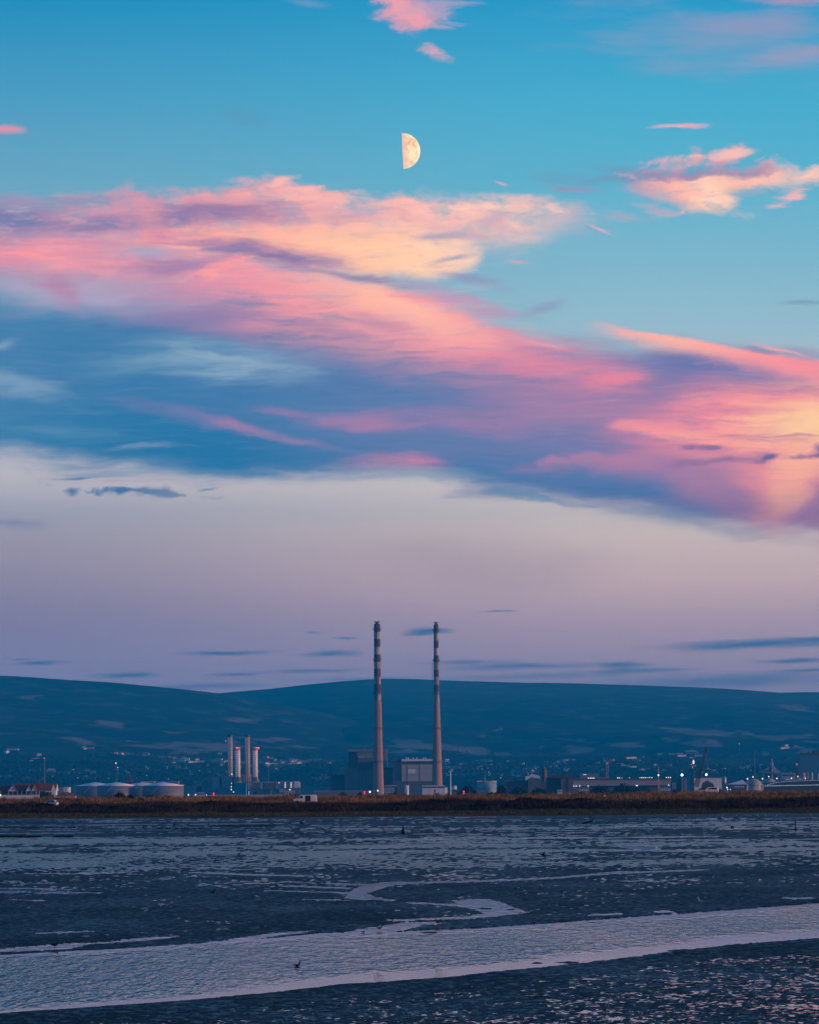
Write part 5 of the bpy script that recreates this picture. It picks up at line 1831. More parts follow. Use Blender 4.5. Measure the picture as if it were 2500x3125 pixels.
def crawler_crane():
    t, a, b = lattice_mast('crawler_crane', 'dark lattice boom crane leaning to the right beside the white shed', 'crane', 2125, 2400, 2155, 2288, 3400.0, 3.4, 2.0, DSTEEL, 26)
    MB().mat(DSTEEL).box(b.x - 1.4, b.x + 1.2, -1.0, 1.0, b.z - 1.5, b.z + 2.2).build('boom_head', t.o)
    for k in range(2):
        MB().mat(DSTEEL).tube((b.x + 0.5 + k * 0.4, 0, b.z), (b.x + 0.9 + k * 0.4, 0, b.z - 30), 0.06, n=4).build('hoist_rope', t.o)
    MB().mat(DSTEEL).box(a.x - 5, a.x + 3, -2, 2, 1.4, 4.4).build('cab', t.o)
    MB().mat(RUBBER).box(a.x - 5, a.x + 4, -3, -1.6, 0, 1.39).box(a.x - 5, a.x + 4, 1.6, 3, 0, 1.39).build('tracks', t.o)


crawler_crane()


def tower_crane(label, px, py0, py1, jib_l, jib_r, Y, m=None, rootz=None):
    t = Thing('tower_crane', px, Y, label, 'crane')
    m = m or ORANGE
    b, c = t.pt(px, py0), t.pt(px, py1)
    mb = MB().mat(m)
    w = 1.2
    for sx in (-w, w):
        for sy in (-w, w):
            mb.tube((b[0] + sx, sy, 0), (c[0] + sx, sy, c[2]), 0.25, n=4)
    n = 12
    for k in range(n):
        z0, z1 = c[2] * k / n, c[2] * (k + 1) / n
        for sy in (-w, w):
            mb.tube((b[0] - w, sy, z0), (b[0] + w, sy, z1), 0.17, n=4)
            mb.tube((b[0] + w, sy, z0), (b[0] - w, sy, z1), 0.17, n=4)
    mb.build('mast', t.o)
    l, r = t.pt(jib_l, py1), t.pt(jib_r, py1)
    j = MB().mat(m)
    for zz in (0, 1.6):
        j.tube((l[0], 0, c[2] + zz), (r[0], 0, c[2] + zz), 0.25, n=4)
    k = int((r[0] - l[0]) / 2)
    for i in range(k):
        x = l[0] + (r[0] - l[0]) * i / k
        j.tube((x, 0, c[2]), (x + (r[0] - l[0]) / k, 0, c[2] + 1.6), 0.14, n=4)
    j.build('jib', t.o)
    MB().mat(WHITE).box(c[0] - 1.4, c[0] + 0.8, -2.6, -0.8, c[2] - 2.6, c[2] - 0.3).build('cab', t.o)
    return t


tower_crane('orange tower crane with a short jib to the right, behind the long warehouse', 1853, 2400, 2326, 1849, 1872, 5200.0)
tower_crane('brown harbour crane beside the big blue ship at the right edge', 2432, 2400, 2328, 2428, 2438, 4200.0, RUST)


def pole_lamp(px, py_top, py_lamp, Y, label, m, size, mast=0.35, name='lamp_mast', cat='lamp mast', top=None, stem=None, group=None):
    t = Thing(name, px, Y, label, cat, group)
    p = t.pt(px, py_top)
    MB().mat(stem or STEEL).tube((p[0], 0, 0), p, mast, mast * 0.6, 8).build('pole', t.o)
    q = t.pt(px, py_lamp, -mast - 0.4)
    MB().mat(m).ball((0, 0, 0), size).build('lamp', t.o, q, smooth_=True)
    if top:
        MB().mat(top).ball((0, 0, 0), 0.7, 0.7, 2.0).build('top_lamp', t.o, (p[0], 0, p[2]), smooth_=True)
    return t


PINKP = weathered('pinkish_pole', (0.40, 0.22, 0.20))
pole_lamp(2009.5, 2340, 2366, 3000.0, 'tall pinkish mast carrying a cluster of lamps halfway, in front of the long warehouse', LAMPW, 0.6, 0.55, stem=PINKP)
pole_lamp(2116.5, 2326, 2323, 3300.0, 'dark flare stack with a bright tip left of the leaning crane', LAMPD, 0.5, 0.75, 'flare_stack', 'stack', LAMPD, DSTEEL)
pole_lamp(2081.5, 2366, 2365, 3300.0, 'floodlight mast above the dark dome, left of the leaning crane', LAMPB, 0.95, 0.2)
pole_lamp(2155.5, 2365, 2364, 3300.0, 'floodlight mast above the white shed, right of the leaning crane', LAMPB, 0.85, 0.2)
pole_lamp(1129, 2417, 2416.5, 1500.0, 'yellow road lamp at the foot of the left striped chimney', LAMPW, 0.34, 0.08, 'road_lamp', 'street lamp')
pole_lamp(1153, 2413.5, 2413, 1500.0, 'white road lamp directly under the left striped chimney', LAMPW, 0.28, 0.08, 'road_lamp', 'street lamp')
pole_lamp(1.8, 2427.5, 2427, 1500.0, 'warm lamp in front of the clubhouse at the left edge', LAMPW, 0.30, 0.08, 'road_lamp', 'street lamp')
pole_lamp(575.6, 2426, 2425.5, 1500.0, 'white road lamp just right of the last storage tank', LAMPW, 0.24, 0.08, 'road_lamp', 'street lamp')
pole_lamp(597.4, 2426, 2425.5, 1500.0, 'white road lamp under the steel scaffold of the gas station', LAMPW, 0.24, 0.08, 'road_lamp', 'street lamp')
pole_lamp(631, 2426.5, 2426, 1500.0, 'faint road lamp left of the red traffic lights, below the blue blocks', LAMPW, 0.14, 0.08, 'road_lamp', 'street lamp')
pole_lamp(2218.5, 2404, 2403.5, 1500.0, 'yellow road lamp below the slim silo, right of the white van', LAMPW, 0.25, 0.08, 'road_lamp', 'street lamp')
pole_lamp(2221, 2409.5, 2409, 1400.0, 'tiny road lamp right of the white van, lower of two', LAMPW, 0.14, 0.08, 'road_lamp', 'street lamp')
pole_lamp(2229, 2409.5, 2409, 1400.0, 'tiny pinkish road lamp left of the pyramid roof', LAMPD, 0.16, 0.08, 'road_lamp', 'street lamp')
pole_lamp(354, 2329.5, 2329, 7200.0, 'lone bright lamp on the slope above the storage tanks', LAMPW, 1.1, 0.2, 'road_lamp', 'street lamp')
pole_lamp(360, 2342.5, 2342, 6800.0, 'small lamp just below the lone bright lamp on the slope', LAMPW, 0.7, 0.2, 'road_lamp', 'street lamp')
pole_lamp(2257, 2270.5, 2270, 9800.0, 'single light at a farm high on the right hand slope', LAMPC, 0.8, 0.2, 'road_lamp', 'street lamp')
pole_lamp(689, 2261.5, 2261, 9800.0, 'single light on the hillside just left of the tallest metal stack', LAMPC, 0.8, 0.2, 'road_lamp', 'street lamp')
pole_lamp(819, 2311, 2310.5, 6500.0, 'slim mast with a dim red light right of the four stacks', LAMPR, 1.0, 0.2, 'radio_mast', 'mast')


def traffic_light(px, py0, py1, Y, label):
    t = Thing('traffic_light', px, Y, label, 'traffic light')
    p, q = t.pt(px, py0), t.pt(px, py1)
    MB().mat(DSTEEL).tube((p[0], 0.15, 0), (p[0], 0.15, p[2] + 0.5), 0.08, n=6).build('pole', t.o)
    MB().mat(DSTEEL).box(p[0] - 0.3, p[0] + 0.3, 0.0, 0.12, q[2] - 0.5, p[2] + 0.5).build('housing', t.o)
    MB().mat(LAMPR).ball((0, 0, 0), 0.24).build('lens', t.o, (p[0], -0.1, p[2]), smooth_=True)
    MB().mat(LAMPR).ball((0, 0, 0), 0.24).build('lens', t.o, (q[0], -0.1, q[2]), smooth_=True)


traffic_light(1112.4, 2416.6, 2421.8, 1400.0, 'pair of red signal lights left of the yellow road lamp')
traffic_light(652.5, 2421, 2426, 1400.0, 'pair of red signal lights below the pale blue boiler blocks')
traffic_light(1415.6, 2415, 2421, 1400.0, 'pair of red signal lights by the brown shed, right of the right chimney')

# slim masts
lattice_mast('radio_mast', 'thin lattice radio mast with cross arms above the pale domes', 'mast', 2305, 2385, 2303, 2290, 4600.0, 1.5, 0.4, GREYC, 22)
lattice_mast('radio_mast', 'short lattice mast behind the pale blue flat topped tank', 'mast', 1480, 2400, 1480.5, 2367, 4700.0, 1.6, 0.8, STEEL, 8)
t = Thing('radar_tower', 1375, 4700.0, 'pale thin tower with a flat head right of the right striped chimney', 'tower')
p = t.pt(1375, 2355)
MB().mat(WHITE).tube((p[0], 0, 0), p, 0.9, 0.6, 10).build('pole', t.o)
MB().mat(WHITE).box(p[0] - 2.2, p[0] + 2.2, -1, 1, p[2], p[2] + 1.0).build('head', t.o)
t = Thing('brick_chimney', 135, 6400.0, 'slim red brick chimney with a pale top on the left slope', 'chimney')
p = t.pt(135, 2316)
MB().mat(BRICK).lathe([(1.5, 0), (1.1, p[2])], 14, (p[0], 0, 0)).build('shaft', t.o)
MB().mat(WHITE).lathe([(1.2, 0), (1.3, 1.6), (0.6, 2.2)], 14, p).build('cap', t.o)


def flats():
    P = slope_hit(155, 2368)
    t = Thing('apartment_block', 155, P.y, 'white block of flats with rows of windows by the slim brick chimney', 'flats', None, P.z - 3)
    t.box('wall', 141, 169, 2349, 2370, weathered('flats_white', (0.60, 0.52, 0.50), 0.12), 0, 14)
    t.box('penthouse', 146, 166, 2345.5, 2348.8, PALE, 2, 12)
    for r in range(3):
        for i in range(6):
            t.box('window', 142.5 + i * 4.4, 145 + i * 4.4, 2351.5 + r * 4.2, 2354 + r * 4.2, GLASS, -0.25, -0.02)


flats()


def pyramid_market():
    t = Thing('pyramid_pavilion', 2250, 3400.0, 'low pavilion under a pale lean pyramid roof left of the domes', 'pavilion')
    a, b, z0, z1 = t.q(2221, 2280, 2394, 2380)
    MB().mat(DARKC).box(a + 2, b - 0.5, 1, 16, 0, z0).build('wall', t.o)
    MB().mat(WHITE).add([(a, 0, z0), (b, 0, z0), (b, 17, z0), (a, 17, z0), (b - 3, 8, z1)], [(0, 1, 4), (1, 2, 4), (2, 3, 4), (3, 0, 4), (3, 2, 1, 0)]).build('roof', t.o)
    for i in range(6):
        MB().mat(LAMPC).ball((0, 0, 0), 0.18).build('lamp', t.o, t.pt(2244 + i * 5, 2401.5, 0.8), smooth_=True)


pyramid_market()


def dome_tent(px0, px1, py0, py1, Y, label, lamp=None):
    t = Thing('dome_silo', (px0 + px1) / 2, Y, label, 'dome', 'pale domes with a lamp on top')
    a, b, z0, z1 = t.q(px0, px1, py1, py0)
    r, cx = (b - a) / 2, (a + b) / 2
    h = z1 - z0
    MB().mat(weathered('dome_membrane', (0.30, 0.30, 0.32), 0.1)).lathe([(r, z0 - 1.2), (r, z0), (r * 0.86, z0 + h * 0.45), (r * 0.55, z0 + h * 0.8), (r * 0.22, z0 + h * 0.95), (0.3, z1)], 32, (cx, r, 0)).build('shell', t.o, smooth_=True)
    MB().mat(PALE).lathe([(r * 0.97, 0), (r * 0.97, z0 - 1.21)], 32, (cx, r, 0)).build('drum', t.o, smooth_=True)
    if lamp:
        MB().mat(LAMPW).ball((0, 0, 0), 0.52).build('lamp', t.o, t.pt(lamp[0], lamp[1], r - 0.2), smooth_=True)
        MB().mat(DSTEEL).tube((cx, r, z1 - 0.2), (cx, r, z1 + 1.2), 0.15, n=5).build('lamp_post', t.o)


dome_tent(2277, 2328, 2376, 2394, 3500.0, 'largest pale dome with a lamp on top, right of the pyramid roof', (2300.3, 2371))
dome_tent(2327, 2371, 2375, 2387, 3600.0, 'second pale dome from the left, behind the dark curved terminal', (2348.3, 2370))
dome_tent(2381, 2415, 2373.5, 2385, 3700.0, 'third pale dome, low and half hidden behind the dark curved terminal', None)
dome_tent(2424, 2452, 2373, 2384, 3750.0, 'rightmost pale dome, behind the slim posts', (2436.5, 2369.5))
for px, py, l in ((2281.2, 2376.5, 'bright lamp on a post at the left foot of the largest dome'), (2327, 2376.5, 'bright lamp on a post between the first and second dome'),
                  (2370.8, 2375.5, 'bright lamp on a post between the second and third dome'), (2415.6, 2375, 'bright lamp on a post right of the third dome'), (2457.3, 2375, 'bright lamp on a post right of the last dome, among the slim posts')):
    pole_lamp(px, py, py, 3300.0, l, LAMPW, 0.52, 0.12, 'road_lamp', 'street lamp')


def terminal():
    t = Thing('curved_terminal', 2420, 3200.0, 'long dark blue terminal with a curved roof and two rows of small lights', 'terminal')
    up = [(2334, 2398), (2345, 2393), (2360, 2388.5), (2385, 2384.5), (2420, 2382), (2470, 2380), (2560, 2378), (2700, 2377)]
    pts = [t.pt(*q) for q in up]
    poly = [(pts[0][0], 0.0), (pts[-1][0], 0.0)] + [(p[0], p[2]) for p in reversed(pts)]
    MB().mat(weathered('terminal_blue', (0.03, 0.055, 0.085), 0.15)).slab(poly, 0, 30).build('wall', t.o)
    rf = MB().mat(weathered('terminal_roof', (0.06, 0.09, 0.12), 0.12))
    for k in range(len(pts) - 1):
        a, b = pts[k], pts[k + 1]
        rf.add([(a[0], -0.6, a[2]), (b[0], -0.6, b[2]), (b[0], 31, b[2]), (a[0], 31, a[2]), (a[0], -0.6, a[2] + 0.45), (b[0], -0.6, b[2] + 0.45), (b[0], 31, b[2] + 0.45), (a[0], 31, a[2] + 0.45)],
               [(3, 2, 1, 0), (4, 5, 6, 7), (0, 1, 5, 4), (1, 2, 6, 5), (2, 3, 7, 6), (3, 0, 4, 7)])
    rf.build('roof', t.o)
    rs = np.random.default_rng(8)
    for i in range(24):
        px = 2336 + i * 7.1
        o = MB().mat(LAMPC).ball((0, 0, 0), 0.27).build('lamp', t.o, t.pt(px, 2398.5 - 0.018 * (px - 2336), -0.25), smooth_=True)
    for i in range(20):
        px = 2345 + i * 8
        py = np.interp(px, [q[0] for q in up], [q[1] for q in up]) + 1.6
        MB().mat(LAMPC).ball((0, 0, 0), 0.24).build('lamp', t.o, t.pt(px, py, -0.25), smooth_=True)
    for px in (2281, 2316, 2328):
        q = t.pt(px, 2394)
        MB().mat(WHITE).tube((q[0] - 0.6, -1.5, 0), (q[0], -1.5, q[2]), 0.45, 0.3, 8).build('prop', t.o)


terminal()
for px, l in ((2426, 'slim reddish post nearest the third dome, leftmost of the row of posts'), (2451.5, 'reddish post second from left in the row above the dark terminal'), (2456, 'pale thin post close beside the second reddish post'),
              (2465.5, 'brown post in the middle of the row above the dark terminal'), (2479, 'tall pale post in the right half of the row'), (2499, 'pale post at the very right edge of the picture')):
    py = {2426: 2360, 2451.5: 2358, 2456: 2358, 2465.5: 2356, 2479: 2357, 2499: 2360}[px]
    t = Thing('steel_post', px, 3230.0, l, 'post', 'posts above the dark terminal')
    p = t.pt(px, py)
    MB().mat(PINKP if px in (2426, 2451.5, 2465.5) else WHITE).lathe([(0.40, 0), (0.34, p[2] - 0.4), (0.42, p[2] - 0.35), (0.42, p[2])], 10, (p[0], 0, 0)).build('pole', t.o)


def cable_bridge():
    t = Thing('cable_stayed_bridge', 2356, 6200.0, 'distant cable stayed bridge with one leaning white pylon among the trees at right', 'bridge')
    a, b = t.pt(2358, 2352), t.pt(2356, 2317)
    MB().mat(PINKP).tube((a[0], 0, 0), b, 1.5, 0.9, 8).build('pylon', t.o)
    mb = MB().mat(STEEL)
    for i in range(12):
        e = t.pt(2364 + i * 1.9, 2358)
        mb.tube((b[0] + (a[0] - b[0]) * i / 16, 0, b[2] - (b[2] - a[2]) * i / 16), (e[0], 0, e[2]), 0.16, n=4)
        e = t.pt(2346 - i * 2.2, 2352)
        mb.tube((b[0] + (a[0] - b[0]) * i / 16, 0, b[2] - (b[2] - a[2]) * i / 16), (e[0], 0, e[2]), 0.10, n=4)
    mb.build('cables', t.o)
    l, r = t.pt(2318, 2353), t.pt(2390, 2359)
    MB().mat(GREYC).slab([(l[0], l[2] - 2), (r[0], r[2] - 2), (r[0], r[2]), (l[0], l[2])], -4, 4).build('deck', t.o)
    for px in (2330, 2375):
        q = t.pt(px, 2357)
        MB().mat(GREYC).box(q[0] - 1, q[0] + 1, -2, 2, 0, q[2] - 1).build('pier', t.o)


cable_bridge()


def ship():
    t = Thing('ferry', 2475, 4500.0, 'huge pale blue ship side with a brown upper deck at the right edge', 'ship')
    pts = [t.pt(*q) for q in ((2431, 2420), (2720, 2420), (2720, 2302), (2450, 2304), (2444, 2310))]
    MB().mat(BLUEHULL := weathered('ship_blue', (0.035, 0.16, 0.27), 0.08, 0.03)).slab([(p[0], p[2]) for p in pts], 0, 28).build('hull', t.o)
    t.box('upper_deck', 2449, 2720, 2297.5, 2301.8, RUST, -1, 29)
    t.box('superstructure', 2484, 2720, 2290, 2297.3, DARKC, 3, 25)
    for i in range(9):
        t.box('window', 2488 + i * 12, 2494 + i * 12, 2291, 2294, GLASS, 2.8, 2.98)
    simple_shed('low_office', 'low pale blue office block left of the big ship, behind the domes', 'building', 2384, 2425, 2358.5, 2390, 4700.0, BLUEP, PALE, 14, 1.2, windows=(2387, 2423, 2364, 2368, 8, GLASS))


ship()


# ------------------------------------------------------------------ walls, frames and small sheds along the shore road
t = Thing('boundary_wall', 1030, 3000.0, 'long pale boundary wall at the foot of the dark power station', 'wall')
t.box('wall', 957, 1145, 2414.5, 2436, BLUED, 0, 1.2, True)
t.box('coping', 956.5, 1145.5, 2413, 2414.3, PALE, -0.3, 1.5)
t = Thing('boundary_wall', 700, 2900.0, 'long white boundary wall below the gas power station', 'wall')
t.box('wall', 590, 862, 2427, 2440, PALE, 0, 1.0, True)
t.box('coping', 589.5, 862.5, 2425.9, 2426.8, WHITE, -0.2, 1.2)


def steel_frame(name, label, px0, px1, py0, py1, Y, nx, nz):
    t = Thing(name, (px0 + px1) / 2, Y, label, 'pipe rack')
    a, b, z0, z1 = t.q(px0, px1, py1, py0)
    for i in range(nx + 1):
        x = a + (b - a) * i / nx
        MB().mat(WHITE).box(x - 0.14, x + 0.14, 0, 0.3, 0, z1).build('post', t.o)
    for k in range(nz + 1):
        z = z0 + (z1 - z0) * k / nz
        MB().mat(WHITE).box(a, b, -0.12, -0.01, z - 0.14, z + 0.14).build('rail', t.o)
    return t


steel_frame('pipe_rack', 'white steel pipe rack at the foot of the left striped chimney', 1162, 1203, 2405, 2424, 3600.0, 8, 3)
simple_shed('pipe_shed', 'flat pinkish shed roof behind the white pipe rack', 'shed', 1174, 1212, 2396, 2424, 3900.0, DARKC, PALE, 10, 3.5)
steel_frame('pipe_rack', 'pale steel pipe rack left of the gas station lamps, above the shore road', 604, 624, 2419, 2432, 3200.0, 3, 1)
steel_frame('pipe_rack', 'short pale rack of pipes right of the gas station', 870, 900, 2414, 2430, 3000.0, 6, 1)
simple_shed('shore_shed', 'pale low shed with a flat roof behind the bushes, right of the flat topped tank', 'shed', 1432, 1478, 2414, 2432, 3000.0, BLUED, PALE, 8, 1.0)


# ------------------------------------------------------------------ houses on the slopes
def house_mesh(w, d, h, rh, wall, roof, hip=False, win=True):
    mb = MB().mat(wall).box(-w / 2, w / 2, 0, d, -3, h)
    mb.mat(roof)
    prism_roof(mb, -w / 2 - 0.3, w / 2 + 0.3, -0.4, d + 0.4, h, h + rh, 'x', 2.0 if hip else 0.0)
    if win:
        mb.mat(GLASS)
        n = max(2, int(w / 3))
        for i in range(n):
            x = -w / 2 + w * (i + 0.5) / n
            for z in ([1.0, 3.8] if h > 5 else [1.0]):
                mb.box(x - 0.5, x + 0.5, -0.06, -0.01, z, z + 1.2)
    return mb.mesh('house')


def houses():
    rs = random.Random(12)
    HW = [weathered('house_white', (0.72, 0.69, 0.66), 0.08, 0.2), weathered('house_cream', (0.66, 0.54, 0.44), 0.08, 0.2), weathered('house_rose', (0.52, 0.34, 0.29), 0.1, 0.2), weathered('house_grey', (0.42, 0.43, 0.45), 0.1, 0.2)]
    RF = [ROOFD, weathered('roof_brown', (0.13, 0.08, 0.065)), weathered('roof_grey', (0.20, 0.20, 0.21))]
    V = []
    for k in range(10):
        V.append(house_mesh(rs.uniform(7, 12) if k < 6 else rs.uniform(14, 30), rs.uniform(7, 9), rs.choice([3.0, 5.6]), rs.uniform(1.4, 2.6), HW[k % 4] if k % 3 else HW[0], RF[k % 3], k % 2 == 0))
    zones = [(0, 40, 2370, 2384, 7), (60, 130, 2374, 2388, 8), (90, 260, 2352, 2362, 10), (225, 420, 2350, 2378, 36), (430, 600, 2340, 2372, 34), (470, 700, 2316, 2332, 16), (330, 460, 2300, 2312, 7), (600, 720, 2340, 2370, 22),
             (735, 770, 2335, 2352, 6), (790, 900, 2316, 2352, 22), (860, 1010, 2322, 2338, 20), (1360, 1560, 2325, 2368, 66), (1560, 1700, 2318, 2372, 24), (1700, 1960, 2314, 2352, 34), (1950, 2120, 2340, 2362, 18), (2090, 2300, 2340, 2360, 20),
             (1990, 2140, 2296, 2320, 10), (2230, 2420, 2330, 2356, 12), (2400, 2500, 2280, 2296, 6), (0, 140, 2290, 2325, 8), (255, 300, 2276, 2286, 4), (950, 1010, 2364, 2378, 6), (1500, 1760, 2352, 2374, 16)]
    labels = 'tiny pale house half hidden in the dark trees of the distant suburbs'
    n = 0
    for x0, x1, y0, y1, c in zones:
        for _ in range(int(c * 0.72)):
            px, py = rs.uniform(x0, x1), rs.uniform(y0, y1)
            py = y0 + (y1 - y0) * round((py - y0) / (y1 - y0) * 4) / 4 + rs.uniform(-1, 1)
            P = slope_hit(px, py)
            o = link('house', rs.choice(V))
            o.location = P
            o.rotation_euler = (0, 0, rs.uniform(-0.3, 0.9))
            tag(o, labels, 'house', 'houses of the distant suburbs')
            n += 1
    return n


NH = houses()


def long_block(px0, px1, py0, py1, label, m, nwin, Y=None):
    P = slope_hit((px0 + px1) / 2, py1)
    Y = P.y
    t = Thing('apartment_block', (px0 + px1) / 2, Y, label, 'flats', None, P.z - 4)
    t.box('wall', px0, px1, py0, py1 + 3, m, 0, 14)
    t.box('roof', px0 - 0.3, px1 + 0.3, py0 - 1.2, py0 - 0.1, ROOFD, -0.5, 14.5)
    w = (px1 - px0) / nwin
    for i in range(nwin):
        t.box('window', px0 + w * (i + 0.25), px0 + w * (i + 0.75), py0 + 1.2, py0 + 2.8, GLASS, -0.3, -0.02)


CREAM = weathered('flats_cream', (0.62, 0.50, 0.42))
long_block(826, 842, 2332, 2344, 'pale blue framed block of flats right of the four stacks', BLUEP, 4)
long_block(906, 952, 2321, 2331, 'long cream block of flats, highest of the group right of the four stacks', CREAM, 10)
long_block(848, 882, 2323, 2331, 'long low rose block of flats above the rounded white plant end', weathered('flats_rose', (0.42, 0.30, 0.28)), 8)
long_block(960, 1000, 2319, 2327, 'grey terrace of flats left of the dark power station', GREYC, 9)
long_block(882, 891, 2336, 2346, 'small reddish block of flats below the long rose block', BRICK, 2)
long_block(896, 914, 2339, 2346, 'white block of flats with dark windows below the long cream block', WHITE, 5)
long_block(952, 1010, 2370, 2382, 'low pale office buildings just left of the dark power station', PALE, 10)
long_block(432, 450, 2300, 2304.5, 'bright white farm building on the left hillside', WHITE, 4)
long_block(476, 520, 2308, 2311.5, 'long bright cream barn on the left hillside', CREAM, 5)
long_block(540, 566, 2320, 2325, 'white pair of barns on the lower left hillside', WHITE, 4)
long_block(585, 620, 2322, 2327, 'bright white school building left of the four stacks', WHITE, 6)
long_block(664, 676, 2297, 2303, 'white windowed house on the hillside left of the tallest stack', WHITE, 3)
long_block(1435, 1449, 2329, 2335, 'bright white villa among the trees right of the right striped chimney', WHITE, 4)
long_block(1512, 1536, 2349, 2352.5, 'pink terrace of houses above the flat topped tank', weathered('terrace_pink', (0.60, 0.40, 0.36)), 7)
long_block(1460, 1500, 2348.5, 2351.5, 'thin pink terrace of houses left of the other pink terrace', weathered('terrace_pink', (0.60, 0.40, 0.36)), 9)
long_block(2007, 2022, 2298, 2305, 'pale square house high on the slope above the tall pinkish mast', PALE, 3)
long_block(2042, 2060, 2299, 2303, 'pale wide house on the slope right of the tall pinkish mast', WHITE, 4)
long_block(256, 286, 2281, 2284.5, 'white farm buildings in a row high on the left mountain', WHITE, 5)


def street_lights():
    rs = random.Random(5)
    m = MB().mat(DSTEEL).tube((0, 0, -6), (0, 0, 0), 0.12, n=4)
    m.mat(LAMPC).ball((0, 0, 0.4), 0.55, n=6, m=4)
    a = m.mesh('street_light')
    m = MB().mat(DSTEEL).tube((0, 0, -6), (0, 0, 0), 0.12, n=4)
    m.mat(LAMPD).ball((0, 0, 0.4), 0.55, n=6, m=4)
    b = m.mesh('street_light')
    for x0, x1, y0, y1, c in ((0, 260, 2362, 2388, 7), (225, 600, 2352, 2388, 15), (600, 900, 2335, 2372, 8), (1370, 1720, 2340, 2384, 17), (1720, 2060, 2318, 2360, 9), (2060, 2330, 2340, 2366, 8)):
        for _ in range(c):
            P = slope_hit(rs.uniform(x0, x1), rs.uniform(y0, y1))
            o = link('street_light', a if rs.random() < 0.6 else b)
            o.location = (P.x, P.y - 6, P.z + 6.5)
            k = rs.choice((0.6, 0.8, 1.0, 1.3))
            o.scale = (k, k, 1)
            tag(o, 'pinpoint street light among the trees of the distant suburbs', 'street light', 'street lights of the distant suburbs')


street_lights()


# ------------------------------------------------------------------ trees
def leaf_cloud(rng, n, cx, cy, cz, rx, ry, rz, size, co, shell=0.55):
    d = rng.normal(size=(n, 3))
    d /= np.linalg.norm(d, axis=1)[:, None] + 1e-9
    d[:, 2] = np.abs(d[:, 2]) * 0.95 - 0.15 * (rng.random(n) < 0.3)
    r = shell + (1 - shell) * rng.random(n) ** 0.5
    p = d * r[:, None] * np.array([rx, ry, rz]) + np.array([cx, cy, cz])
    a, b = rng.normal(size=(n, 3)), rng.normal(size=(n, 3))
    s = size * rng.uniform(0.5, 1.3, n)[:, None]
    a = a / np.linalg.norm(a, axis=1)[:, None] * s
    b = b / np.linalg.norm(b, axis=1)[:, None] * s
    co.append(np.stack([p - a, p + b, p + a], 1).reshape(-1, 3))


def woods():
    rng = np.random.default_rng(17)
    co = []
    bands_ = [(-40, 330, 2326, 2352, 300), (-40, 600, 2352, 2396, 420), (300, 700, 2336, 2372, 260), (600, 1060, 2342, 2400, 520), (930, 1060, 2330, 2352, 110), (1350, 1760, 2330, 2400, 460), (1740, 2100, 2326, 2376, 300),
              (2050, 2540, 2340, 2384, 320), (2320, 2390, 2346, 2366, 90), (0, 2500, 2300, 2334, 260)]
    for x0, x1, y0, y1, n in bands_:
        for _ in range(n):
            px, py = rng.uniform(x0, x1), rng.uniform(y0, y1)
            P = slope_hit(px, py + 4)
            s = rng.uniform(0.7, 1.4)
            leaf_cloud(rng, 34, P.x, P.y, P.z + 1, 7.5 * s, 6 * s, 10.5 * s, 2.3 * s, co)
    co = np.concatenate(co)
    me = poly_mesh('woodland', co, np.arange(len(co)), np.full(len(co) // 3, 3), [leafy('far_leaves', (0.020, 0.034, 0.020), 0.6)], np.zeros(len(co) // 3))
    tag(link('woodland', me), kind='stuff')


woods()
BUSHM = leafy('bush_leaves', (0.022, 0.030, 0.018), 0.6)
BARK = weathered('bark', (0.05, 0.035, 0.025), 0.3, 2.0, 0.9)


def bush(px0, px1, py_top, Y, label, z=None, cat='bush', name='bush', group=None, seed=1, dense=1.0, mat=None, depth=0.7, clumps=7):
    rng = np.random.default_rng(seed)
    a, b = at(px0, py_top, Y), at(px1, py_top, Y)
    cx, w = (a.x + b.x) / 2, (b.x - a.x)
    zb = z if z is not None else float(bank_h(np.array([cx]), np.array([Y]))[0]) if Y < 1100 else 1.2
    h = (a.z + b.z) / 2 - zb
    root = empty(name, (cx, Y, zb), label, cat, group)
    co = []
    n = int(900 * dense)
    size = max(w, h) * 0.055
    for k in range(clumps):
        u = (k + 0.5) / clumps * 2 - 1 + rng.uniform(-0.1, 0.1)
        hh = h * math.sqrt(max(0.12, 1 - 0.8 * u * u)) * rng.uniform(0.86, 1.0)
        leaf_cloud(rng, n // clumps, u * w * 0.40, rng.uniform(-0.25, 0.25) * w * depth, hh * 0.38, w * 0.16 + h * 0.10, w * depth * 0.3, hh * 0.60, size, co, 0.35)
    leaf_cloud(rng, n // 2, 0, 0, h * 0.25, w * 0.42, w * depth * 0.4, h * 0.55, size * 1.2, co, 0.2)
    co = np.concatenate(co)
    co[:, 2] = np.maximum(co[:, 2], -0.2)
    link('crown', poly_mesh('crown', co, np.arange(len(co)), np.full(len(co) // 3, 3), [mat or BUSHM], np.zeros(len(co) // 3)), root)
    st = MB().mat(BARK)
    for k in range(5):
        t = 2 * math.pi * k / 5
        st.tube((0.05 * w * math.cos(t), 0.05 * w * math.sin(t), -0.2), (0.26 * w * math.cos(t), 0.2 * w * math.sin(t), h * 0.7), 0.035 * h, 0.012 * h, 6)
    st.build('trunk', root)
    return root


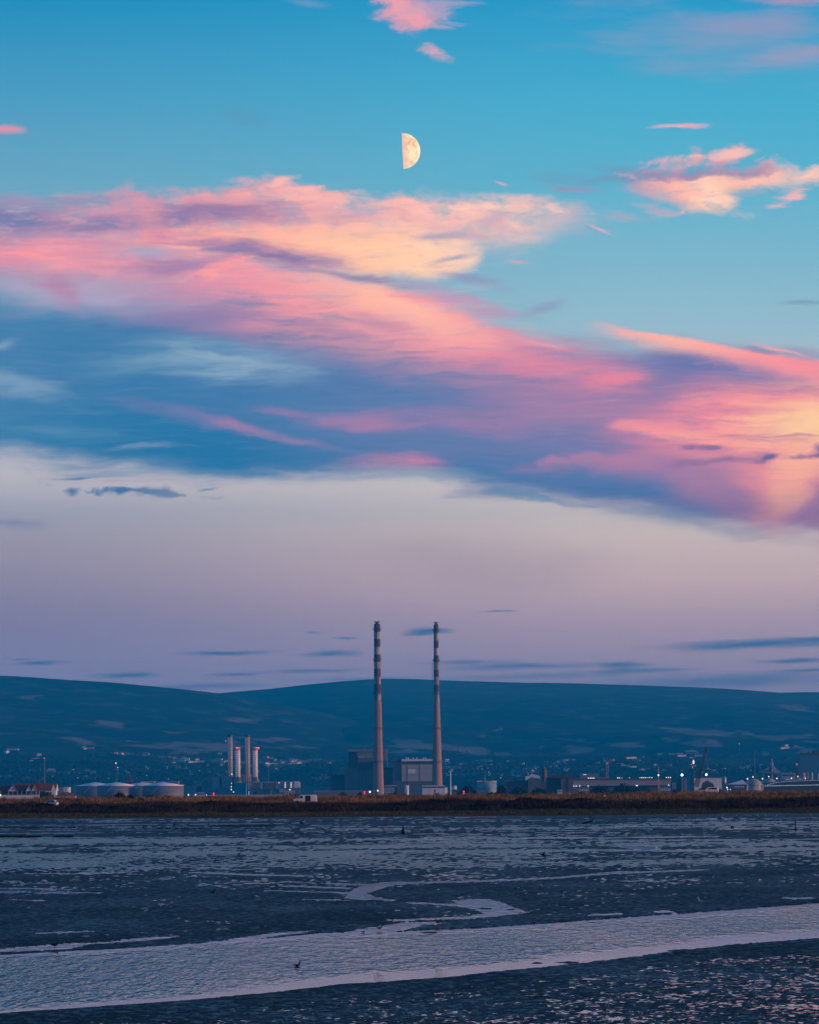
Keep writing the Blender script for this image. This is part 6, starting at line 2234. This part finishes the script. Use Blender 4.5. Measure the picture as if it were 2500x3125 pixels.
bush(120, 167, 2406, 2150.0, 'large dark round tree in front of the clubhouse', cat='tree', name='tree', seed=2, dense=2.0)
bush(343, 385, 2411, 1060.0, 'big dark rounded bush in front of the storage tanks', seed=3, dense=1.5)
bush(384, 412, 2421, 1010.0, 'dark rounded bush right of and lower than the biggest bush', seed=4, dense=1.2)
bush(313, 332, 2427, 1030.0, 'small dark bush left of the biggest bush', seed=5)
bush(330, 345, 2424, 1045.0, 'low dark bush touching the left side of the biggest bush', seed=55)
bush(422, 440, 2434, 985.0, 'small dark bush low on the bank below the tanks', seed=6)
bush(492, 503, 2432, 975.0, 'small upright dark bush alone in the dry grass below the right tank', seed=7)
bush(555, 568, 2429, 1010.0, 'small dark bush by the white road lamp right of the tanks', seed=8)
bush(440, 470, 2425, 1045.0, 'flat dark bush under the right storage tank', seed=9)
bush(470, 560, 2427, 1060.0, 'long flat dark hedge under the right storage tank', seed=10, cat='hedge', name='hedge', clumps=14, depth=0.15)
bush(228, 244, 2434, 985.0, 'low dark bush right of the parked car', seed=11)
bush(616, 665, 2429, 1020.0, 'broad low dark bush under the red signal lights of the gas station', seed=12, clumps=10, depth=0.3)
bush(722, 752, 2434, 985.0, 'dark bush in the dry grass below the blue block', seed=13)
bush(660, 705, 2428, 1050.0, 'dark scrubby hedge before the white boundary wall', seed=14, clumps=10, depth=0.25, cat='hedge', name='hedge')
bush(845, 940, 2417, 1200.0, 'long dark hedge right of the gas station, above the white van', seed=15, clumps=16, depth=0.15, cat='hedge', name='hedge')
bush(1178, 1238, 2412, 1400.0, 'broad dark bush between the two striped chimneys', seed=16, clumps=12, depth=0.3, dense=1.6)
bush(1312, 1352, 2413, 1300.0, 'dark bush behind the red diamond sign', seed=17, clumps=9, dense=1.4)
bush(1352, 1380, 2414, 1250.0, 'smaller dark bush right of the red diamond sign', seed=18)
bush(1384, 1398, 2419, 1080.0, 'small dark bush below the small white drum', seed=19)
bush(1456, 1572, 2412.5, 1150.0, 'long dark thicket in front of the flat topped tank', seed=20, clumps=20, depth=0.15, dense=2.0, cat='thicket', name='thicket')
bush(1278, 1300, 2418, 1150.0, 'small dark bush in front of the low white building', seed=21)
for k, (a, b, top, l) in enumerate(((1397, 1457, 2388, 'dark leafy tree left of the flat topped tank'), (1516, 1545, 2387, 'dark tree just right of the flat topped tank'), (1556, 1612, 2392, 'broad dark tree in front of the old factory'),
                                    (1612, 1676, 2396, 'dark trees in front of the gable of the old factory'), (1797, 1870, 2390, 'broad dark tree in front of the left part of the long warehouse'),
                                    (1866, 1934, 2383, 'tallest dark tree in front of the long warehouse'), (1925, 1960, 2397, 'low dark tree right of the tallest tree before the warehouse'), (1752, 1800, 2412, 'low dark shrubs before the warehouse piers'))):
    bush(a, b, top, 2900.0 + 20 * k, l, cat='tree', name='tree', seed=30 + k, dense=2.2, clumps=11, depth=0.35, mat=leafy('tree_leaves', (0.024, 0.036, 0.022), 0.5))
for k, (a, b, top) in enumerate(((1030, 1062, 2408), (1090, 1108, 2410), (2050, 2075, 2403), (2190, 2204, 2399), (1965, 1992, 2404))):
    bush(a, b, top, 2300.0 + 30 * k, ['dark shrub before the dark power station at its left corner', 'small dark shrub left of the red signals under the power station', 'dark shrub at the foot of the dark dome', 'dark shrub right of the white van',
                                     'dark shrub left of the tall pinkish mast'][k], cat='bush', seed=60 + k, dense=1.2)
# dark scrub thickets on the face of the bank
rs = random.Random(31)
for k in range(46):
    px = -30 + k * 56 + rs.uniform(-22, 22)
    w = rs.uniform(40, 120)
    Y = rs.uniform(872, 908)
    dark = 1.25 if (px < 330 or 1330 < px < 1800) else 0.8
    P = at(px, 2460, Y)
    zb = float(bank_h(np.array([P.x]), np.array([Y]))[0])
    ptop = to_px(P.x, Y, zb + rs.uniform(0.7, 1.35) * dark)[1]
    bush(px - w / 2, px + w / 2, ptop, Y, 'low dark scrub bush on the face of the bank', group='scrub bushes along the bank', seed=100 + k, clumps=10, depth=0.25, dense=1.1, mat=G_DARK[k % 3])


# ------------------------------------------------------------------ vehicles
CARW = Mat('car_white').set(base=(0.72, 0.73, 0.75, 1), rough=0.25, spec=0.5).m
TAILR = weathered('tail_lens', (0.35, 0.02, 0.02), 0.1, 3, 0.25)


def wheel(root, x, y, z, r):
    w = MB().mat(RUBBER).lathe([(r * 0.62, -0.11), (r * 0.96, -0.11), (r, -0.06), (r, 0.06), (r * 0.96, 0.11), (r * 0.62, 0.11)], 22).build('wheel', root, (x, y, z))
    w.rotation_euler = (R(90), 0, 0)
    MB().mat(STEEL).lathe([(r * 0.61, -0.07), (r * 0.61, 0.07)], 16).build('rim', w)


def van():
    P = at(932, 2452, 930.0)
    zb = float(bank_h(np.array([P.x]), np.array([930.0]))[0]) - 0.05
    root = empty('van', (P.x, 930.0, zb), 'white panel van facing left with its side door slid open on the grassy bank', 'van')
    w = 0.97
    side = [(-2.75, 0.42), (2.72, 0.42), (2.76, 0.7), (2.72, 1.75), (2.60, 1.98), (2.3, 2.02), (-0.85, 2.02), (-1.15, 1.93), (-1.85, 1.32), (-2.62, 1.06), (-2.78, 0.82)]
    rings = []
    for y, k, dz in ((-w, 0.975, 0.0), (-w * 0.97, 1.0, 0.0), (w * 0.97, 1.0, 0.0), (w, 0.975, 0.0)):
        rings.append([(x * k, y, 0.42 + (z - 0.42) * (k if z > 1.8 else 1.0)) for x, z in side])
    MB().mat(CARW).loft([r for r in rings]).build('body', root)
    y = -w - 0.012
    MB().mat(RUBBER).box(0.02, 1.22, y - 0.004, -w + 0.05, 0.52, 1.86).build('door_dark_fill', root)  # black slab paints the dark inside seen through the open door
    d = MB().mat(CARW).box(1.28, 2.5, y - 0.07, y - 0.01, 0.5, 1.88).build('sliding_door', root)
    MB().mat(DSTEEL).box(1.34, 1.40, y - 0.085, y - 0.071, 1.05, 1.2).build('handle', d)
    MB().mat(GLASS).slab([(-1.62, 1.22), (-0.55, 1.22), (-0.55, 1.80), (-1.05, 1.80)], y - 0.004, y + 0.03).build('side_window', root)
    MB().mat(GLASS).add([(-1.93, -0.80, 1.34), (-1.20, -0.78, 1.93), (-1.20, 0.78, 1.93), (-1.93, 0.80, 1.34), (-1.90, -0.80, 1.31), (-1.17, -0.78, 1.90), (-1.17, 0.78, 1.90), (-1.90, 0.80, 1.31)],
                        [(0, 1, 2, 3), (7, 6, 5, 4), (0, 4, 5, 1), (1, 5, 6, 2), (2, 6, 7, 3), (3, 7, 4, 0)]).build('windscreen', root)
    fd = MB().mat(CARW).box(-1.66, -0.40, y - 0.01, y + 0.004, 0.6, 1.18).build('front_door', root)
    MB().mat(DSTEEL).box(-0.62, -0.48, y - 0.03, y - 0.011, 1.02, 1.08).build('handle', fd)
    MB().mat(DSTEEL).box(-1.72, -1.55, y - 0.22, y - 0.01, 1.2, 1.42).build('mirror', root)
    for s in (-0.75, 0.75):
        MB().mat(WHITE).ball((-2.70, s, 0.92), 0.10, 0.18, 0.12).build('headlight', root)
        MB().mat(TAILR).box(2.72, 2.77, s - 0.12, s + 0.12, 0.8, 1.3).build('tail_light', root)
    MB().mat(DSTEEL).box(-2.84, -2.66, -0.9, 0.9, 0.40, 0.66).build('bumper', root)
    for x in (-1.85, 1.7):
        for s in (-0.86, 0.86):
            wheel(root, x, s, 0.34, 0.34)


van()


def car():
    Y = 900.0
    P = at(152, 2453, Y)
    zb = float(bank_h(np.array([P.x]), np.array([Y]))[0])
    zb = min(zb, P.z + 0.1) + 0.32
    root = empty('parked_car', (P.x, Y, zb), 'small pale hatchback with dark windows parked in the grass below the clubhouse', 'car', rz=R(-16))
    w = 0.84
    low = [(-1.95, 0.30), (1.86, 0.30), (1.98, 0.62), (1.92, 0.98), (1.2, 1.0), (-0.8, 0.98), (-1.75, 0.82), (-2.0, 0.6)]
    MB().mat(CARW).loft([[(x * 0.985, s, z) for x, z in low] if abs(s) == w else [(x, s, z) for x, z in low] for s in (-w, -w * 0.96, w * 0.96, w)]).build('body', root)
    top = [(-0.95, 0.99), (1.80, 0.99), (1.62, 1.36), (1.2, 1.50), (0.4, 1.53), (-0.1, 1.46)]
    MB().mat(CARW).loft([[(x * 0.97 + 0.01, s * 0.90, z) for x, z in top] if abs(s) == w else [(x, s * 0.93, z) for x, z in top] for s in (-w, -w * 0.85, w * 0.85, w)]).build('cabin', root)
    for s in (-1, 1):
        a = [(-0.72, 1.03), (0.28, 1.03), (0.28, 1.43), (0.05, 1.41), (-0.1, 1.38)]
        b = [(0.36, 1.03), (1.42, 1.03), (1.36, 1.36), (0.9, 1.44), (0.36, 1.44)]
        for pts in (a, b):
            y0 = s * w * 0.905
            MB().mat(GLASS).slab(pts, min(y0, y0 + s * 0.02), max(y0, y0 + s * 0.02)).build('side_window', root)
        MB().mat(TAILR).box(1.84, 1.96, s * 0.66 - 0.1, s * 0.66 + 0.1, 0.72, 1.08).build('tail_light', root)
        MB().mat(WHITE).ball((-1.86, s * 0.62, 0.68), 0.12, 0.16, 0.09).build('headlight', root)
        for x in (-1.25, 1.2):
            wheel(root, x, s * 0.74, 0.30, 0.30)
    MB().mat(GLASS).add([(-0.93, -0.66, 1.01), (-0.14, -0.60, 1.46), (-0.14, 0.60, 1.46), (-0.93, 0.66, 1.01), (-0.9, -0.66, 0.98), (-0.1, -0.60, 1.43), (-0.1, 0.60, 1.43), (-0.9, 0.66, 0.98)],
                        [(0, 1, 2, 3), (7, 6, 5, 4), (0, 4, 5, 1), (1, 5, 6, 2), (2, 6, 7, 3), (3, 7, 4, 0)]).build('windscreen', root)
    MB().mat(GLASS).add([(1.80, -0.6, 1.04), (1.64, -0.55, 1.34), (1.64, 0.55, 1.34), (1.80, 0.6, 1.04), (1.84, -0.6, 1.06), (1.68, -0.55, 1.36), (1.68, 0.55, 1.36), (1.84, 0.6, 1.06)],
                        [(3, 2, 1, 0), (4, 5, 6, 7), (0, 4, 7, 3), (1, 2, 6, 5), (0, 1, 5, 4), (2, 3, 7, 6)]).build('rear_window', root)


car()


def camper():
    Y = 1180.0
    P = at(2172, 2418, Y)
    root = empty('camper_van', (P.x, Y, P.z - 0.3), 'white van with dark side windows behind the bank, below the dark roofed house', 'van')
    w = 0.95
    side = [(-1.95, 0.3), (1.95, 0.3), (1.98, 0.8), (1.86, 1.78), (1.6, 1.86), (-0.9, 1.86), (-1.5, 1.25), (-1.98, 1.0)]
    MB().mat(CARW).loft([[(x * k, s, z) for x, z in side] for s, k in ((-w, 0.97), (-w * 0.95, 1), (w * 0.95, 1), (w, 0.97))]).build('body', root)
    MB().mat(GLASS).slab([(-1.1, 1.15), (-0.35, 1.15), (-0.35, 1.68), (-0.78, 1.68)], -w - 0.02, -w + 0.01).build('side_window', root)
    MB().mat(GLASS).box(-0.2, 1.5, -w - 0.02, -w + 0.01, 1.15, 1.68).build('side_window', root)
    MB().mat(TAILR).box(1.92, 2.0, -0.9, -0.7, 0.8, 1.3).build('tail_light', root)
    for x in (-1.2, 1.2):
        for s in (-0.8, 0.8):
            wheel(root, x, s, 0.32, 0.32)
    P = at(2138, 2416, 1200.0)
    root = empty('parked_car', (P.x, 1200.0, P.z - 0.35), 'pale low car in shade left of the white van behind the bank', 'car')
    low = [(-1.9, 0.30), (1.9, 0.30), (1.95, 0.62), (1.9, 0.9), (1.1, 0.95), (-0.8, 0.95), (-1.7, 0.8), (-1.95, 0.6)]
    MB().mat(STEEL).loft([[(x, s, z) for x, z in low] for s in (-0.8, 0.8)]).build('body', root)
    MB().mat(GLASS).loft([[(x, s, z) for x, z in ((-0.9, 0.96), (1.5, 0.96), (1.1, 1.38), (-0.1, 1.40))] for s in (-0.68, 0.68)]).build('cabin', root)
    for x in (-1.2, 1.2):
        for s in (-0.72, 0.72):
            wheel(root, x, s, 0.30, 0.30)


camper()


# ------------------------------------------------------------------ sign, posts and stumps
def marker_sign():
    Y = 960.0
    P = at(1327.5, 2440, Y)
    zb = float(bank_h(np.array([P.x]), np.array([Y]))[0])
    root = empty('marker_sign', (P.x, Y, zb), 'red diamond over red triangle sign on a pole in the dry grass', 'sign')
    m = PXM(Y)
    z = lambda py: at(1327.5, py, Y).z - zb
    MB().mat(STEEL).tube((0, 0.06, -0.3), (0, 0.06, z(2410)), 0.05, n=8).build('pole', root)
    c, h = z(2413.2), 4.4 * m
    MB().mat(REDP).slab([(0, c - h), (h, c), (0, c + h), (-h, c)], -0.04, 0.0).build('diamond_board', root)
    a, b = z(2423.6), z(2417.8)
    MB().mat(REDP).slab([(-4.2 * m, a), (4.2 * m, a), (2.0 * m, (a + b) / 2 + 0.02), (3.6 * m, b), (-3.6 * m, b), (-2.0 * m, (a + b) / 2 + 0.02)], -0.04, 0.0).build('lower_board', root)


marker_sign()


def dolphin():
    P = on_ground(1230, 2546)
    root = empty('mooring_post', (P.x, P.y, 0), 'dark timber post propped by two raking legs standing in the far mud', 'post')
    H = 27 * PXM(P.y)
    MB().mat(WOODD).tube((0, 0, -0.3), (0.02 * H, 0, H), 0.10, 0.06, 8).build('post', root)
    for s in (-1, 1):
        MB().mat(WOODD).tube((s * 0.20 * H, 0.1, -0.3), (s * 0.02 * H, 0.05, 0.62 * H), 0.10, 0.07, 8).build('brace', root)
    MB().mat(WOODD).box(-0.16 * H, 0.16 * H, -0.12, 0.12, 0.12, 0.32).build('cross_beam', root)
    P = on_ground(2428, 2537)
    root = empty('channel_post', (P.x, P.y, 0), 'thin dark post with a cross bar standing in the mud among the gulls at right', 'post')
    H = 31 * PXM(P.y)
    MB().mat(WOODD).tube((0, 0, -0.3), (0, 0, H), 0.07, 0.05, 8).build('post', root)
    MB().mat(WOODD).tube((-0.5 * H, 0, H * 0.62), (0.55 * H, 0, H * 0.64), 0.03, n=6).build('cross_bar', root)
    P = on_ground(1657, 2613)
    root = empty('tree_stump', (P.x, P.y, 0), 'broken dark stump with a pointed tip sticking out of the mud', 'stump')
    H = 14 * PXM(P.y)
    MB().mat(WOODD).tube((0, 0, -0.2), (0.05, 0, H * 0.55), 0.12, 0.08, 8).tube((0.05, 0, H * 0.5), (0.10, 0, H), 0.075, 0.02, 8).build('trunk', root)
    MB().mat(WOODD).tube((-0.02, 0, H * 0.3), (-0.22, -0.05, H * 0.5), 0.05, 0.02, 6).build('branch', root)
    P = on_ground(2235, 2528)
    root = empty('wooden_crate', (P.x, P.y, 0), 'dark square crate half sunk beside a bright strip of water at right', 'crate')
    s = 4.2 * PXM(P.y)
    mb = MB().mat(WOODD).box(-s, s, -s, s, -0.1, 1.5 * s)
    mb.build('box', root)
    MB().mat(WOODD).box(-s * 1.08, s * 1.08, -s * 1.08, s * 1.08, 1.5 * s, 1.7 * s).build('lid', root)
    P = on_ground(1800, 2516)
    root = empty('driftwood', (P.x, P.y, 0.05), 'long dark driftwood branch lying on the far mud right of centre', 'driftwood')
    k = PXM(P.y)
    MB().mat(WOODD).tube((-22 * k, 0, 0.1), (8 * k, 0.3, 0.35), 0.12, 0.10, 7).tube((8 * k, 0.3, 0.35), (14 * k, 0.2, 0.9), 0.10, 0.04, 7).build('trunk', root)
    MB().mat(WOODD).tube((0, 0.1, 0.25), (6 * k, -0.2, 0.75), 0.05, 0.02, 6).build('branch', root)
    for px, py, s, l in ((1525, 2548, 5, 'small dark rock on the far mud left of the driftwood'), (2110, 2525, 4, 'small dark rock on the mud left of the crate'), (920, 2513, 6, 'low dark rock near the far shore left of centre'),
                         (532, 2518, 4, 'dark rock on the far mud at left'), (318, 2651, 5, 'dark rock at the edge of the flooded mud at left'), (1802, 2496, 5, 'dark rock on the shore behind the driftwood')):
        P = on_ground(px, py)
        k = s * PXM(P.y)
        rng = np.random.default_rng(int(px))
        mb = MB().mat(WOODD).ball((0, 0, 0.2 * k), k, k * 0.8, k * 0.6, 12, 8)
        mb.co = [(x * (1 + 0.25 * rng.uniform(-1, 1)), y * (1 + 0.25 * rng.uniform(-1, 1)), z * (1 + 0.2 * rng.uniform(-1, 1))) for x, y, z in mb.co]
        o = mb.build('rock', None, (P.x, P.y, 0.0))
        tag(o, l, 'rock')


dolphin()


# ------------------------------------------------------------------ birds
def ring(c, rx, rz, ax, n=10):
    """An elliptical section around c, square to the direction ax in the x-z plane."""
    ax = Vector((ax[0], 0, ax[1])).normalized()
    up = Vector((-ax.z, 0, ax.x))
    return [Vector(c) + up * (rz * math.sin(2 * math.pi * i / n)) + Vector((0, 1, 0)) * (rx * math.cos(2 * math.pi * i / n)) for i in range(n)]


def bird_body(m, neck=0.0):
    """Standing bird facing -x, about 1 unit long; one skin from tail over the back to the head."""
    s = [((0.52, 0, 0.02), 0.02, 0.012, (-1, 0.05)), ((0.36, 0, 0.03), 0.06, 0.035, (-1, 0.05)), ((0.18, 0, 0.02), 0.12, 0.10, (-1, 0.0)), ((0.0, 0, 0.0), 0.155, 0.15, (-1, 0.05)), ((-0.16, 0, 0.02), 0.15, 0.155, (-1, 0.25)),
         ((-0.28, 0, 0.09), 0.11, 0.12, (-0.9, 0.7)), ((-0.33, 0, 0.19 + neck * 0.3), 0.07, 0.08, (-0.4, 1)), ((-0.35, 0, 0.28 + neck * 0.8), 0.06, 0.07, (-0.3, 1)), ((-0.38, 0, 0.36 + neck), 0.068, 0.078, (-0.6, 0.9)),
         ((-0.44, 0, 0.40 + neck), 0.066, 0.07, (-1, 0.2)), ((-0.50, 0, 0.39 + neck), 0.04, 0.042, (-1, -0.1)), ((-0.53, 0, 0.38 + neck), 0.018, 0.02, (-1, -0.2))]
    return MB().mat(m).loft([ring(c, a, b, d) for c, a, b, d in s])


BW = weathered('feather_white', (0.84, 0.85, 0.87), 0.06, 3)
BG = weathered('feather_grey', (0.26, 0.28, 0.31), 0.1, 3)
BD = weathered('feather_dark', (0.022, 0.022, 0.024), 0.2, 3)
BBR = weathered('feather_brown', (0.060, 0.050, 0.045), 0.25, 3)
BILL = weathered('bill_orange', (0.30, 0.12, 0.03), 0.1, 3)


def bird(px, py, size_px, label, body, wing, face=-1, neck=0.0, legs=0.26, group=None, bill=0.10, rz=0.0, name='gull', cat='gull', Yz=None, bill_m=None):
    P = on_ground(px, py) if Yz is None else Yz
    s = size_px * PXM(P.y)
    root = empty(name, (P.x, P.y, P.z), label, cat, group, rz=rz if face < 0 else rz + math.pi)
    root.scale = (s, s, s)
    h = legs + 0.14
    b = bird_body(body, neck).build('body', root, (0, 0, h), smooth_=True)
    for sd in (-1, 1):
        MB().mat(wing).loft([[(0.55, sd * 0.05, h + 0.05), (0.56, sd * 0.06, h + 0.055), (0.55, sd * 0.07, h + 0.05)], [(0.18, sd * 0.125, h + 0.13), (0.18, sd * 0.155, h + 0.03), (0.18, sd * 0.12, h - 0.05)],
                             [(-0.14, sd * 0.12, h + 0.13), (-0.16, sd * 0.17, h + 0.04), (-0.12, sd * 0.13, h - 0.06)], [(-0.24, sd * 0.10, h + 0.09), (-0.25, sd * 0.125, h + 0.05), (-0.23, sd * 0.10, h)]]).build('wing', root)
        if legs > 0.05:
            MB().mat(bill_m or BILL).tube((0.0, sd * 0.05, 0), (-0.02, sd * 0.05, legs + 0.05), 0.014, n=5).tube((0.0, sd * 0.05, 0.008), (-0.09, sd * 0.05, 0.008), 0.012, n=5).build('leg', root)
    MB().mat(bill_m or BILL).tube((-0.52, 0, h + 0.385 + neck), (-0.52 - bill, 0, h + 0.36 + neck - bill * 0.3), 0.018, 0.006, 6).build('bill', root)
    return root


bird(166, 2894, 30, 'dark gull standing in the thin water strip at lower left', BBR, BD, 1, 0.0, 0.22)
swim = bird(906, 2949, 24, 'dark long necked bird swimming in the channel', BD, BD, 1, 0.14, 0.0, name='cormorant', cat='cormorant')
bird(1158, 2842, 20, 'brown wading bird at the mouth of the creek', BBR, BBR, 1, 0.05, 0.34, bill=0.3, name='curlew', cat='wading bird')
bird(1337, 2824, 19, 'brown wading bird in the shallow creek behind the spit', BBR, BBR, -1, 0.05, 0.34, bill=0.3, name='curlew', cat='wading bird')
bird(1395, 2741, 17, 'pale brown plump bird at the top of the winding pool', weathered('feather_fawn', (0.36, 0.22, 0.16), 0.1, 3), BBR, 1, 0.0, 0.25, bill=0.2, name='godwit', cat='wading bird')
bird(1494, 2822, 16, 'small white breasted wader on the far bank of the channel', BW, BG, -1, 0.02, 0.30, bill=0.18, name='plover', cat='wading bird')
bird(1585, 2713, 11, 'small dark and white bird on the mud above the winding pool', BD, BW, 1, 0.0, 0.25, name='oystercatcher', cat='wading bird')
bird(2140, 2757, 22, 'white gull with grey wings on the mud above the channel at right', BW, BG, -1, 0.10, 0.22)
bird(62, 2728, 14, 'white gull standing alone on the mud at far left', BW, BG, -1, 0.05, 0.22)
bird(1108, 2846, 12, 'small dark duck resting on the near edge of the creek mouth', BBR, BD, 1, 0.0, 0.03, name='duck', cat='duck')
bird(320, 2744, 13, 'dark bird on the mud left of the winding pool', BD, BD, 1, 0.0, 0.2, name='crow', cat='crow')
bird(648, 2729, 20, 'dark bird walking on the mud left of the winding creek', BD, BD, 1, 0.0, 0.2, name='crow', cat='crow')
for (px, py, f), l in zip(((757, 2540, -1), (762, 2540, 1), (778, 2539.5, -1), (813, 2539.5, 1), (688, 2537, -1), (646, 2529, 1), (919, 2556, -1)),
                          ('left one of the two white gulls close together at left of centre', 'right one of the two white gulls close together at left of centre', 'single white gull just right of the close pair of gulls',
                           'white gull at the right end of the row of four', 'small white gull left of the close pair of gulls', 'white gull near the shore left of the row of four', 'white gull by the water left of the timber post')):
    bird(px, py, 8, l, BW, BG, f, 0.1, 0.22)
bird(1918, 2521, 7, 'white gull on the mud beside a bright water strip, left of the flock', BW, BG, -1, 0.1, 0.22)


def flock():
    rs = random.Random(77)
    spots = []
    for _ in range(64):
        px = rs.gauss(2290, 110)
        if 2080 < px < 2500:
            spots.append((px, rs.uniform(2490, 2512) - (px - 2100) * 0.004))
    for _ in range(16):
        spots.append((rs.uniform(1880, 2120), rs.uniform(2498, 2518)))
    for _ in range(14):
        spots.append((rs.uniform(1280, 1870), rs.uniform(2502, 2524)))
    for _ in range(7):
        spots.append((rs.uniform(470, 1250), rs.uniform(2502, 2512)))
    proto = []
    for k in range(3):
        mb = bird_body(BW, 0.05 * k)
        mb.co = [(x, y, z + 0.36) for x, y, z in mb.co]
        mb.mat(BG)
        for sd in (-1, 1):
            mb.loft([[(0.55, sd * 0.05, 0.41), (0.56, sd * 0.06, 0.415), (0.55, sd * 0.07, 0.41)], [(0.18, sd * 0.125, 0.49), (0.18, sd * 0.16, 0.39), (0.18, sd * 0.12, 0.31)], [(-0.2, sd * 0.11, 0.47), (-0.2, sd * 0.15, 0.40), (-0.2, sd * 0.11, 0.34)]])
            mb.tube((0, sd * 0.05, 0), (0, sd * 0.05, 0.26), 0.02, n=4)
        proto.append(mb.mesh('gull', True))
    for px, py in spots:
        P = on_ground(px, py)
        o = link('gull', rs.choice(proto))
        o.location = P
        s = rs.uniform(5.4, 7.8) * PXM(P.y)
        o.scale = (s, s, s)
        o.rotation_euler = (0, 0, rs.choice([0, math.pi]) + rs.uniform(-0.6, 0.6))
        tag(o, 'tiny white gull standing on the far mud near the shore', 'gull', 'gulls resting on the far mud')


flock()


def flyer(px, py, Y, span_px, label, m, name, up):
    P = at(px, py, Y)
    root = empty(name, P, label, 'flying bird')
    s = span_px * PXM(Y)
    root.scale = (s, s, s)
    bird_body(m).build('body', root, smooth_=True)
    root.children[0].scale = (0.55, 0.55, 0.45)
    for sd in (-1, 1):
        MB().mat(m).loft([[(-0.10, sd * 0.05, 0.05), (0.10, sd * 0.05, 0.05), (0.10, sd * 0.05, 0.035), (-0.10, sd * 0.05, 0.035)], [(-0.14, sd * 0.28, 0.05 + up * 0.22), (0.05, sd * 0.28, 0.05 + up * 0.22), (0.05, sd * 0.28, 0.04 + up * 0.22), (-0.14, sd * 0.28, 0.04 + up * 0.22)],
                          [(-0.02, sd * 0.55, 0.05 + up * 0.16), (0.05, sd * 0.55, 0.05 + up * 0.16), (0.05, sd * 0.55, 0.045 + up * 0.16), (-0.02, sd * 0.55, 0.045 + up * 0.16)]]).build('wing', root)
    root.rotation_euler = (0, 0, R(65))
    return root


flyer(2032, 2561, 480.0, 14, 'white gull flying low over the mud at right', BW, 'flying_gull', 1.4)
flyer(1838, 2268, 800.0, 9, 'dark bird flying in front of the right hand slope', BD, 'flying_crow', 1.0)
bird(1842, 2432, 9, 'small dark and white bird sitting on the crest of the dry grass', BW, BD, 1, 0.0, 0.2, Yz=at(1842, 2433, 960.0), name='magpie', cat='magpie')

# ------------------------------------------------------------------ the air
def haze():
    m = bpy.data.materials.new('evening_air')
    m.use_nodes = True
    t = m.node_tree
    t.nodes.clear()
    v = t.nodes.new('ShaderNodeVolumePrincipled')
    v.inputs['Color'].default_value = HAZE_COL
    v.inputs['Density'].default_value = HAZE_D
    v.inputs['Anisotropy'].default_value = 0.0
    o = t.nodes.new('ShaderNodeOutputMaterial')
    t.links.new(v.outputs[0], o.inputs['Volume'])
    x0, x1, y0, y1, z0, z1 = -7000.0, 7000.0, -400.0, 18000.0, -2.4, 520.0
    co = [(x, y, z) for z in (z0, z1) for y in (y0, y1) for x in (x0, x1)]
    f = [0, 2, 3, 1, 4, 5, 7, 6, 0, 1, 5, 4, 2, 6, 7, 3, 0, 4, 6, 2, 1, 3, 7, 5]
    tag(link('haze', poly_mesh('haze', co, f, [4] * 6, [m])), kind='stuff')


HAZE_COL = (0.0, 0.47, 0.98, 1)
HAZE_D = 7.0e-5
haze()
